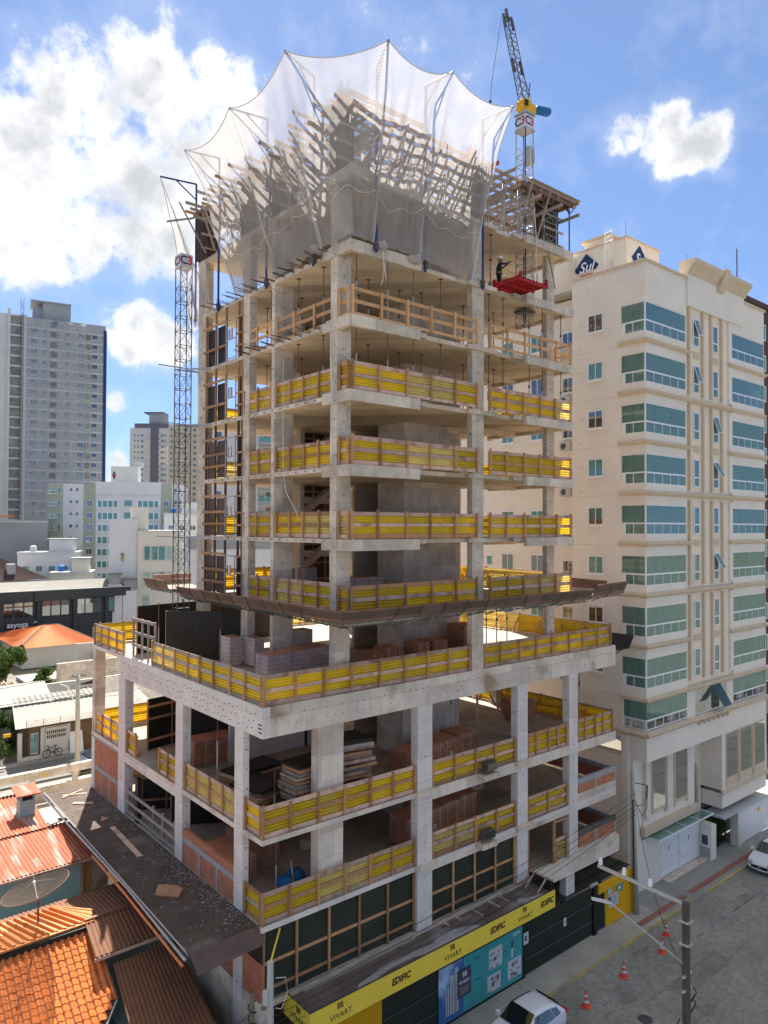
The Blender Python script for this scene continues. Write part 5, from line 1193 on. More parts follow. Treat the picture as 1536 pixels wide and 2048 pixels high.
for y in (-.3, -1.0): bar('end_prop', 'wood_pale', cn, (CX1 - .7, y, CZ), (CX1 - .05, y, CZ + .5), .06)
B('kick_board', 'wood_grey', cn, CX0 + .6, 7.2, -.16, -.08, CZ + .002, CZ + .1)
for x in (8.9, 9.6, 10.6, 11.7, 12.4): B('bearer', 'wood_pale', cn, x, x + .08, -.75 if x > 10 else -.35, -.05, CZ + .002, CZ + .08)
m = MB(); r_ = random.Random(2)
def patch(pts, mn, par, z):
    m = MB(); m.poly([(x, y, z) for x, y in pts]); return m.build('dust_patch', mn, par, fix=False)
patch([(3.2, -1.3), (3.6, -1.0), (4.2, -.9), (4.8, -.75), (5.6, -.72), (6.6, -.75), (7.6, -.85), (8.0, -.6), (8.8, -.6), (9.8, -.9), (10.2, -1.3), (9.2, -1.38), (8.2, -1.2), (7.3, -1.35), (6.3, -1.05), (5.2, -1.02), (4.5, -1.12), (4.3, -1.4)], 'dust_patch', cn, CZ + .004)
patch([(13.0, -.7), (13.6, -1.0), (14.3, -1.1), (14.5, -1.3), (13.2, -1.3), (12.7, -1.0)], 'dust_patch', cn, CZ + .004)
FX = [(2.35, 'VIVART', 1), (5.25, 'EDIFIC', 0), (8.0, 'VIVART', 1), (10.75, 'EDIFIC', 0), (12.55, 'VIVART', 1), (14.15, 'EDIFIC', 0)]
def vivmark(x, y, z, X, U, s, par, mn='black_ink'):
    X = Vector(X); U = Vector(U); N_ = X.cross(U) * .004; c = Vector((x, y, z)); m = MB()
    for a, b, lo in ((-.5, -.32, 0), (-.22, -.12, .18), (-.02, .08, .18), (.18, .28, 0), (.36, .5, .1)):
        m.prism([c + X * a * s + U * (.5 - lo) * s, c + X * b * s + U * .5 * s, c + X * (b + .12) * s - U * .5 * s, c + X * (a + .12) * s - U * (.5 - lo) * s], N_)
    m.build('logo_mark', mn, par)
for x, s, lg in FX:
    if lg:
        vivmark(x, CYF - .024, 4.34, (1, 0, 0), (0, 0, 1), .24, fr_); text('lettering', s, .27, (x + .05, CYF - .024, 4.0), (1, 0, 0), (0, 0, 1), 'black_ink', fr_, spacing=1.12)
    else: text('lettering', s, .36, (x, CYF - .024, 4.15), (1, 0, 0), (0, 0, 1), 'black_ink', fr_, bold=.012, sx=.9, shear=.12)
vivmark(CX0 - .044, -.75, 4.34, (0, -1, 0), (0, 0, 1), .24, fs_); text('lettering', 'VIVART', .27, (CX0 - .044, -.8, 4.0), (0, -1, 0), (0, 0, 1), 'black_ink', fs_, spacing=1.12)

# ================================================================== site fence
fe = thing('site_fence', 'dark green corrugated metal site fence along the pavement', 'fence', (10, 0, 0))
def ribbed(name, mn, par, x0, x1, y, z0, z1, per=.14, amp=.02):
    m = MB(); n = int((x1 - x0) / per) * 4; 
    for i in range(n + 1):
        x = x0 + (x1 - x0) * i / n; yy = y + (amp if i % 4 in (0, 1) else -amp); m.v += [(x, yy, z0), (x, yy, z1)]
    for i in range(n): m.f.append((2 * i, 2 * i + 2, 2 * i + 3, 2 * i + 1)); m.m.append(0)
    return m.build(name, mn, par, fix=False)
xs = [-.3, 2.5, 5.55, 8.6, 11.4, 14.1, 16.2, 18.2, 19.95]
for a, b in zip(xs[:-1], xs[1:]):
    if (a, b) == (2.5, 5.55): ribbed('yellow_panel', 'yellow_door', fe, a, b, .0, 0.02, 2.5); continue
    ribbed('fence_sheet', 'fence_green', fe, a, b, .0, .05, 2.5)
for z_ in (.75, 1.65):
    for a, b in ((5.6, 8.6), (14.15, 19.9)): B('fence_rail', 'fence_rail', fe, a, b, -.06, -.03, z_, z_ + .05)
B('fence_post', 'plastic_black', fe, 19.85, 20.15, -.12, .16, 0, 2.55); B('fence_post', 'plastic_black', fe, 14.1, 14.3, -.1, .1, 0, .9)
m = MB(); m.tube([(19.7, 0, 2.56), (20.3, 0, 2.56)], .09, 8); m.build('post_cap', 'pole_concrete', fe)
ribbed('fence_sheet', 'fence_green', fe, 20.16, 21.05, .04, .0, 2.4)
ft = thing('fence_roof', 'dark lean-to roof sheet behind the site fence by the yellow gate', 'roof', (19, 1, 2.6)); B('sheet', 'fence_green', ft, 15.0, 23.6, .1, 2.6, 2.52, 2.56); B('side', 'black_board', ft, 22.3, 23.6, 1.8, 1.85, 2.56, 3.6)
for y in (.6, 1.3): B('batten', 'black_board', ft, 15.0, 23.6, y, y + .05, 2.562, 2.6)
yg = thing('yellow_gate', 'yellow corrugated gate with notices at the end of the site fence', 'gate', (22.4, 0, 0))
ribbed('gate_leaf', 'yellow_door', yg, 21.06, 23.88, -.03, .03, 2.1)
m = MB(); m.prism([(20.25, -.14, 2.02), (20.25, -.2, 2.5), (20.25, -.08, 2.52), (20.25, -.05, 2.05)], (3.65, 0, 0)); m.build('gate_lintel', 'yellow_door', yg)
rod('gate_post', 'plastic_black', yg, (23.9, -.06, 0), (23.9, -.06, 2.4), .04)
for (x0, x1, z0, z1, mn) in ((21.3, 22.2, .95, 1.62, 'white_sign'), (21.2, 21.6, 1.7, 2.0, 'poster_pale'), (22.05, 22.6, 1.55, 1.98, 'poster_teal'), (23.5, 23.82, 1.72, 2.12, 'white_sign'), (23.3, 23.42, 1.6, 1.75, 'red_ink')):
    nt_ = B('notice', mn, yg, x0, x1, -.075, -.065, z0, z1)
    if (x0, mn) == (21.3, 'white_sign'):
        for q in range(5): B('print_line', 'black_ink', nt_, x0 + .06, x1 - .08 - .1 * (q % 2), -.0785, -.076, z1 - .12 - q * .11, z1 - .09 - q * .11)
    if x0 == 23.5: B('print_mark', 'navy', nt_, 23.58, 23.72, -.0785, -.076, 1.8, 2.0)
    if mn == 'poster_teal': B('print_mark', 'white_ink', nt_, 22.2, 22.4, -.0785, -.076, 1.68, 1.82)
# posters on the fence
hb = thing('site_hoarding', 'printed hoarding with tower picture, dark VIVART panel and turquoise floor plans', 'hoarding', (11, -.1, 0))
B('sky_panel', 'poster_blue', hb, 8.6, 10.06, -.09, -.05, .1, 2.5)
for (x, w, zt_) in ((9.05, .16, 1.6), (9.3, .22, 2.0), (9.58, .2, 2.25)):
    tb_ = B('printed_tower', 'grey_light_wall', hb, x, x + w, -.094, -.091, .35, zt_)
    for q in range(int((zt_ - .5) / .16)): B('printed_floor', 'tan_wall', tb_, x - .03, x + w + .02, -.0965, -.095, .5 + q * .16, .56 + q * .16)
for x in (9.1, 9.4, 9.62): B('printed_line', 'navy', hb, x, x + .03, -.0985, -.097, .2, 1.7)
B('turquoise_panel', 'poster_teal', hb, 10.1, 14.08, -.09, -.05, .12, 2.5)
dk = B('dark_panel', 'poster_dark', hb, 9.72, 10.55, -.12, -.1, .85, 2.05)
vivmark(10.14, -.124, 1.8, (1, 0, 0), (0, 0, 1), .24, dk, 'white_ink'); text('lettering', 'VIVART', .2, (10.14, -.124, 1.48), (1, 0, 0), (0, 0, 1), 'white_ink', dk)
for q in range(5): B('print_line', 'grey_wall', dk, 9.85, 10.42, -.1235, -.121, 1.25 - q * .07, 1.275 - q * .07)
def plan(x0, x1, z0, z1, seed):
    p = B('floor_plan', 'white_sign', hb, x0, x1, -.096, -.092, z0, z1); r_ = random.Random(seed)
    for q in range(11):
        x = r_.uniform(x0, x1 - .25); z_ = r_.uniform(z0, z1 - .2); w, h = r_.uniform(.05, .25), r_.uniform(.04, .2); B('plan_room', ('tan_wall', 'grey_wall', 'purple_grey')[(seed + q) % 3], p, x, min(x + w, x1), -.0995 - q * .0004, -.0965 - q * .0004, z_, min(z_ + h, z1))
plan(11.75, 12.65, 1.3, 2.2, 1); plan(11.65, 12.55, .28, 1.05, 2); plan(13.05, 14.0, .35, 1.2, 3)
B('hand_print', 'white_sign', hb, 13.3, 13.42, -.096, -.092, 1.3, 1.75); B('hand_print', 'poster_dark', hb, 13.28, 13.44, -.0985, -.0965, 1.75, 2.05)
for (x, z_, w) in ((10.8, 2.15, .4), (10.8, 1.2, .45), (12.75, 1.75, .25), (12.75, 1.55, .2)): B('print_line', 'navy', hb, x, x + w, -.0935, -.0912, z_, z_ + .04)
text('lettering', 'EDIFIC', .2, (13.7, -.094, 2.3), (1, 0, 0), (0, 0, 1), 'white_ink', hb, sx=.85)
for x in (14.2, 17.3):
    s_ = B('fence_notice', 'white_sign', hb if x < 15 else fe, x, x + (.35 if x < 15 else .22), -.09, -.07, 1.55 if x < 15 else 1.35, 2.1 if x < 15 else 1.75); B('print_mark', 'navy' if x < 15 else 'red_ink', s_, x + .08, x + .22 if x < 15 else x + .16, -.0935, -.091, 1.7 if x < 15 else 1.5, 1.95 if x < 15 else 1.62)
B('base_strip', 'plastic_black', hb, 8.6, 14.1, -.08, -.05, .0, .1)
# ================================================================== window helper
WINM = {}
def win_mesh(frame, pane, mull, sill):
    k = (frame, pane, mull, sill)
    if k not in WINM:
        m = MB(); f = .07
        for b in ((-.5, .5, -.5, .5, .5 - f * .8, .5), (-.5, .5, -.5, .5, -.5, -.5 + f * .8), (-.5, -.5 + f * .7, -.5, .5, -.5 + f * .8, .5 - f * .8), (.5 - f * .7, .5, -.5, .5, -.5 + f * .8, .5 - f * .8)): m.box(*b)
        for i in range(mull):
            x = -.5 + (i + 1) / (mull + 1); m.box(x - f * .3, x + f * .3, -.45, .45, -.5 + f * .8, .5 - f * .8)
        if sill: m.box(-.54, .54, -1.6, .4, -.58, -.502)
        m.mi = 1; m.box(-.5 + f * .7, .5 - f * .7, -.2, .1, -.5 + f * .8, .5 - f * .8)
        me = bpy.data.meshes.new('window'); me.from_pydata(m.v, [], m.f); me.materials.append(MATS[frame]); me.materials.append(MATS[pane])
        for p, i in zip(me.polygons, m.m): p.material_index = i
        WINM[k] = me
    return WINM[k]
def window(par, face, c, u0, u1, z0, z1, frame='alu', pane='glass_far_dark', mull=1, sill=0, d=.08, name='window'):
    """face 'f': in plane Y=c facing -Y, u = X; face 'l': in plane X=c facing -X, u = Y"""
    o = bpy.data.objects.new(name, win_mesh(frame, pane, mull, sill)); o.scale = (abs(u1 - u0), d, z1 - z0)
    if face == 'f': o.location = ((u0 + u1) / 2, c, (z0 + z1) / 2)
    else: o.location = (c, (u0 + u1) / 2, (z0 + z1) / 2); o.rotation_euler = (0, 0, R(-90))
    link(o); return setpar(o, par)
# ================================================================== beige apartment block
bg_ = thing('apartment_block', 'beige apartment block with green glazed corner balconies right of the building site', 'building', (33, 5, 0))
BXL, BXR = 25.25, 41.1
B('wall', 'room', bg_, 26.45, BXR - .05, 1.2, 14, 9.3, 36.0)
B('wall', 'beige', bg_, BXL, 26.44, 1.58, 5.07, 9.3, 36.9)
B('wall', 'beige', bg_, 26.2, 26.46, 5.07, 17, 0, 36.2)
B('wall', 'beige', bg_, 26.47, BXR, 14.02, 17, 0, 36.2)
B('wall', 'beige', bg_, BXR - .04, BXR, 0.0, 14, 9.3, 36.9)
GT = [34.6 - 2.97 * i for i in range(8)]           # glass heads
gb = lambda t: t - 1.74
cur = random.Random(21)
def bal_band(x0, x1, z0, z1, left):
    B('wall', 'beige', bg_, x0, x1, 0, 1.19, z0, z1)
    if left: B('wall', 'beige', bg_, BXL, 26.44, 1.19, 1.579, z0, z1)
def cornice(x0, x1, z, left, ret=True, nm='cornice'):
    m = MB(); pr = [(0, 0), (.06, .0), (.16, .1), (.2, .14), (.2, .24), (.12, .28), (0, .3)]
    if left:
        A = [(-o, -o) for o, _ in pr]
        for (o, h) in pr: m.v += [(x1 + (o if ret else 0), -o, z + h), (BXL - o, -o, z + h), (BXL - o, 1.72, z + h)]
        n = 3
    else:
        for (o, h) in pr: m.v += [(x0 - o, 0, z + h), (x0 - o, -o, z + h), (x1 + o, -o, z + h), (x1 + o, 0, z + h)]
        n = 4
    for i in range(len(pr) - 1):
        for k in range(n - 1): m.f.append((i * n + k, i * n + k + 1, (i + 1) * n + k + 1, (i + 1) * n + k)); m.m.append(0)
    m.f.append(tuple(range(n))); m.m.append(0) if False else m.m.append(0)
    m.build(nm, 'trim', bg_)
def glazing(face, u0, u1, zt, zb, seed, last=False):
    """balcony glazing: head, rail, upper and lower panes with posts, curtains behind"""
    r_ = random.Random(seed); up = zt - 1.1; g = 'glass_blue' if (face == 'f' and seed in (1, 61, 62)) else 'glass_teal'
    C = (lambda u, d: (u, d)) if face == 'f' else (lambda u, d: (BXL + d, u))
    def bb(nm, mn, ua, ub, da, db, za, zb_, par):
        (xa, ya), (xb, yb) = C(ua, da), C(ub, db); return B(nm, mn, par, min(xa, xb), max(xa, xb), min(ya, yb), max(ya, yb), za, zb_)
    w = bb('balcony_window', 'alu', u0, u1, .03, .1, up - .04, up + .05, bg_)
    bb('frame', 'alu', u0, u1, .03, .09, zt - .05, zt, w); bb('frame', 'alu', u0, u1, .03, .1, zb, zb + .04, w)
    n = max(1, round((u1 - u0) / .95)); st = (u1 - u0) / n
    for i in range(n):
        bb('pane', g, u0 + i * st + .008, u0 + (i + 1) * st - .008, .055, .067, up + .05, zt - .05, w)
        if not last: bb('pane', g, u0 + i * st + .015, u0 + (i + 1) * st - .015, .055, .067, zb + .04, up - .04, w)
        bb('mullion', 'alu', u0 + i * st - .02 if i else u0, u0 + i * st + .02, .05, .075, zb + .04, up - .04, w)
    # curtains or blinds behind the panes
    i = 0
    while i < n:
        if r_.random() < .62:
            m = MB(); ua, ub = u0 + i * st, u0 + (i + r_.choice((.5, .9, 1))) * st; K = 14
            for q in range(K + 1):
                u = ua + (ub - ua) * q / K; d = .3 + .04 * math.sin(q * 2.1)
                (x, y) = C(u, d); m.v += [(x, y, zb + .05), (x, y, zt - .05)]
            for q in range(K): m.f.append((2 * q, 2 * q + 2, 2 * q + 3, 2 * q + 1)); m.m.append(0)
            m.build('curtain', 'curtain', w, fix=False)
        i += 1
    bb('room_back', 'room_dark' if r_.random() < .5 else 'room', u0 + .02, u1 - .02, 1.12, 1.185, zb, zt, w)
for k in range(8):
    t = GT[k]; b = gb(t)
    nt_ = GT[k - 1] - 1.74 if k else 36.9
    bal_band(BXL, 29.97, t, nt_ if k else 36.9, True); bal_band(36.1, BXR - .05, t, nt_ if k else 36.9, False)
    glazing('f', BXL + .1, 29.95, t, b, k + 1); glazing('l', .1, 1.56, t, b, k + 31); glazing('f', 36.15, BXR - .06, t, b, k + 61)
    B('corner_post', 'alu', bg_, BXL + .02, BXL + .09, .02, .09, b, t)
    B('service_panel', 'white_paint', bg_, BXL - .005, BXL + .02, 1.3, 1.56, b, b + .66)
    c = 32.16 - 2.97 * k
    if k in (1, 3, 5): cornice(0, BXR - .05, c, True, False)
    elif k == 7: cornice(0, BXR - .05, c - .1, True, False)
    else: cornice(0, 30.15, c, True); cornice(35.75, BXR - .05, c, False)
bal_band(BXL, 29.97, 11.35, gb(GT[7]), True); bal_band(36.1, BXR - .05, 11.35, gb(GT[7]), False)
# pier zone with pilasters and narrow windows
B('wall', 'beige_warm', bg_, 29.97, 36.1, .1, 1.19, 11.35, 36.6)
for x0, x1 in ((30.25, 30.42), (32.0, 32.17), (33.12, 33.28), (34.55, 34.72), (35.65, 36.08)):
    for z0, z1 in ((29.7, 35.2), (23.7, 29.1), (17.8, 23.1), (11.9, 17.2)):
        B('pilaster', 'trim' if x1 - x0 < .3 else 'beige', bg_, x0, x1, -.06 if x1 - x0 < .3 else -.02, .1, z0, z1)
for k in range(8):
    t = GT[k]; b = gb(t)
    for j, (x0, x1) in enumerate(((30.95, 31.65), (33.5, 34.2))):
        w = B('narrow_window', 'room_dark', bg_, x0 + .03, x1 - .03, .085, .097, b + .03, t - .03)
        for (a0, a1, c0, c1) in ((x0, x1, t - .06, t), (x0, x1, b, b + .06), (x0, x0 + .06, b + .06, t - .06), (x1 - .06, x1, b + .06, t - .06), (x0 + .06, x1 - .06, b + .55, b + .63)): B('frame', 'alu', w, a0, a1, .03, .084, c0, c1)
        opn = (k, j) in ((0, 0), (1, 0), (2, 1), (3, 1), (5, 1))
        if not opn: B('pane', 'glass_blue', w, x0 + .06, x1 - .06, .05, .06, b + .63, t - .06)
        else:
            hh = t - b - .7; a = R(28 if k in (3, 5) else 16); m = MB(); y1 = .03 - hh * math.sin(a); z1 = t - .06 - hh * math.cos(a)
            m.prism([(x0 + .06, .03, t - .06), (x1 - .06, .03, t - .06), (x1 - .06, y1, z1), (x0 + .06, y1, z1)], (0, -.012, -.005)); s_ = m.build('open_sash', 'glass_blue', w)
            for xx in (x0 + .06, x1 - .09): bar('sash_frame', 'alu', s_, (xx, .025, t - .06), (xx, y1 - .02, z1), .035)
            bar('sash_frame', 'alu', s_, (x0 + .06, y1 - .02, z1), (x1 - .06, y1 - .02, z1), .035)
        B('pane', 'glass_teal', w, x0 + .06, x1 - .06, .05, .06, b + .06, b + .55)
    if k in (0, 2, 4, 6):
        for x0, x1 in ((31.0, 31.75), (33.5, 34.25)): B('relief_panel', 'trim', bg_, x0, x1, .05, .1, b - .75, b - .35)
# left side windows
for k in range(8):
    t = GT[k]
    window(bg_, 'l', BXL - .02, 2.81, 3.87, t - 1.2, t - .1, 'alu', ('glass_far_dark', 'glass_far')[k % 2], 1, 1, .07)
    for y in (8.0, 10.6):
        window(bg_, 'l', 26.2 - .02, y, y + 1.1, t - 1.4, t - .2, 'alu', ('glass_far', 'glass_far_dark')[(k + int(y)) % 2], 1, 1, .07)
    window(bg_, 'l', 26.2 - .02, 12.6, 13.1, t - 1.1, t - .4, 'alu', 'glass_far', 0, 0, .07)
    window(bg_, 'l', 26.2 - .02, 5.6, 6.5, t - 1.5, t - .5, 'alu', 'glass_far_dark', 1, 1, .07)
    ac = B('air_conditioner', 'grey_light_wall', bg_, 25.85, 26.19, 5.7, 6.5, t - 2.3, t - 1.75)
    m = MB(); m.lathe([(0, 0), (.2, 0), (.2, .02), (0, .02)], (25.85, 6.2, t - 2.03), 12, (-1, 0, 0)); m.build('fan_grille', 'steel_dark', ac)
for y in (4.4,):
    for k in range(15):
        m = MB(); m.lathe([(0, 0), (.06, 0), (.06, .02), (0, .03)], (BXL, y, 34 - k * 1.485), 10, (-1, 0, 0)); m.build('vent_cap', 'trim', bg_)
for k in range(8): B('joint', 'trim', bg_, BXL - .004, BXL, 1.75, 5.06, GT[k] - 2.42, GT[k] - 2.395)
# roof edge, pediment
for (x0, x1, y0, y1) in ((BXL - .1, 30.0, -.1, .15), (BXL - .1, BXL + .15, .15, 5.1), (37.7, BXR + .1, -.1, .15)): B('roof_cap', 'trim', bg_, x0, x1, y0, y1, 36.9, 37.05)
B('wall', 'beige', bg_, 29.98, 37.7, -.12, .5, 35.2, 37.4)
m = MB(); pr = [(-.12, 37.2), (-.2, 37.25), (-.26, 37.4), (-.42, 37.62), (-.62, 37.78), (-.66, 37.95), (-.66, 38.05), (.4, 38.05), (.4, 37.2)]
m.prism([(29.9, y, z) for y, z in pr], (7.9, 0, 0)); m.build('pediment', 'trim', bg_)
m = MB(); pr = [(-.1, 36.75), (-.3, 36.9), (-.45, 37.3), (-.72, 37.8), (-.74, 38.2), (.3, 38.2), (.3, 36.8)]; m.prism([(33.75, y, z) for y, z in pr], (.7, 0, 0)); m.build('keystone', 'trim', bg_)
B('roof_deck', 'deck', bg_, BXL + .15, BXR, .5, 14, 36.3, 36.5)
ph = B('penthouse', 'beige_warm', bg_, 31, 35.2, 4.75, 13.2, 36.5, 41.2)
B('penthouse_cap', 'trim', bg_, 30.9, 35.3, 4.65, 13.3, 41.2, 41.3)
B('penthouse_roof', 'trim', bg_, 31.2, 34, 6.2, 8.6, 41.9, 42.05); B('penthouse_hut', 'beige_warm', bg_, 31.4, 33.8, 6.4, 8.4, 41.3, 41.9)
B('tank_room', 'beige_warm', bg_, 26.25, 31, 13.2, 16.6, 36.2, 40.6); B('penthouse', 'beige_warm', bg_, 28.2, 31.02, 8.9, 13.2, 36.5, 40.9)
def sul(par, c, X, s):
    X = Vector(X); U = Vector((0, 0, 1)); c = Vector(c); Nn = X.cross(U)
    m = MB(); m.prism([c - X * s, c - U * .25 * s - X * .75 * s, c - U * .25 * s + X * .75 * s, c + X * s, c + U * s], Nn * .02); d = m.build('sign_plate', 'navy', par)
    m = MB(); m.prism([c - U * .42 * s - X * .58 * s, c - U * .42 * s + X * .58 * s, c - U * .82 * s + X * .18 * s, c - U * .82 * s - X * .18 * s] if False else [c - U * .45 * s - X * .55 * s, c - U * .45 * s + X * .55 * s, c - U * 1.0 * s + X * .3 * s - U * -.15 * s, c - U * .85 * s - X * .15 * s], Nn * .02); m.build('sign_plate', 'red_ink', par)
    text('lettering', 'Sul', s * 1.02, tuple(c + U * .02 * s + Nn * .03), X, U, 'white_ink', d, shear=.3, bold=.012)
sul(bg_, (30.97 - 2.8 + 0.0, 9.6, 39.0), (0, -1, 0), 1.05) if False else None
sul(bg_, (30.96, 7.95, 39.95), (0, -1, 0), 1.02); sul(bg_, (32.6, 4.72, 40.0), (1, 0, 0), 1.0)
ld = MB()
for y in (5.75, 6.25): ld.tube([(30.8, y, 36.6), (30.8, y, 42.0)], .02, 5)
for q in range(17): ld.tube([(30.8, 5.75, 36.8 + q * .32), (30.8, 6.25, 36.8 + q * .32)], .014, 4)
for q in range(6):
    z = 38.5 + q * .7; ld.tube([(30.8 - .45 * math.sin(math.pi * i / 8), 5.7 + .6 * i / 8 , z) for i in range(9)], .014, 4)
for f_ in (.25, .5, .75): ld.tube([(30.8 - .45 * math.sin(math.pi * f_), 5.7 + .6 * f_, 38.5), (30.8 - .45 * math.sin(math.pi * f_), 5.7 + .6 * f_, 42.0)], .012, 4)
ld.build('cage_ladder', 'white_paint', bg_)
m = MB(); m.lathe([(0, 0), (.45, 0), (.55, .25), (.3, .6), (.35, .75), (.1, .8), (0, .8)], (29.2, 4.3, 37.0), 10); m.build('roof_vent', 'plastic_black', bg_)
for p in ((26.5, 3, 36.9), (32, 1, 38), (40.5, 2, 37), (31.3, 5, 41.3)): rod('lightning_rod', 'steel_dark', bg_, p, (p[0], p[1], p[2] + 1.2), .015, 5)
# ---- lower storeys
B('wall', 'beige', bg_, BXL, BXR, 0, 1.6, 7.85, 9.6)
m = MB(); pr = [(0, 9.2), (-.1, 9.25), (-.22, 9.4), (-.22, 9.5), (0, 9.62)]; m.prism([(BXL - .1, y, z) for y, z in pr], (BXR - BXL, 0, 0)); m.build('cornice', 'trim', bg_)
m = MB(); m.prism([(BXL, .0, 9.2), (BXL - .22, .0, 9.4), (BXL - .22, .0, 9.5), (BXL, .0, 9.62)], (0, 5, 0)); m.build('cornice', 'trim', bg_)
glazing('f', BXL + .1, 29.95, 11.32, 9.68, 91, True); glazing('l', .1, 1.5, 11.32, 9.68, 92, True); glazing('f', 36.15, BXR - .06, 11.32, 9.68, 93, True)
B('wall', 'beige', bg_, BXL, 26.4, 1.5, 5.07, 9.6, 11.35); B('wall', 'room_dark', bg_, 26.4, BXR, 1.2, 1.4, 9.6, 11.4)
B('wall', 'beige', bg_, 29.97, 31.0, .05, 1.2, 9.6, 11.35); B('wall', 'beige', bg_, 35.2, 36.12, .05, 1.2, 9.6, 11.35)
w = B('lounge_window', 'alu', bg_, 31.0, 35.2, .06, .1, 9.66, 9.72)
for q in range(4):
    if q != 2: B('pane', 'glass_clear', w, 31.02 + q * 1.05, 32.03 + q * 1.05, .06, .075, 9.72, 11.3)
m = MB(); m.prism([(33.1, .05, 11.3), (34.2, .05, 11.3), (34.2, -.75, 10.0), (33.1, -.75, 10.0)], (0, -.015, 0)); m.build('open_sash', 'glass_dark', w)
for q in range(7):
    m = MB(); m.lathe([(0, 0), (.06, .1), (.12, .2), (.12, .26), (0, .26)], (31.2 + q * .62, -.12, 8.98), 8); m.build('bracket', 'trim', bg_)
B('wall', 'beige', bg_, BXL + .02, 26.25, .9, 6, 0, 7.85)
B('pilaster', 'beige', bg_, BXL - .1, BXL + .05, 1.15, 1.6, 0, 9.2)
B('wall', 'beige', bg_, 26.26, 32.3, .8, 1.6, 3.4, 7.85); B('wall', 'room_dark', bg_, 26.0, BXR, 1.62, 1.8, 0, 7.9)
for x0, x1 in ((27.15, 28.5), (29.85, 31.15)):
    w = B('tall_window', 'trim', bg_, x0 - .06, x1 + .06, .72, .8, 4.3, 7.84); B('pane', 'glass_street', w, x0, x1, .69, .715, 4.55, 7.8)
    for z in (5.5, 6.5): B('glazing_bar', 'steel_dark', w, x0, x1, .675, .688, z, z + .02)
for x in (26.3, 28.55, 28.75, 29.7, 31.2): B('pilaster', 'trim', bg_, x, x + .09, .7, .8, 4.1, 7.84)
B('ledge', 'trim', bg_, 26.0, 32.4, .55, .82, 3.5, 3.75); B('ledge', 'trim', bg_, 26.0, 32.35, .62, .82, 3.2, 3.5)
# arched entrance between the two blocks
m = MB(); A0 = [(32.4 + .55 * math.cos(math.pi * (1 - q / 12)) + .55, 1.4, 5.2 + .55 * math.sin(math.pi * q / 12)) for q in range(13)]
m.prism([(32.4, 1.4, 0)] + A0 + [(33.5, 1.4, 0)], (0, .05, 0)); m.build('entrance_door', 'glass_dark', bg_)
for rr in (.6, .72, .84):
    m = MB(); m.tube([(32.95 - rr, 1.36, .1)] + [(32.95 - rr * math.cos(math.pi * q / 12), 1.36, 5.2 + rr * math.sin(math.pi * q / 12)) for q in range(13)] + [(32.95 + rr, 1.36, .1)], .05, 6); m.build('arch_moulding', 'trim', bg_, smooth=True)
B('wall', 'beige_warm', bg_, 32.3, 34.42, 1.46, 1.6, 0, 7.85)
B('wall', 'beige', bg_, 34.42, BXR, 0, 1.5, 4.2, 7.85); B('ledge', 'trim', bg_, 34.3, BXR, -.1, .05, 3.95, 4.2); B('wall', 'beige', bg_, 34.5, BXR, .05, 1.5, 3.0, 3.95)
for x0, x1 in ((34.95, 36.4), (37.0, 38.55), (39.15, 40.6)):
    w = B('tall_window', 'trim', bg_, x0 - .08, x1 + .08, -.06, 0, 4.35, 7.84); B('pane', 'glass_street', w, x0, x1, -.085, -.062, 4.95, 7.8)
    for z in (5.8, 6.7): B('glazing_bar', 'steel_dark', w, x0, x1, -.095, -.086, z, z + .02)
B('pilaster', 'trim', bg_, 36.62, 36.75, -.08, 0, 4.3, 7.84); B('pilaster', 'trim', bg_, 38.8, 38.93, -.08, 0, 4.3, 7.84)
# garages, planter wall, green wall
ga = thing('garage_front', 'white garage doors under a green glass canopy in front of the beige block', 'garage', (30, .8, 0))
B('side_wall', 'beige', ga, 25.6, 28.3, .86, 3.2, 0, 2.9); B('header', 'beige', ga, 28.3, 33.1, .9, 1.2, 2.35, 2.95)
for x0, x1 in ((28.35, 30.4), (30.75, 33.05)):
    d_ = B('door_leaf', 'white_paint', ga, x0, x1, .88, .94, .08, 2.34); B('door_seam', 'grey_light_wall', d_, x0, x1, .876, .8795, .6, .615)
    B('lock', 'red_ink' if x0 < 29 else 'steel_dark', d_, x0 + .85, x0 + .91, .86, .879, 1.55, 1.8)
d_ = B('door_leaf', 'white_paint', ga, 30.42, 30.73, .86, .93, .05, 2.34); B('lock', 'steel_dark', d_, 30.5, 30.56, .845, .859, .9, 1.05)
for q in range(4): B('canopy_glass', 'glass_teal', ga, 26.7 + q * 1.65, 28.3 + q * 1.65, .1, .86, 2.98, 3.0)
for q in range(5): B('canopy_bar', 'alu', ga, 26.66 + q * 1.65, 26.72 + q * 1.65, .08, .86, 2.96, 3.03)
B('canopy_bar', 'alu', ga, 26.66, 33.3, .04, .09, 2.94, 3.03)
B('meter_wall', 'beige', ga, 33.1, 33.75, .1, .9, 0, 2.2); B('meter_box', 'white_paint', ga, 33.02, 33.09, .25, .75, .9, 1.6); B('meter_box', 'glass_dark', ga, 33.0, 33.019, .3, .7, .95, 1.55); B('meter_box', 'steel', ga, 33.04, 33.09, .2, .8, .15, .75)
B('ramp', 'concrete', ga, 28.3, 33.1, .3, .87, -.02, .05)
gr = thing('garage_front', 'white garage doors with a flat roof and green planted wall at the right end', 'garage', (38, 0, 0))
B('roof_slab', 'grey_light_wall', gr, 34.4, 44, -.15, 1.3, 2.35, 2.5); B('pier', 'beige', gr, 36.55, 37.2, -.05, .5, 0, 2.34)
for q in range(5): B('door_leaf', 'white_paint', gr, 37.25 + q * .95, 38.17 + q * .95, .02, .08, .05, 2.33)
B('notice', 'yellow_door', gr, 39.6, 39.95, .005, .018, 1.6, 1.85); B('back_wall', 'room_dark', gr, 33.8, 36.5, 1.35, 1.44, 0, 2.35)
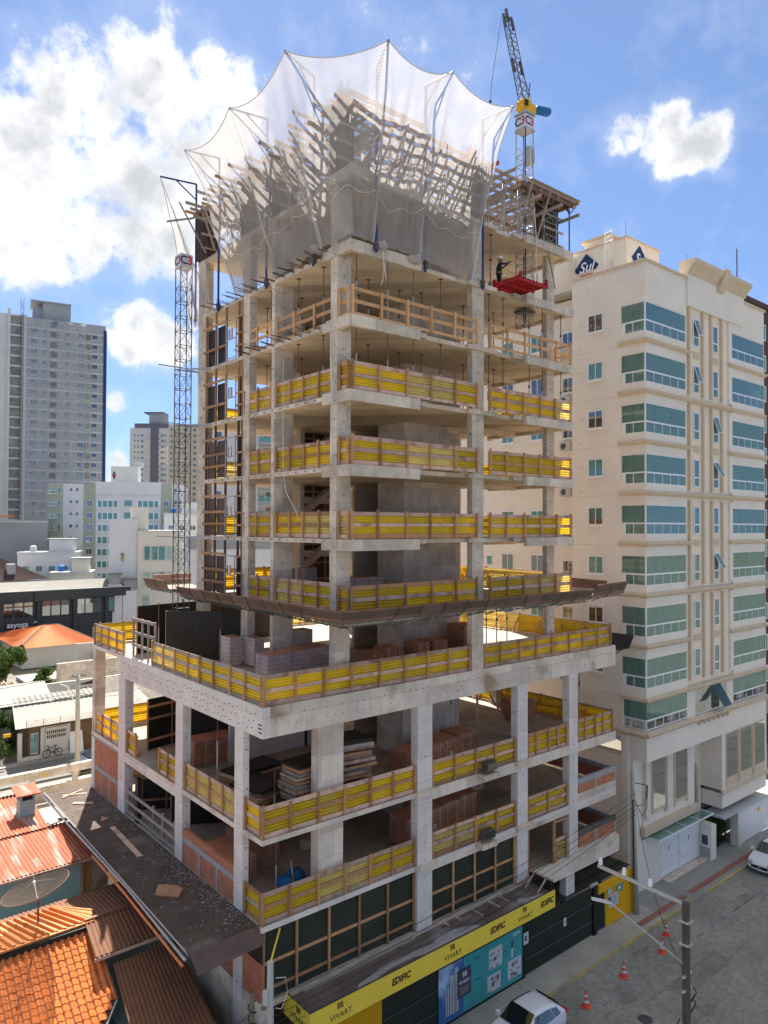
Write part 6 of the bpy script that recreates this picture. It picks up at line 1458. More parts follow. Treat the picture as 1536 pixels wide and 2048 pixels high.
def leaves(name, mn, par, pts_n, gen, size, seed, kind=None):
    r_ = random.Random(seed); m = MB()
    for _ in range(pts_n):
        p, nrm_ = gen(r_); s = size * r_.uniform(.6, 1.4); d = Vector((r_.gauss(0, 1), r_.gauss(0, 1), r_.gauss(0, 1) + .4)).normalized(); e = d.orthogonal().normalized(); f_ = d.cross(e)
        a = r_.uniform(0, 6.28); e2 = e * math.cos(a) + f_ * math.sin(a); f2 = d.cross(e2)
        m.poly([p - e2 * s, p - f2 * s * .45, p + e2 * s, p + f2 * s * .45])
    return m.build(name, mn, par, fix=False)
hw = thing('green_wall', 'dense planted green wall beside the garage of the beige block', 'plants', (35.2, 1, 0)); B('backing', 'leaf_dark', hw, 33.9, 36.5, 1.0, 1.1, 0, 2.34)
leaves('foliage', 'leaf_dark', hw, 2600, lambda r_: (Vector((r_.uniform(33.9, 36.5), r_.uniform(.72, 1.0), r_.uniform(.1, 2.3))), None), .07, 5); leaves('foliage', 'leaf', hw, 500, lambda r_: (Vector((r_.uniform(33.9, 36.5), r_.uniform(.68, .85), r_.uniform(.8, 2.3))), None), .06, 6)
# dark brown tower behind the beige block
bb_ = thing('brown_tower', 'dark brown tower with narrow windows at the right edge behind the beige block', 'building', (70, 20, 0))
B('wall', 'brown_dark', bb_, 57.5, 80, 9, 30, 0, 43.4); B('roof_edge', 'brown_dark', bb_, 57.3, 80.2, 8.8, 30.2, 43.4, 43.9)
for k in range(13):
    window(bb_, 'l', 57.46, 10.2, 11.6, 3 + k * 3.1, 4.4 + k * 3.1, 'alu', 'glass_far', 1); window(bb_, 'f', 8.96, 58.2, 59.6, 3 + k * 3.1, 4.4 + k * 3.1, 'alu', 'glass_far', 1); window(bb_, 'f', 8.96, 61, 63, 3 + k * 3.1, 4.6 + k * 3.1, 'alu', 'glass_far', 1)
rod('antenna', 'steel_dark', bb_, (58, 9.5, 43.9), (58, 9.5, 48.5), .06); rod('antenna', 'steel_dark', bb_, (60, 9.5, 43.9), (60, 9.5, 45.5), .05)
# ================================================================== ribbed roofs
def ribface(name, mn, par, e0, e1, r0, r1, per=.18, amp=.03, strips=1.1, sine=True):
    """corrugated slope between an eave e0-e1 and a ridge r0-r1, cut into sheets"""
    e0, e1, r0, r1 = map(Vector, (e0, e1, r0, r1)); ln = (e1 - e0).length; n = max(1, round(ln / strips)) if strips else 1
    nv = ((e1 - e0).cross((r0 + r1) / 2 - (e0 + e1) / 2)).normalized()
    if nv.z < 0: nv = -nv
    for s in range(n):
        m = MB(); a, b = s / n, (s + 1) / n + (.02 if s < n - 1 else 0); K = max(4, int(ln / n / per) * (6 if sine else 4))
        for i in range(K + 1):
            t = a + (b - a) * i / K; w = amp * math.sin(2 * math.pi * t * ln / per) if sine else amp * (1 if math.sin(2 * math.pi * t * ln / per) > 0 else -1)
            o_ = nv * (w + (.006 if s % 2 else 0)); m.v += [tuple(e0.lerp(e1, t) + o_), tuple(r0.lerp(r1, t) + o_)]
        for i in range(K): m.f.append((2 * i, 2 * i + 2, 2 * i + 3, 2 * i + 1)); m.m.append(0)
        m.build(name, mn, par, smooth=sine, fix=False)
# ---------------- house with glazed orange tiles, lower left
ho = thing('tiled_house', 'house with glossy orange tiled roof at the lower left corner', 'house', (-7, 5, 0))
B('wall', 'teal_wall', ho, -12, -3.9, 3.4, 8.0, 0, 3.6)
ribface('roof_sheet', 'sheet_orange', ho, (-11, 6.55, 6.02), (-3.62, 6.72, 6.0), (-11, 7.85, 6.42), (-4.75, 7.9, 6.38), .3, .045, 1.2)
ribface('roof_sheet', 'sheet_orange', ho, (-3.62, 6.72, 6.0), (-3.4, 7.4, 6.05), (-4.75, 7.9, 6.38), (-4.7, 7.95, 6.38), .3, .03, 0)
bar('ridge_gutter', 'sheet_orange', ho, (-11, 6.5, 5.98), (-3.56, 6.68, 5.96), .09, .07)
B('gap_shade', 'black_board', ho, -11, -3.9, 6.5, 6.6, 5.3, 5.9)  # solid black strip painting the shade under the upper roof's eave
tm = MB(); K = 8
for th in (0, -.012):
    for i in range(K + 1):
        u = i / K; x = (u - .5) * .27; h = .034 * math.sin(2 * math.pi * u * .98 + .3); 
        for v in (0, 1): tm.v.append((x, -v * .33, h + th + v * .02))
for s in (0, 2 * (K + 1)):
    for i in range(K): tm.f.append((s + 2 * i, s + 2 * i + 1, s + 2 * i + 3, s + 2 * i + 2)); tm.m.append(0)
nb0 = len(tm.v)
for i in range(K + 1): tm.v += [tm.v[2 * i + 1], tm.v[2 * i + 1 + 2 * (K + 1)]]
for i in range(K): a = nb0 + 2 * i; tm.f.append((a, a + 1, a + 3, a + 2)); tm.m.append(0)
tmesh = bpy.data.meshes.new('roof_tile'); tmesh.from_pydata(tm.v, [], tm.f); tmesh.materials.append(MATS['tile_orange'])
for p in tmesh.polygons: p.use_smooth = True
SL = math.atan(.59); rt = random.Random(5)
for r_i in range(15):
    for c_i in range(17):
        x = -3.72 - c_i * .252 - (r_i % 2) * .0; y = 6.58 - r_i * .262 * math.cos(SL); z = 5.76 - r_i * .262 * math.sin(SL)
        if r_i > 9 and x > -3.7 - (r_i - 9) * -.0 - .25 * (r_i - 10) * .8 and r_i > 10: continue
        o = bpy.data.objects.new('roof_tile', tmesh); o.location = (x + rt.uniform(-.006, .006), y, z + rt.uniform(-.004, .006)); o.rotation_euler = (SL, rt.uniform(-.02, .02), rt.uniform(-.025, .025)); link(o); setpar(o, ho)
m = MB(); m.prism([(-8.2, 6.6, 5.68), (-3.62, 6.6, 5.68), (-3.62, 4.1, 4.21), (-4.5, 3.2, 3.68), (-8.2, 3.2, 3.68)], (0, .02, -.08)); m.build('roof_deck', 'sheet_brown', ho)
bar('verge', 'sheet_brown', ho, (-3.6, 6.6, 5.7), (-3.58, 4.05, 4.2), .06, .16); bar('verge', 'steel', ho, (-3.58, 4.05, 4.2), (-4.45, 3.15, 3.66), .05, .08)
dish = thing('satellite_dish', 'brown mesh satellite dish on a pole at the edge of the orange roof', 'satellite dish', (-5.45, 7.2, 6.4))
dax = Vector((-.22, .12, .95)).normalized(); dq = dax.to_track_quat('Z', 'Y'); dc = Vector((-5.48, 7.2, 7.28)); m = MB(); n1, n2 = 6, 28
for i in range(n1 + 1):
    for k in range(n2): r_ = 1.2 * i / n1; a = 2 * math.pi * k / n2; m.v.append(tuple(dc + dq @ Vector((r_ * math.cos(a), r_ * math.sin(a), .38 * (r_ / 1.2) ** 2))))
for i in range(n1):
    for k in range(n2): j = (k + 1) % n2; m.f.append((i * n2 + k, i * n2 + j, (i + 1) * n2 + j, (i + 1) * n2 + k)); m.m.append(0)
m.build('reflector', 'dish_mesh', dish, smooth=True, fix=False)
m = MB(); m.tube([tuple(dc + dq @ Vector((1.2 * math.cos(2 * math.pi * k / 28), 1.2 * math.sin(2 * math.pi * k / 28), .38))) for k in range(29)], .018, 5); m.build('rim', 'steel_rust', dish)
for k in range(8):
    a = 2 * math.pi * k / 8; m = MB(); m.tube([tuple(dc + dq @ Vector((r_ * math.cos(a), r_ * math.sin(a), .38 * (r_ / 1.2) ** 2 - .01))) for r_ in (.02, .4, .8, 1.19)], .01, 4); m.build('rib', 'steel_rust', dish)
rod('pole', 'steel_rust', dish, (-5.47, 7.2, 6.3), dc, .035); fd = dc + dq @ Vector((0, 0, .62))
for a in (.3, 2.4, 4.5): rod('feed_strut', 'steel', dish, dc + dq @ Vector((.8 * math.cos(a), .8 * math.sin(a), .23)), fd, .008, 5)
rod('feed_horn', 'white_paint', dish, fd, fd - dax * .14, .05); m = MB(); m.tube([tuple(fd), tuple(fd + Vector((.05, .2, .25))), tuple(fd + Vector((.15, .3, .7)))], .012, 5); m.build('cable', 'white_paint', dish)
for a in (-.2, .2): rod('foot', 'steel', dish, (-5.47, 7.2, 6.5), (-5.47 + a, 7.0, 6.3), .015, 5)
# ---------------- brown corrugated roofs in the building's shade
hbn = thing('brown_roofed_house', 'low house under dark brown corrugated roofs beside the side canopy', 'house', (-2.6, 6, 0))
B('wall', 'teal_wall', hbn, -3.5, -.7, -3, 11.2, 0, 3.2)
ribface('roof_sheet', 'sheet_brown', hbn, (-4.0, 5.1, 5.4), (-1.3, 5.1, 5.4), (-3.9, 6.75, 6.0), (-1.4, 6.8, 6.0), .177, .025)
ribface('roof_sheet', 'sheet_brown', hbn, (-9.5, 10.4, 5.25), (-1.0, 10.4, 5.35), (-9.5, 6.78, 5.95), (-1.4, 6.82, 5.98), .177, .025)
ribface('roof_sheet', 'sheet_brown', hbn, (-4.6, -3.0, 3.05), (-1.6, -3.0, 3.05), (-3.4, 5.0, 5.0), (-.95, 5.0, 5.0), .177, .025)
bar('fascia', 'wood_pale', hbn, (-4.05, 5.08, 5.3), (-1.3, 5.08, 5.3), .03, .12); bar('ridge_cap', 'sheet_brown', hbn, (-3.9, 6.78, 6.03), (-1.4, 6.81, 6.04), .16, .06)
B('end_board', 'wood', hbn, -2.44, -1.95, 11.9, 12.0, 2, 6.15); B('end_board', 'wood_pale', hbn, -1.94, -1.2, 11.9, 12.0, 2, 6.15)
# ---------------- teal house with the old red and white roof
ht = thing('teal_house', 'teal walled house with faded red corrugated roof and small chimney', 'house', (-6, 15, 0))
B('wall', 'teal_wall', ht, -13, -2.45, 11.9, 19, 0, 6.1)
ribface('roof_sheet', 'sheet_old', ht, (-13, 11.6, 6.22), (-1.95, 11.6, 6.3), (-13, 15.2, 6.72), (-2.2, 15.2, 6.78), .177, .03); ribface('roof_sheet', 'sheet_old', ht, (-13, 15.0, 6.76), (-3.0, 15.0, 6.82), (-13, 19.4, 7.25), (-2.9, 19.4, 7.28), .177, .03)
ribface('ridge_cap', 'sheet_white', ht, (-13, 19.1, 7.32), (-3.2, 19.1, 7.34), (-13, 19.6, 7.4), (-3.0, 19.6, 7.4), .177, .03, 0)
bar('ridge_cap', 'sheet_white', ht, (-2.95, 15.1, 6.9), (-2.3, 15.3, 6.92), .35, .06); bar('ridge_cap', 'sheet_white', ht, (-2.2, 15.3, 6.86), (-.6, 15.5, 6.86), .3, .05)
ribface('roof_sheet', 'sheet_darkgrey', ht, (-1.95, 11.6, 6.3), (-.4, 12.0, 6.3), (-2.2, 15.2, 6.75), (-.5, 15.4, 6.75), .177, .03)
bar('gutter', 'wood_pale', ht, (-13, 11.55, 6.15), (-1.95, 11.55, 6.22), .05, .1)
B('side_panel', 'wood', ht, -2.44, -2.38, 11.7, 15, 2.5, 6.1)
B('chimney', 'teal_wall', ht, -3.9, -3.2, 16.6, 17.3, 6.9, 7.75); B('chimney_top', 'black_board', ht, -3.8, -3.3, 16.7, 17.2, 7.75, 7.95)
for (x, y) in ((-3.9, 16.6), (-3.3, 16.6), (-3.9, 17.2), (-3.3, 17.2)): B('chimney_post', 'teal_wall', ht, x, x + .1, y, y + .1, 7.75, 8.05)
m = MB(); m.prism([(-4.1, 16.4, 8.02), (-3.0, 16.4, 8.02), (-3.0, 17.5, 8.22), (-4.1, 17.5, 8.22)], (0, 0, .06)); m.build('chimney_cap', 'sheet_old', ht)
# yard behind, concrete wall along the back street
B('yard_roof', 'sheet_grey', ht, -3.0, -.2, 19.6, 24.0, 2.9, 3.0)
ws = thing('street_wall', 'weathered concrete garden wall along the back street', 'wall', (0, 40, 0))
B('wall', 'concrete', ws, -30, 6.8, 38.3, 38.6, .0, 1.0); B('top_beam', 'concrete', ws, -30, 9.5, 38.25, 38.65, 1.7, 2.3)
for k in range(9): B('post', 'concrete', ws, 8.4 - k * 3.2, 8.8 - k * 3.2, 38.3, 38.6, 1.0 if k else 0, 1.7)
B('panel', 'concrete', ws, 6.8, 11, 38.3, 38.6, 0, 1.7); B('marker', 'yellow_door', ws, 2.9, 3.1, 38.22, 38.24, 1.75, 2.1)
# ---------------- brick house over the back street
hk = thing('brick_house', 'brown brick house with pale corrugated roof and roof railing across the back street', 'house', (8, 51, 0))
B('wall', 'brick_brown_x', hk, 4.6, 16, 49.3, 57, 0, 3.0); B('corner_post', 'white_wall', hk, 3.65, 4.0, 49.0, 49.3, 0, 2.6); B('base', 'white_wall', hk, 3.9, 8.3, 48.9, 49.3, 0, .35)
B('porch_panel', 'white_wall', hk, 5.6, 8.2, 49.15, 49.29, .35, 2.8)
gw = B('grille_window', 'white_wall', hk, 6.0, 7.9, 49.0, 49.14, .4, 2.7)
for k in range(10):
    for z in (1.75, 2.15): B('grille_opening', 'black_board', gw, 6.1 + k * .17, 6.2 + k * .17, 48.98, 48.999, z, z + .28)
window(hk, 'f', 49.2, 4.75, 5.4, .5, 2.4, 'grey_light_wall', 'glass_far', 2)
ribface('roof_sheet', 'sheet_white', hk, (3.3, 48.5, 3.15), (16.4, 48.5, 3.15), (4.2, 53.6, 4.1), (16.4, 53.6, 4.1), .177, .02, 1.1); ribface('roof_sheet', 'sheet_white', hk, (4.4, 53.4, 4.3), (13, 53.4, 4.3), (4.4, 54.6, 4.7), (13, 54.6, 4.7), .5, .06, 0)
for z in (3.25, 3.4, 3.55, 3.7): rod('railing', 'wood_pale', hk, (4.2, 48.45, z), (16, 48.45, z), .022, 5)
for k in range(9): rod('railing_post', 'steel_rust', hk, (4.2 + k * 1.45, 48.45, 3.1), (4.2 + k * 1.45, 48.45, 3.75), .025, 5)
hk2 = thing('shed', 'low building with long white corrugated roof behind the brick house', 'shed', (3, 58, 0)); B('wall', 'white_wall', hk2, -12, 8.6, 55.5, 61.5, 0, 3.4)
ribface('roof_sheet', 'sheet_white', hk2, (-12, 55.2, 3.7), (8.4, 55.2, 3.8), (-12, 61.7, 4.5), (9.2, 61.7, 4.6), .3, .03, 1.1)
hk3 = thing('pergola', 'open timber pergola frame behind the white shed roof', 'pergola', (5, 64, 0))
for k in range(12): B('rafter', 'wood_pale', hk3, -2 + k * .85, -1.9 + k * .85, 62, 68, 3.6, 3.75)
for y in (62.2, 65, 67.6): B('beam', 'wood_pale', hk3, -2.2, 8, y, y + .12, 3.45, 3.6)
for x in (-2, 3, 7.8): B('post', 'wood_pale', hk3, x, x + .12, 62.2, 62.32, 0, 3.45)
hd = thing('grey_roofed_shed', 'wide low building with mottled dark grey roof behind the podium corner', 'shed', (20, 56, 0)); B('wall', 'grey_light_wall', hd, 12.8, 30, 52.5, 62, 0, 3.2)
ribface('roof_sheet', 'sheet_darkgrey', hd, (12.2, 51.8, 3.3), (30, 51.8, 3.3), (13.2, 57.5, 4.9), (30, 57.5, 4.9), .22, .03, 1.5); ribface('roof_sheet', 'sheet_darkgrey', hd, (12.2, 63, 3.3), (30, 63, 3.3), (13.2, 57.5, 4.9), (30, 57.5, 4.9), .22, .03, 0)
hw2 = thing('garden_wall', 'long white rendered garden wall beyond the grey roof', 'wall', (16, 71, 0)); B('wall', 'white_wall', hw2, 11.5, 40, 70.8, 71.1, 0, 2.3); B('upper_wall', 'concrete', hw2, 14, 40, 74, 74.4, 0, 4.0)
hw3 = thing('terracotta_annex', 'small annex with terracotta roof and white parapet behind the podium corner', 'house', (30, 80, 0)); B('wall', 'tan_wall', hw3, 22, 44, 78, 86, 0, 3); ribface('roof_sheet', 'tile_terracotta', hw3, (22, 77.6, 3), (44, 77.6, 3), (22, 82, 4.3), (44, 82, 4.3), .35, .05, 0)
B('parapet', 'white_wall', hw3, 20, 44, 86, 86.3, 0, 4.4)
pth = B('sloping_path', 'sidewalk', None, 12.6, 27, 83.5, 88.2, -.1, .35); pth['kind'] = 'structure'
# ---------------- white house with terracotta hip roof
hh = thing('hip_roofed_house', 'white house with orange terracotta hip roof in front of the charcoal shops', 'house', (20, 100, 0))
B('wall', 'white_wall', hh, 14.9, 25.3, 95, 112, 0, 3.25)
E0, E1, E2, E3 = (14.3, 94.3, 3.15), (26, 94.3, 3.15), (26, 112.6, 3.15), (14.3, 112.6, 3.15); Ra, Rb = (19.9, 103.5, 6.0), (20.6, 103.5, 6.0)
Ra, Rb = (19.4, 101, 5.55), (21.6, 101, 5.55)
ribface('roof_slope', 'tile_terracotta', hh, E0, E1, Ra, Rb, .32, .06, 0); ribface('roof_slope', 'tile_terracotta', hh, E3, E0, Ra, Ra, .32, .06, 0); ribface('roof_slope', 'tile_terracotta', hh, E1, E2, Rb, Rb, .32, .06, 0)
for a, b in ((E0, Ra), (Ra, Rb), (E1, Rb)): bar('hip_cap', 'bark', hh, a, b, .22, .1)
window(hh, 'l', 14.86, 96.2, 97.4, 1.2, 2.5, 'grey_light_wall', 'glass_far_dark', 1); window(hh, 'l', 14.86, 98.4, 98.8, 1.2, 1.8, 'grey_light_wall', 'glass_far_dark', 0)
B('chimney', 'sheet_old', hh, 12.6, 13.3, 103.2, 103.9, 0, 4.3); B('chimney_cap', 'white_wall', hh, 12.3, 13.6, 102.9, 104.2, 4.3, 4.45); B('side_pillar', 'tile_terracotta', hh, 13.0, 13.6, 95.2, 95.8, 0, 1.6)
# ---------------- charcoal shops
cs_ = thing('charcoal_shops', 'two-storey charcoal shop building with white yoga lettering behind the hip roof', 'shops', (22, 112, 0))
B('wall', 'charcoal_wall', cs_, 0, 37.8, 113, 130, 0, 3.0); B('wall', 'charcoal_wall', cs_, 0, 37.8, 113.4, 130, 3.0, 8.4); B('fascia', 'charcoal_wall', cs_, 0, 37.9, 112.6, 113.4, 8.4, 10.0); B('fascia', 'charcoal_wall', cs_, 21, 30, 112.3, 112.6, 8.3, 10.0)
for x0, x1, mn in ((16.2, 21.2, 'glass_far_dark'), (22.3, 27.2, 'glass_far_dark'), (28.2, 32.8, 'glass_far_dark'), (33.8, 37.4, 'glass_clear')): window(cs_, 'f', 113.35, x0, x1, 5.4, 8.3, 'charcoal_wall', 'glass_far_dark' if mn != 'glass_clear' else 'glass_far', 2, 0, .15)
for x in (15.8, 21.6, 27.6, 33.2): B('pier', 'charcoal_wall', cs_, x, x + .55, 112.9, 113.39, 3, 8.4)
for x0, x1 in ((31, 33), (34.6, 36.4)): window(cs_, 'f', 112.95, x0, x1, .5, 3.0, 'grey_light_wall', 'glass_far', 1)
ribface('roof_sheet', 'sheet_grey', cs_, (12, 113, 10.05), (37.8, 113, 10.05), (14, 121, 11.1), (36, 121, 11.1), .5, .05, 0); B('roof_edge', 'white_wall', cs_, 0, 37.9, 112.55, 112.9, 10.0, 10.12)
text('lettering', 'zayoga', 1.25, (18.5, 112.94, 4.35), (1, 0, 0), (0, 0, 1), 'white_ink', cs_, bold=.01); text('lettering', 'center', 1.05, (19.2, 112.94, 2.75), (1, 0, 0), (0, 0, 1), 'white_ink', cs_, bold=.01); B('sign_dash', 'poster_pale', cs_, 21.0, 21.9, 112.9, 112.99, 4.5, 4.62); B('sign_dash', 'poster_pale', cs_, 21.2, 22.0, 112.9, 112.99, 4.75, 4.85)
# ================================================================== taller buildings behind: built facing -Y at the origin, then set down
def place(root, x, y, ang): root.location = (x, y, 0); root.rotation_euler = (0, 0, R(ang))
def grid(par, xs, z0, n, fh, h, frame='alu', pane='glass_far_dark', mull=1, y=-.06, d=.12, skip=()):
    for k in range(n):
        for i, (a, b) in enumerate(xs):
            if (i, k) in skip: continue
            window(par, 'f', y, a, b, z0 + k * fh, z0 + k * fh + h, frame, pane, mull, 0, d)
nt1 = thing('grey_tower', 'tall grey unfinished tower wrapped in netting on the left skyline', 'building')
B('wall', 'grey_wall', nt1, 6.2, 28, 0, 16, 0, 82.5); B('wall', 'grey_light_wall', nt1, -6, 6.0, .6, 16, 0, 83); B('side_strip', 'navy', nt1, 27.4, 28.3, -.3, 0.0, 0, 81)
for k in range(27):
    z = 2 + k * 3; B('floor_band', 'grey_light_wall', nt1, 1.6, 6.0, .1, .6, z - .35, z + .05); B('void_shade', 'room_dark', nt1, 2.0, 5.0, .5, .595, z + .1, z + 2.5)  # dark panels on the wall paint the shade inside open floors
grid(nt1, ((7.2, 9.2), (10.6, 11.4), (16.8, 17.8), (20.2, 21.9)), 3, 26, 3, 1.3, 'grey_light_wall', 'glass_far_dark', 1); grid(nt1, ((24.0, 25.8),), 3, 26, 3, 1.3, 'white_wall', 'glass_far_dark', 0)
for k in range(26): B('balcony', 'grey_light_wall', nt1, 21.9, 24.0, -.5, 0, 2.2 + k * 3, 2.4 + k * 3); B('void_shade', 'room_dark', nt1, 22.2, 23.7, -.05, .0, 2.6 + k * 3, 4.6 + k * 3)  # dark panels behind the balconies paint the shade of an opening
B('roof_hut', 'grey_wall', nt1, 10.5, 18.2, 2, 12, 82.5, 88); B('roof_hut', 'grey_wall', nt1, 7.8, 10.5, 3, 9, 82.5, 86.4); B('roof_slab', 'grey_wall', nt1, 7.2, 18.3, 1.5, 12, 86.4 if False else 88, 88.3); B('pier', 'grey_light_wall', nt1, 1.2, 2.0, .2, .6, 0, 84.5); B('pier', 'grey_light_wall', nt1, 5.0, 6.2, -.1, .6, 0, 83)
mm_ = MB()
for k in range(29):
    z = 3 * k; mm_.bar((4.6, -.4, z), (5.4, -.4, z + 3), .08); mm_.bar((5.4, -.4, z), (4.6, -.4, z + 3), .08)
mm_.bar((4.6, -.4, 0), (4.6, -.4, 88), .1); mm_.bar((5.4, -.4, 0), (5.4, -.4, 88), .1); mm_.build('hoist_mast', 'steel_dark', nt1)
for k in range(27): B('floor_line', 'grey_light_wall', nt1, 6.2, 28, -.1, .0, 1.4 + k * 3, 1.75 + k * 3); B('recess_shade', 'charcoal_wall', nt1, 12.6, 14.4, -.06, .0, 2.3 + k * 3, 3.9 + k * 3) if k % 1 == 0 else None  # flat charcoal panels paint the shade of recesses that are not modelled
nm_ = MB(); NU, NV = 24, 40; rr_ = random.Random(9)
for i in range(NU + 1):
    for j in range(NV + 1):
        u = i / NU; v = j / NV; z = 82.5 * (1 - v) - 1.0 * math.sin(u * math.pi * 3) ** 2 * (1 - v) ** 3
        xr = 22.2 if v < .08 else 22.6 + 1.4 * math.sin(min(1, (v - .08) / .3) * math.pi / 2) if v < .5 else 22.5
        x = 6.4 + (xr - 6.4) * u; nm_.v.append((x, -.75 - .12 * math.sin(u * 40) - .1 * math.sin(v * 60), z))
for i in range(NU):
    for j in range(NV):
        if 17 <= i <= 21 and 17 <= j <= 19 + (i - 17) // 2: continue
        a = i * (NV + 1) + j; nm_.f.append((a, a + NV + 1, a + NV + 2, a + 1)); nm_.m.append(0)
nm_.build('facade_netting', 'net_far', nt1, smooth=True, fix=False)
place(nt1, 36.2, 209.5, -12.7)
sg = thing('sage_apartments', 'white and sage green apartment house with turquoise windows on the left', 'building')
B('wall', 'cool_wall', sg, 0, 33, 0, 14, 0, 32); B('band', 'sage_wall', sg, 0, 3.6, -.12, .0, 0, 32.2); B('band', 'sage_wall', sg, 8.7, 11.6, -.12, 0, 0, 32); B('band', 'sage_wall', sg, 27.8, 30.5, -.12, 0, 0, 32)
B('upper_band', 'cool_wall', sg, 11.6, 27.8, -.25, 0, 29.3, 32.6)
grid(sg, ((.8, 1.6), (2.4, 3.2)), 1.5, 10, 3.1, 1.5, 'alu', 'glass_far', 0, -.2); grid(sg, ((5.3, 5.9), (6.8, 7.4), (31.2, 31.8), (32.3, 32.8)), 2.2, 10, 3.1, .8, 'white_wall', 'glass_far_dark', 0); grid(sg, ((9.4, 10.9), (28.4, 29.8)), 1.5, 9, 3.1, 1.5, 'alu', 'glass_far_dark', 1, -.2); grid(sg, ((11.9, 17.2), (21.8, 27.4)), 1.2, 9, 3.1, 1.8, 'alu', 'glass_far', 3, -.08); grid(sg, ((18.6, 20.6),), 1.5, 9, 3.1, 1.6, 'grey_light_wall', 'glass_far', 0, -.08)
for k in range(10): B('balcony', 'alu', sg, .2, 2.2, -1.0, -.12, 1.4 + k * 3.1, 1.55 + k * 3.1); B('balcony_rail', 'alu', sg, .2, 2.2, -1.0, -.95, 2.3 + k * 3.1, 2.42 + k * 3.1)
hut = B('roof_hut', 'white_wall', sg, 14.2, 21, 5, 10, 32, 37); B('roof_tank', 'grey_light_wall', sg, 19.8, 22, 6, 8, 37, 38.2); m = MB(); m.prism([(15.0, 4.94, 35.8), (15.5, 4.94, 34.6), (15.0, 4.94, 33.4), (14.5, 4.94, 34.6)], (0, -.03, 0)); m.build('roof_emblem', 'navy', hut); B('emblem_bar', 'red_ink', hut, 14.8, 15.2, 4.9, 4.909, 34.3, 34.9)
B('terrace', 'cool_wall', sg, -2, 13, -9, -.13, 0, 8.6); B('terrace_band', 'sage_wall', sg, 2, 13, -9.1, -9, 0, 7.8)
for x in (3.2, 8.0): B('terrace_panel', 'cool_wall', sg, x, x + 3.6, -9.16, -9.1, 0, 7)
place(sg, 39.57, 174.2, -31.2)
md = thing('cream_office', 'pale office block with turquoise ribbon windows between hoist mast and sage apartments', 'building')
B('wall', 'cream_wall', md, 0, 8.2, 0, 12, 0, 20.2); B('roof_block', 'cream_wall', md, -1.2, 2.0, 2, 10, 20.2, 25); B('side_wall', 'cool_wall', md, -5.2, -.02, .5, 10, 0, 22.6); B('cap', 'white_wall', md, -.1, 8.3, -.1, 12.1, 20.2, 20.45)
grid(md, ((1.0, 6.6),), 9.6, 2, 5.0, 2.9, 'white_wall', 'glass_far', 3); window(md, 'f', -.06, 1.0, 2.2, 3.0, 8.2, 'white_wall', 'glass_far', 0); window(md, 'f', -.06, 3.0, 7.4, 1.5, 3.0, 'white_wall', 'glass_far', 2); window(md, 'f', .44, -3.0, -2.4, 14.5, 16.2, 'white_wall', 'glass_far_dark', 0)
for x0 in (-5.2, -2.6): B('low_block', 'cool_wall', md, x0, x0 + 2.5, -3.5, .49, 0, 9.2 + (x0 < -4) * 1.2); B('shed_roof', 'sheet_grey', md, x0 - .1, x0 + 2.5, -3.6, -.5, 11.2 + (x0 < -4) * 1.0, 11.4 + (x0 < -4) * 1.0); B('shed_box', 'grey_wall', md, x0 + .2, x0 + 2.1, -3.2, -.9, 9.2 + (x0 < -4) * 1.2, 11.2 + (x0 < -4) * 1.0)
place(md, 40.0, 115.2, -20)
fg = thing('striped_tower', 'distant grey tower with a dark purple vertical stripe', 'building'); B('wall', 'grey_light_wall', fg, 0, 21, 0, 18, 0, 75); B('stripe', 'purple_grey', fg, 11.5, 15.8, -.6, 0, 0, 76.5); B('crown', 'purple_grey', fg, 2.5, 21, -.2, 18, 75, 77.5); B('roof_hut', 'grey_wall', fg, 9.5, 17.5, 3, 12, 77.5, 83.5); B('roof_slab', 'purple_grey', fg, 7, 17.6, 2, 12, 83.5, 84.2); B('band', 'white_wall', fg, 0, 11.4, -.1, 0, 58, 68); B('band', 'cream_wall', fg, 15.9, 21, -.1, 0, 55, 65); B('band', 'cream_wall', fg, 15.9, 21, -.1, 0, 20, 36)
grid(fg, ((2.4, 3.0), (4.2, 4.8), (6.2, 7.4), (17.4, 18.6), (19.2, 19.7)), 30, 14, 3.1, 1.2, 'white_wall', 'glass_far_dark', 0, -.2, .3)
for k in range(14): B('balcony', 'white_wall', fg, 8.2, 11.4, -.9, -.1, 30 + k * 3.1, 31 + k * 3.1); B('balcony', 'white_wall', fg, 15.9, 17.2, -.9, -.1, 30 + k * 3.1, 31 + k * 3.1)
place(fg, 135.4, 374.3, -39.8)
fn = thing('tan_tower', 'distant tan tower with rows of small dark windows behind the hoist mast', 'building'); B('wall', 'tan_wall', fn, 0, 40, 0, 18, 0, 74.3); grid(fn, ((1.2, 2.0), (2.8, 3.6), (5, 6), (8, 9.6), (13, 14.5)), 28, 15, 3.05, 1.3, 'tan_wall', 'glass_far_dark', 0, -.1, .3); B('glass_strip', 'glass_far', fn, 16, 19, -.2, 0, 20, 73)
place(fn, 143.4, 341.6, -39.8)
gk = thing('blank_block', 'plain grey concrete block at the left edge below the netted tower', 'building'); B('wall', 'grey_wall', gk, -8, 12.2, 0, 10, 0, 22); B('roof_edge', 'grey_light_wall', gk, -8, 12.3, -.1, 10, 22, 22.4); B('awning', 'tile_terracotta', gk, 1, 5, -1, 0, 23.2, 23.6); place(gk, 25, 166.8, -15.5)
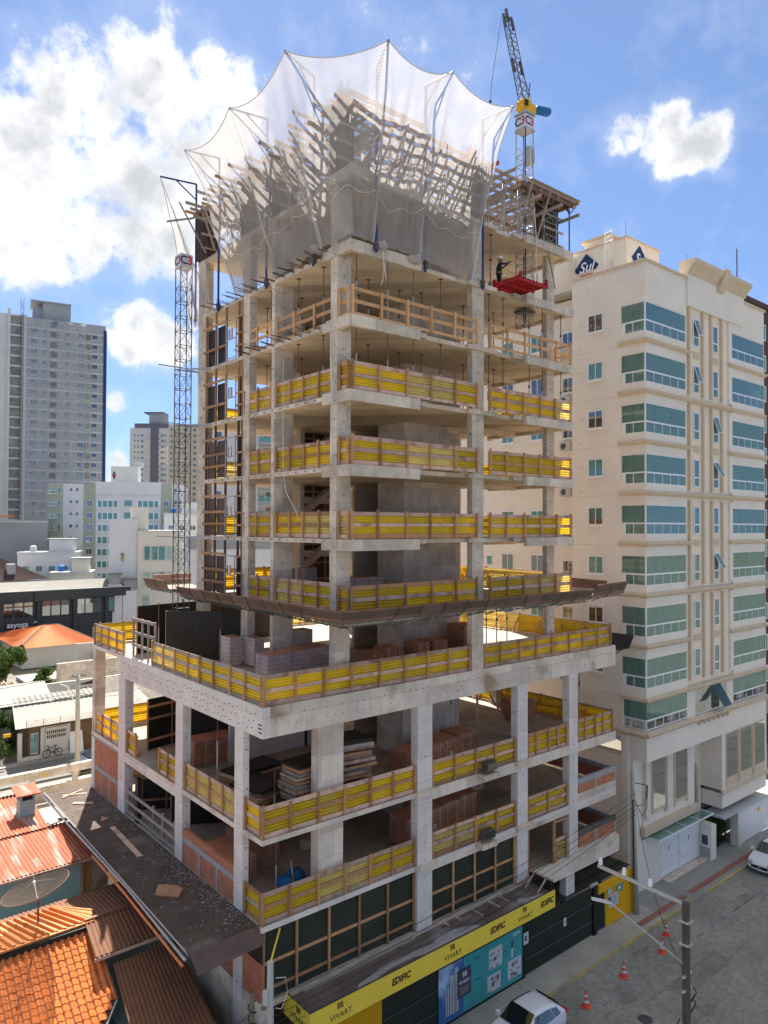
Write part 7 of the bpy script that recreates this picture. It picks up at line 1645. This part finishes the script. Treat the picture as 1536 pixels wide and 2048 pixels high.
for i, (x, y, w, d_, h, mn, lb) in enumerate(((27, 150, 12, 10, 15, 'cool_wall', 'stepped white block with roof terrace left of the sage apartments'), (31, 140, 8, 8, 11, 'cream_wall', 'small cream block in front of the sage apartments'), (44, 132, 9, 8, 13, 'white_wall', 'narrow white house beside the cream office'), (60, 150, 10, 10, 24, 'cool_wall', 'white stair tower behind the hoist mast'))):
    b_ = thing('stepped_block', lb, 'building'); B('wall', mn, b_, 0, w, 0, d_, 0, h); B('parapet', 'grey_light_wall', b_, -.15, w + .15, -.15, d_, h, h + .5); B('roof_room', mn, b_, w * .5, w * .9, 2, d_ - 1, h + .5, h + 3.2); B('roof_slab', 'grey_wall', b_, w * .45, w * .95, 1.6, d_ - .6, h + 3.2, h + 3.4)
    m = MB(); m.lathe([(0, 0), (.7, 0), (.7, 1.1), (.3, 1.4), (0, 1.4)], (w * .22, 3, h + .5), 10); m.build('water_tank', 'tarp_blue' if i % 2 else 'grey_light_wall', b_); rod('antenna', 'steel_dark', b_, (w * .7, 4, h + 3.4), (w * .7, 4, h + 6), .05, 5)
    grid(b_, tuple((1 + q * 2.6, 2.4 + q * 2.6) for q in range(int(w / 2.7))), 2.2, int(h / 3.1), 3.0, 1.3, 'alu', 'glass_far_dark' if i % 2 else 'glass_far', 1)
    for k in range(int(h / 3.1)): B('slab_line', 'grey_light_wall', b_, 0, w, -.05, 0, 1.2 + k * 3, 1.4 + k * 3)
    place(b_, x, y, -24)
db = thing('dark_roofed_house', 'dark roofed house behind the charcoal shops at the left edge', 'house', (10, 140, 0)); B('wall', 'cream_wall', db, 2, 26, 138, 150, 0, 10.5); ribface('roof_sheet', 'brown_dark', db, (0, 137, 10.4), (30, 137, 10.4), (6, 143, 14.6), (22, 143, 14.6), .5, .05, 0); B('chimney', 'white_wall', db, 22.5, 24, 138.5, 140, 10, 13.5)
ap = thing('balcony_apartments', 'grey apartment block with glass balconies seen through the open floors', 'building'); B('wall', 'grey_light_wall', ap, 0, 11, 0, 14, 0, 42.5); B('wall', 'cream_wall', ap, 11, 21, .6, 14, 0, 41); grid(ap, ((2.5, 3.6), (6.6, 7.4)), 3, 13, 3, 1.4, 'white_wall', 'glass_far_dark', 0)
for k in range(13):
    B('balcony_slab', 'grey_wall', ap, 11, 21, -1.2, .6, 1.8 + k * 3, 2.4 + k * 3); B('balcony_glass', 'glass_far', ap, 11.1, 20.9, -1.18, -1.14, 2.4 + k * 3, 3.4 + k * 3); window(ap, 'f', .52, 12, 13.5, 2.6 + k * 3, 4.3 + k * 3, 'white_wall', 'glass_far_dark', 0); window(ap, 'f', .52, 14.6, 17.6, 2.5 + k * 3, 4.6 + k * 3, 'white_wall', 'glass_far_dark', 1)
place(ap, 52.3, 112.8, -28.3)
ch = thing('arched_hall', 'white hall with round arched windows seen through the lower tower floors', 'building'); B('wall', 'cool_wall', ch, -2, 22, 0, 12, 0, 19.6); B('band', 'grey_wall', ch, -2, 22, -.1, 0, 18.0, 19.8)
for k in range(5):
    x = 1.4 + k * 4.4; m = MB(); m.prism([(x - 1.1, -.05, 11.5)] + [(x - 1.1 * math.cos(math.pi * q / 12), -.05, 13.6 + 1.3 * math.sin(math.pi * q / 12)) for q in range(13)] + [(x + 1.1, -.05, 11.5)], (0, -.06, 0)); w = m.build('arched_window', 'glass_far_dark', ch)
    for q in (-.5, 0, .5): B('bar', 'grey_light_wall', w, x + q - .03, x + q + .03, -.15, -.11, 11.5, 14.6)
place(ch, 33.8, 74.8, -22.9)
w2 = thing('white_flats', 'white block of flats with small dark windows seen between the right tower columns', 'building'); B('wall', 'white_wall', w2, 0, 34, 0, 14, 0, 33); grid(w2, tuple((1.5 + q * 3.1, 2.7 + q * 3.1) for q in range(10)), 3, 10, 3, 1.2, 'alu', 'glass_far_dark', 0); place(w2, 88.6, 113.8, -31)
for i, (x, y, w, d_, h, mn, lb) in enumerate(((130, 190, 40, 20, 36, 'cream_wall', 'broad cream block on the hidden skyline behind the tower'), (60, 300, 30, 20, 50, 'cool_wall', 'pale high-rise far behind the grey tower'), (190, 300, 36, 22, 48, 'grey_light_wall', 'light grey high-rise far behind the site'), (250, 220, 50, 20, 40, 'tan_wall', 'tan block far to the right behind the beige block'), (-60, 190, 40, 16, 18, 'cream_wall', 'low cream block left of the frame'))):
    b_ = thing('distant_block', lb, 'building'); B('wall', mn, b_, 0, w, 0, d_, 0, h); grid(b_, tuple((2 + q * 4, 3.6 + q * 4) for q in range(int(w / 4.2))), 4, int(h / 3.2) - 1, 3.1, 1.3, 'white_wall', 'glass_far_dark', 0); place(b_, x, y, -35)
m = MB(); rh = random.Random(3); K = 60
for i in range(K + 1):
    a = R(-60) + R(150) * i / K; h = 60 + 45 * math.sin(i * .31) + 25 * math.sin(i * .83 + 1) + rh.uniform(-6, 6)
    for r_, z in ((1500, -5), (1750, h * .6), (2000, h)): m.v.append((r_ * math.sin(a), r_ * math.cos(a), z))
for i in range(K):
    for j in range(2): m.f.append((i * 3 + j, (i + 1) * 3 + j, (i + 1) * 3 + j + 1, i * 3 + j + 1)); m.m.append(0)
o = m.build('hills', 'hill_green', None, smooth=True); o['kind'] = 'structure'
# ================================================================== vegetation
def tree(name, label, x, y, h, rx, seed, mn='leaf', th=.35, n=2600, ls=.16, cat='tree'):
    t = thing(name, label, cat, (x, y, 0)); r_ = random.Random(seed); z0 = h * th
    m = MB(); m.tube([(x, y, 0), (x + .05, y, z0 * .6), (x, y, z0), (x + .1, y, h * .7)], [.13, .1, .08, .03], 7)
    for k in range(6): a = k * 1.05; m.tube([(x, y, z0 * (.8 + .05 * k)), (x + rx * .6 * math.cos(a), y + rx * .6 * math.sin(a), h * .65)], [.05, .02], 5)
    m.build('trunk', 'bark', t)
    cl_ = [(Vector((x + r_.gauss(0, rx * .42), y + r_.gauss(0, rx * .42), z0 + (h - z0) * r_.uniform(.12, .9))), rx * r_.uniform(.28, .5)) for _ in range(16)]
    def g(r_):
        c, s = r_.choice(cl_); v = Vector((r_.gauss(0, 1), r_.gauss(0, 1), r_.gauss(0, 1))).normalized() * s * (r_.random() ** .4); return c + v, None
    leaves('crown', mn, t, n, g, ls, seed + 1); return t
tree('leafy_tree', 'bright green leafy tree at the left edge in front of the hip roofed house', 9.2, 82, 5.6, 2.4, 3, 'leaf', .25, 3800, .2)
tree('leafy_tree', 'darker round tree just left of the hip roofed house', 11.0, 87, 5.2, 1.8, 23, 'leaf_dark', .25, 2600, .2)
tree('leafy_bush', 'small green tree beside the white garden wall', 13.9, 79, 3.0, 1.3, 7, 'leaf', .2, 2000, .15)
tree('leafy_bush', 'feathery dark bush beside the brick house and back street', 2.6, 53.5, 3.6, 1.6, 11, 'leaf_dark', .1, 3200, .16)
tree('leafy_bush', 'light green shrub in front of the pale shed roofs', 2.0, 50.8, 2.2, 1.0, 15, 'leaf', .1, 1600, .12)
# ================================================================== cars
def car(label, paint, x, y, z, ang, L_=3.9, W_c=1.62, H_=1.46, hatch=True, emblem=True):
    """nose towards -x, built at the origin and set down"""
    t = thing('parked_car', label, 'car', group='parked cars'); h = L_ / 2; w = W_c / 2
    st = [(-h, .3, .62, .62, w * .78, 0), (-h + .12, .22, .72, .72, w * .9, 0), (-h + .55, .2, .86, .86, w * .97, 0), (-h + 1.15, .2, .95, .97, w, 0), (-h + 1.3, .2, .97, 1.04, w, .05), (-h + 1.95, .2, .98, H_ - .03, w, .2), (-.05, .2, .98, H_, w, .22), (h - 1.15, .2, .99, H_ - .02, w, .21), (h - .5 if hatch else h - 1.25, .2, 1.0, H_ - .12 if hatch else H_ - .14, w, .2), (h - .22 if hatch else h - .62, .22, 1.0, 1.06, w * .96, .08), (h - .08, .25, .95 if hatch else 1.02, .98 if hatch else 1.03, w * .93, 0), (h, .32, .7, .7, w * .86, 0)]
    m = MB(); n = 12
    for (x_, zb, zbelt, zr, ww, tum) in st:
        half = [(ww * .8, zb), (ww * .97, zb + .1), (ww, (zb + zbelt) / 2), (ww * .985, zbelt), (ww - tum if zr > zbelt + .05 else ww * .9, zr - (.05 if zr > zbelt + .05 else 0)), ((ww - tum) * .8 if zr > zbelt + .05 else ww * .6, zr + .0)]
        ring = [(x_, -a, b) for a, b in half] + [(x_, a, b) for a, b in reversed(half)]
        m.v += ring
    for i in range(len(st) - 1):
        for k in range(n): j = (k + 1) % n; m.f.append((i * n + k, i * n + j, (i + 1) * n + j, (i + 1) * n + k)); m.m.append(0)
    m.f.append(tuple(range(n))); m.m.append(0); m.f.append(tuple((len(st) - 1) * n + k for k in range(n))); m.m.append(0)
    body = m.build('body', paint, t, smooth=True)
    md_ = body.modifiers.new('sub', 'SUBSURF'); md_.levels = 2; md_.render_levels = 2
    def side(nm, pts, s, mn='glass_car'):
        mm = MB(); mm.prism([(x_, s * (w - .012 - .225 * max(0, (z_ - 1.0)) / (H_ - 1.0) + .022), z_) for x_, z_ in pts], (0, s * .012, 0)); mm.build(nm, mn, t)
    for s in (-1, 1):
        side('side_window', [(-h + 1.55, 1.02), (-h + 2.05, H_ - .12), (-.12, H_ - .09), (-.1, 1.02)], s); side('side_window', [(-.02, 1.02), (-.04, H_ - .09), (h - 1.12, H_ - .12), (h - .95, 1.03)], s)
        side('side_window', [(h - .88, 1.04), (h - 1.03, H_ - .13), (h - .68, H_ - .2), (h - .55, 1.06)], s) if hatch else None
        mm = MB(); mm.box(-h + 1.25, -h + 1.42, s * (w + .02), s * (w + .18), .95, 1.1); mm.build('mirror', paint, t)
        for xx in (-.25, .95): mm = MB(); mm.box(xx, xx + .16, s * (w - .01), s * (w + .018), .84, .88); mm.build('door_handle', paint, t)
        mm = MB(); mm.box(-h + .02, -h + .3, s * w * .5, s * w * .86, .56, .74); mm.build('headlight', 'glass_clear', t)
        mm = MB(); mm.box(h - .14, h - .005, s * w * .68, s * w * .9, .72, 1.0); mm.build('tail_light', 'red_ink', t)
        for xx in (-h + .72, h - .68):
            wh = MB(); wh.lathe([(.18, -.1), (.3, -.1), (.315, -.06), (.315, .06), (.3, .1), (.18, .1)], (xx, s * (w - .09), .315), 20, (0, 1, 0)); wo_ = wh.build('tyre', 'rubber', t, smooth=True)
            wh = MB(); wh.lathe([(0, 0), (.05, .02), (.19, .0), (.2, -.03)], (xx, s * (w + .0), .315), 14, (0, s, 0)); wh.build('rim', 'rim', wo_)
    def slope(nm, x0, z0, x1, z1, w0, w1, mn='glass_car'):
        mm = MB(); d = Vector((z1 - z0, 0, -(x1 - x0))).normalized(); d = d if d.z > 0 else -d; mm.prism([Vector((x0, -w0, z0)) + d * .03, Vector((x0, w0, z0)) + d * .03, Vector((x1, w1, z1)) + d * .03, Vector((x1, -w1, z1)) + d * .03], d * .012); mm.build(nm, mn, t)
    slope('windscreen', -h + 1.2, 1.0, -h + 1.88, H_ - .08, w * .84, w * .68); slope('rear_window', h - .26 if hatch else h - .72, 1.05, h - .5 if hatch else h - 1.2, H_ - .15, w * .76, w * .66)
    mm = MB(); mm.box(-h - .005, -h + .06, -w * .55, w * .55, .42, .58); mm.build('grille', 'plastic_black', t)
    if emblem: mm = MB(); mm.box(-h - .015, -h - .006, -.09, .09, .485, .525); mm.build('emblem', 'yellow_sign', t)
    mm = MB(); mm.box(-h - .012, -h + .02, -.22, .22, .3, .41); mm.build('number_plate', 'white_sign', t)
    t.location = (x, y, z); t.rotation_euler = (0, 0, R(ang)); return t
car('white five-door hatchback parked below the hoarding at the bottom edge', 'car_white', 11.0, -2.75, -.13, 0, 3.85, 1.66, 1.5, True)
car('white sedan with gold grille emblem at the right edge of the street', 'car_white', 36.0, -2.6, -.13, 0, 4.6, 1.78, 1.48, False)
car('dark blue car behind the concrete pole on the back street', 'car_dark', 8.9, 43.9, 0, 3, 4.3, 1.75, 1.45, True, False)
# ================================================================== worn road surface
rp = random.Random(77)
def blotch(x, y, rx, ry, mn, nm, z):
    m = MB(); n = 22; ph = rp.uniform(0, 6); m.poly([(x + rx * (1 + .28 * math.sin(3 * a + ph) + .16 * math.sin(7 * a)) * math.cos(a), y + ry * (1 + .25 * math.sin(2 * a + ph) + .15 * math.sin(5 * a + 1)) * math.sin(a), z) for a in [2 * math.pi * i / n for i in range(n)]]); return m.build(nm, mn, ROAD, fix=False)
for i, (x, y, rx, ry) in enumerate(((17, -3.9, .8, .3), (20.3, -2.3, .9, .25), (14.2, -4.5, .5, .3), (22.6, -3.6, .5, .2), (30, -3.2, .8, .3), (18.5, -6.5, .9, .4), (12.8, -3.4, .4, .2))): blotch(x, y, rx, ry, ('road_patch', 'oil_stain')[i % 2], 'road_stain', -.1265 + i * .0004)
for x0, x1, y0, y1 in ((19.0, 23.5, -5.6, -4.6), (28.5, 33.0, -6.6, -5.2)): B('road_patch', 'road_patch', ROAD, x0, x1, y0, y1, -.14, -.1215)
for i in range(5): o = B('tar_seam', 'oil_stain', ROAD, 12 + i * 5, 15.5 + i * 5.4, -4.05 - .7 * i, -4.0 - .7 * i, -.14, -.1195); o.rotation_euler.z = rp.uniform(-.15, .15)
for x, y, lb in ((16.2, -5.2, 'round cast iron manhole cover in the street near the cones'),):
    mh = thing('manhole_cover', lb, 'manhole cover', (x, y, -.12)); m = MB(); m.lathe([(0, .012), (.3, .012), (.32, .0)], (x, y, -.125), 20); m.build('cover', 'steel_dark', mh)
for x in range(-2, 24, 2): B('pavement_joint', 'sidewalk_dark', PAVE, x, x + .03, -1.5, 0, -.01, .004)
# ================================================================== traffic cones
cone0 = None
for (x, y, lb) in ((21.45, -3.04, 'red and white traffic cone, third from the white hatchback'), (23.1, -2.35, 'red and white traffic cone farthest from the white hatchback'), (18.16, -2.93, 'red and white traffic cone, second from the white hatchback'), (14.9, -3.06, 'red and white traffic cone nearest the white hatchback')):
    if cone0 is None:
        t = thing('traffic_cone', lb, 'cone', group='traffic cones on the street'); m = MB(); m.box(-.19, .19, -.19, .19, 0, .035); m.build('base', 'cone_red', t)
        rr = lambda z: .15 - .12 * z / .75
        for z0, z1, mn in ((.035, .22, 'cone_red'), (.22, .34, 'white_sign'), (.34, .46, 'cone_red'), (.46, .57, 'white_sign'), (.57, .75, 'cone_red')): m = MB(); m.lathe([(rr(z0), z0), (rr(z1), z1)], n=18); m.build('band', mn, t, smooth=True, fix=False)
        m = MB(); m.lathe([(.03, .75), (.02, .78), (0, .78)], n=12); m.build('tip', 'cone_red', t); cone0 = t
    else: t = copy_tree(cone0); t['label'] = lb
    t.location = (x, y, -.128); t.rotation_euler = (0, 0, rnd.uniform(0, 1))
# ================================================================== poles and wires
def wire(pts, label, r_=.018, mn='cable', sag=.3, name='overhead_cable', n=14):
    m = MB(); P = []
    for a, b in zip(pts[:-1], pts[1:]):
        a = Vector(a); b = Vector(b)
        for i in range(n + 1): t = i / n; P.append(a.lerp(b, t) - Vector((0, 0, sag * 4 * t * (1 - t))))
    m.tube(P, r_, 5); return tag(m.build(name, mn, None, smooth=True), label, 'cable', 'overhead cables')
up1 = thing('utility_pole', 'tall concrete utility pole beside the yellow gate', 'utility pole', (23.9, -.35, 0))
m = MB(); m.tube([(23.6, -.3, 0), (23.25, -.3, 7.9)], [.16, .1], 10); m.build('pole', 'pole_concrete', up1, smooth=True)
rod('conduit', 'cable', up1, (23.3, -.35, 1.8), (23.15, -.4, 6.4), .035); bar('bracket', 'steel_dark', up1, (23.25, -.3, 7.3), (24.35, -.55, 6.95), .05)
for q in range(3): m = MB(); m.lathe([(.05, 0), (.07, .05), (.04, .1), (.06, .15), (0, .2)], (24.3 + .02 * q, -.55, 6.35 + q * .2), 8); m.build('insulator', 'steel_dark', up1)
m = MB(); m.tube([(24.35, -.55, 6.5), (24.3, -.55, 5.7), (23.9, -.5, 5.3), (23.4, -.4, 6.2)], .02, 5); m.tube([(24.35, -.55, 6.4), (24.1, -.5, 5.9), (23.5, -.42, 6.0)], .02, 5); m.build('jumper_cables', 'cable', up1, smooth=True)
B('emblem_plate', 'white_sign', up1, 24.25, 24.5, -.6, -.57, 4.9, 5.3)
up2 = thing('utility_pole', 'grey utility pole with cross arm and three insulators in the right foreground', 'utility pole', (4.1, -13.5, 0))
px, py, pz = 4.04, -13.5, 12.15
m = MB(); m.tube([(px, py, 0), (px, py, pz)], [.125, .09], 12); m.build('pole', 'pole_concrete2', up2, smooth=True)
ca = Vector((px, py, pz - .05)); cb = Vector((1.55, -10.6, 12.9)); 
cb = ca + Vector((.15, 2.6, -.02)); bar('cross_arm', 'steel', up2, ca, cb, .07)
for f_ in (.12, .5, .95):
    p = ca.lerp(cb, f_ if f_ > .2 else .42 * .4); 
for f_ in (.38, .68, .97):
    p = ca.lerp(cb, f_); m = MB(); m.lathe([(.02, .03), (.035, .05), (.065, .08), (.045, .12), (.06, .16), (.04, .2), (.045, .24), (0, .26)], tuple(p), 10); m.build('insulator', 'white_paint', up2, smooth=True)
bar('strap', 'steel', up2, (px - .12, py, pz - 1.0), (px + .12, py, pz - 1.0), .24, .04); bar('strap', 'steel', up2, (px - .12, py, pz - .45), (px + .12, py, pz - .45), .24, .04)
lampr = thing('street_lamp', 'white street lamp on a long arm reaching from the foreground pole', 'street lamp', (px, py, 11)); la = Vector((px, py, pz - 1.55)); lb_ = Vector((2.1, -12.9, 12.52)); lb_ = la + Vector((-1.45, 1.2, 1.55))
rod('arm', 'steel', lampr, la, lb_, .02); m = MB(); d_ = (lb_ - la).normalized(); dd = Vector((d_.x, d_.y, d_.z * .25)).normalized(); m.bar(lb_ - dd * .04, lb_ + dd * .16, .08, .065); m.bar(lb_ + dd * .13, lb_ + dd * .45, .11, .04); m.build('lamp_head', 'grey_light_wall', lampr); m = MB(); m.lathe([(0, 0), (.035, 0), (.035, .06), (0, .08)], tuple(lb_ + Vector((0, 0, .05))), 8); m.build('photocell', 'navy', lampr)
for k, (dz, lbx) in enumerate(((-1.75, 'upper'), (-2.1, 'lower'))):
    bar('bracket', 'steel', up2, (px - .2, py - .02, pz + dz), (px + .2, py - .02, pz + dz), .05)
m = MB(); rs = random.Random(6)
for q in range(26):
    z = pz - 2.0 - q * .3; a = rs.uniform(0, 6.28); m.tube([(px + .16 * math.cos(a), py + .16 * math.sin(a), z), (px + .24 * math.cos(a + .5), py + .24 * math.sin(a + .5), z - .18), (px + .15 * math.cos(a + 1), py + .15 * math.sin(a + 1), z - .45)], .018, 4)
m.build('cable_clutter', 'cable', up2)
up3 = thing('utility_pole', 'pale square concrete pole at the left end of the yellow canopy', 'utility pole', (-.35, -1.25, 0))
m = MB(); m.tube([(-.35, -1.2, 0), (-.35, -1.2, 6.75)], [.17, .11], 8); m.build('pole', 'pole_pale', up3); B('meter_box', 'grey_light_wall', up3, -.6, -.47, -1.28, -1.12, 5.4, 5.85); m = MB(); m.tube([(-.2, -1.3, 6.2), (.25, -1.2, 6.0), (.4, -1.1, 5.4), (.1, -1.2, 5.0), (-.2, -1.3, 5.2)], .015, 5); m.build('cable_loop', 'rope', up3)
up4 = thing('old_pole', 'weathered dark timber pole beside the pale concrete pole', 'utility pole', (-.95, -.9, 0)); m = MB(); m.tube([(-.9, -.95, 0), (-.9, -.95, 5.75)], [.12, .09], 8); m.build('pole', 'pole_wood', up4); m = MB(); m.tube([(-.9 + .14 * math.cos(q), -.95 + .14 * math.sin(q), 5.5 - q * .06) for q in range(24)], .025, 4); m.build('wound_cable', 'cable', up4)
bar('stay_strut', 'yellow_sign', up3, (-.33, -1.2, 6.75), (.75, -.02, P1 - .25), .05)
up5 = thing('utility_pole', 'concrete utility pole with lamp arm on the back street', 'utility pole', (6.85, 42.7, 0)); m = MB(); m.tube([(6.9, 42.7, 0), (6.85, 42.7, 8.5)], [.24, .16], 10); m.build('pole', 'pole_concrete', up5, smooth=True); m = MB(); m.tube([(6.85, 42.7, 5.6), (6.4, 42.7, 6.6), (6.0, 42.7, 7.6), (5.4, 42.7, 7.9)], .05, 6); m.build('lamp_arm', 'white_paint', up5, smooth=True)
for dx in (-.4, 0, .4): m = MB(); m.lathe([(.03, 0), (.1, .08), (.06, .18), (0, .25)], (6.85 + dx, 42.7, 8.45), 8); m.build('insulator', 'steel', up5)
bar('cross_arm', 'steel_dark', up5, (6.2, 42.7, 8.4), (7.5, 42.7, 8.4), .1)
for k, z in enumerate((5.6, 5.25, 4.95, 4.7, 4.45)):
    wire([(-.35, -1.3, z), (23.4, -.42, z + 1.1)], f'thin black cable along the street front, {("top", "second from top", "middle", "second lowest", "lowest")[k]} of five', .011, sag=.35 + .05 * k)
wire([(23.3, -.35, 6.9), (px, py, pz - 1.8)], 'thin cable sagging from the gate pole to the foreground pole', .012, sag=1.2); wire([(24.3, -.55, 6.4), (28.5, -6, 4.0)], 'thin dark cable dropping over the beige block garage', .014, sag=-.2) if False else None
for k, y in enumerate((0, .3, .6)): wire([(-40, 41 + y, 8.4), (6.85, 42.7, 8.55), (60, 44 + y, 8.6)], f'distant power cable over the back street, {("near", "middle", "far")[k]} one', .02, sag=.8)
wire([(-40, 46, 6.5), (6.85, 42.7, 7.0), (16, 52, 4.6)], 'slack service cable to the brick house', .02, sag=.6)
wire([(-.9, -.95, 5.2), (-9, -3, 5.0)], 'short cable leaving the old pole to the left', .012, sag=.3)
# ================================================================== bicycle and board at the brick house
bk = thing('bicycle', 'dark bicycle leaning at the brick house across the back street', 'bicycle', (6.6, 48.8, .1)); zb_ = .1
for xx in (6.0, 7.05):
    m = MB(); m.tube([(xx + .34 * math.cos(2 * math.pi * q / 20), 48.72, zb_ + .35 + .34 * math.sin(2 * math.pi * q / 20)) for q in range(21)], .035, 5); w = m.build('wheel', 'rubber', bk)
    m = MB()
    for q in range(8): a = math.pi * q / 8; m.bar((xx + .32 * math.cos(a), 48.72, zb_ + .35 + .32 * math.sin(a)), (xx - .32 * math.cos(a), 48.72, zb_ + .35 - .32 * math.sin(a)), .008)
    m.build('spokes', 'steel', w)
m = MB()
for a, b in (((6.0, .35), (6.15, .95)), ((6.12, .8), (6.62, .35)), ((6.12, .82), (6.75, .85)), ((6.62, .35), (6.78, .95)), ((6.62, .35), (7.05, .35)), ((7.05, .35), (6.75, .8))): m.tube([(a[0], 48.72, zb_ + a[1]), (b[0], 48.72, zb_ + b[1])], .025, 5)
m.build('frame', 'cloth_navy', bk); B('saddle', 'rubber', bk, 6.68, 6.95, 48.66, 48.78, zb_ + .95, zb_ + 1.0); B('handlebar', 'rubber', bk, 6.1, 6.16, 48.5, 48.94, zb_ + .98, zb_ + 1.02)
lbd = MB(); lbd.prism([(8.1, 48.75, .1), (9.3, 48.75, .1), (9.3, 49.25, 1.95), (8.15, 49.25, 1.95)], (0, -.05, 0)); tag(lbd.build('leaning_board', 'white_paint', None), 'white board leaning against the brown brick house', 'board')
B('notice_plate', 'yellow_door', hk, 2.5, 3.1, 49.2, 49.3, 2.4, 2.7)
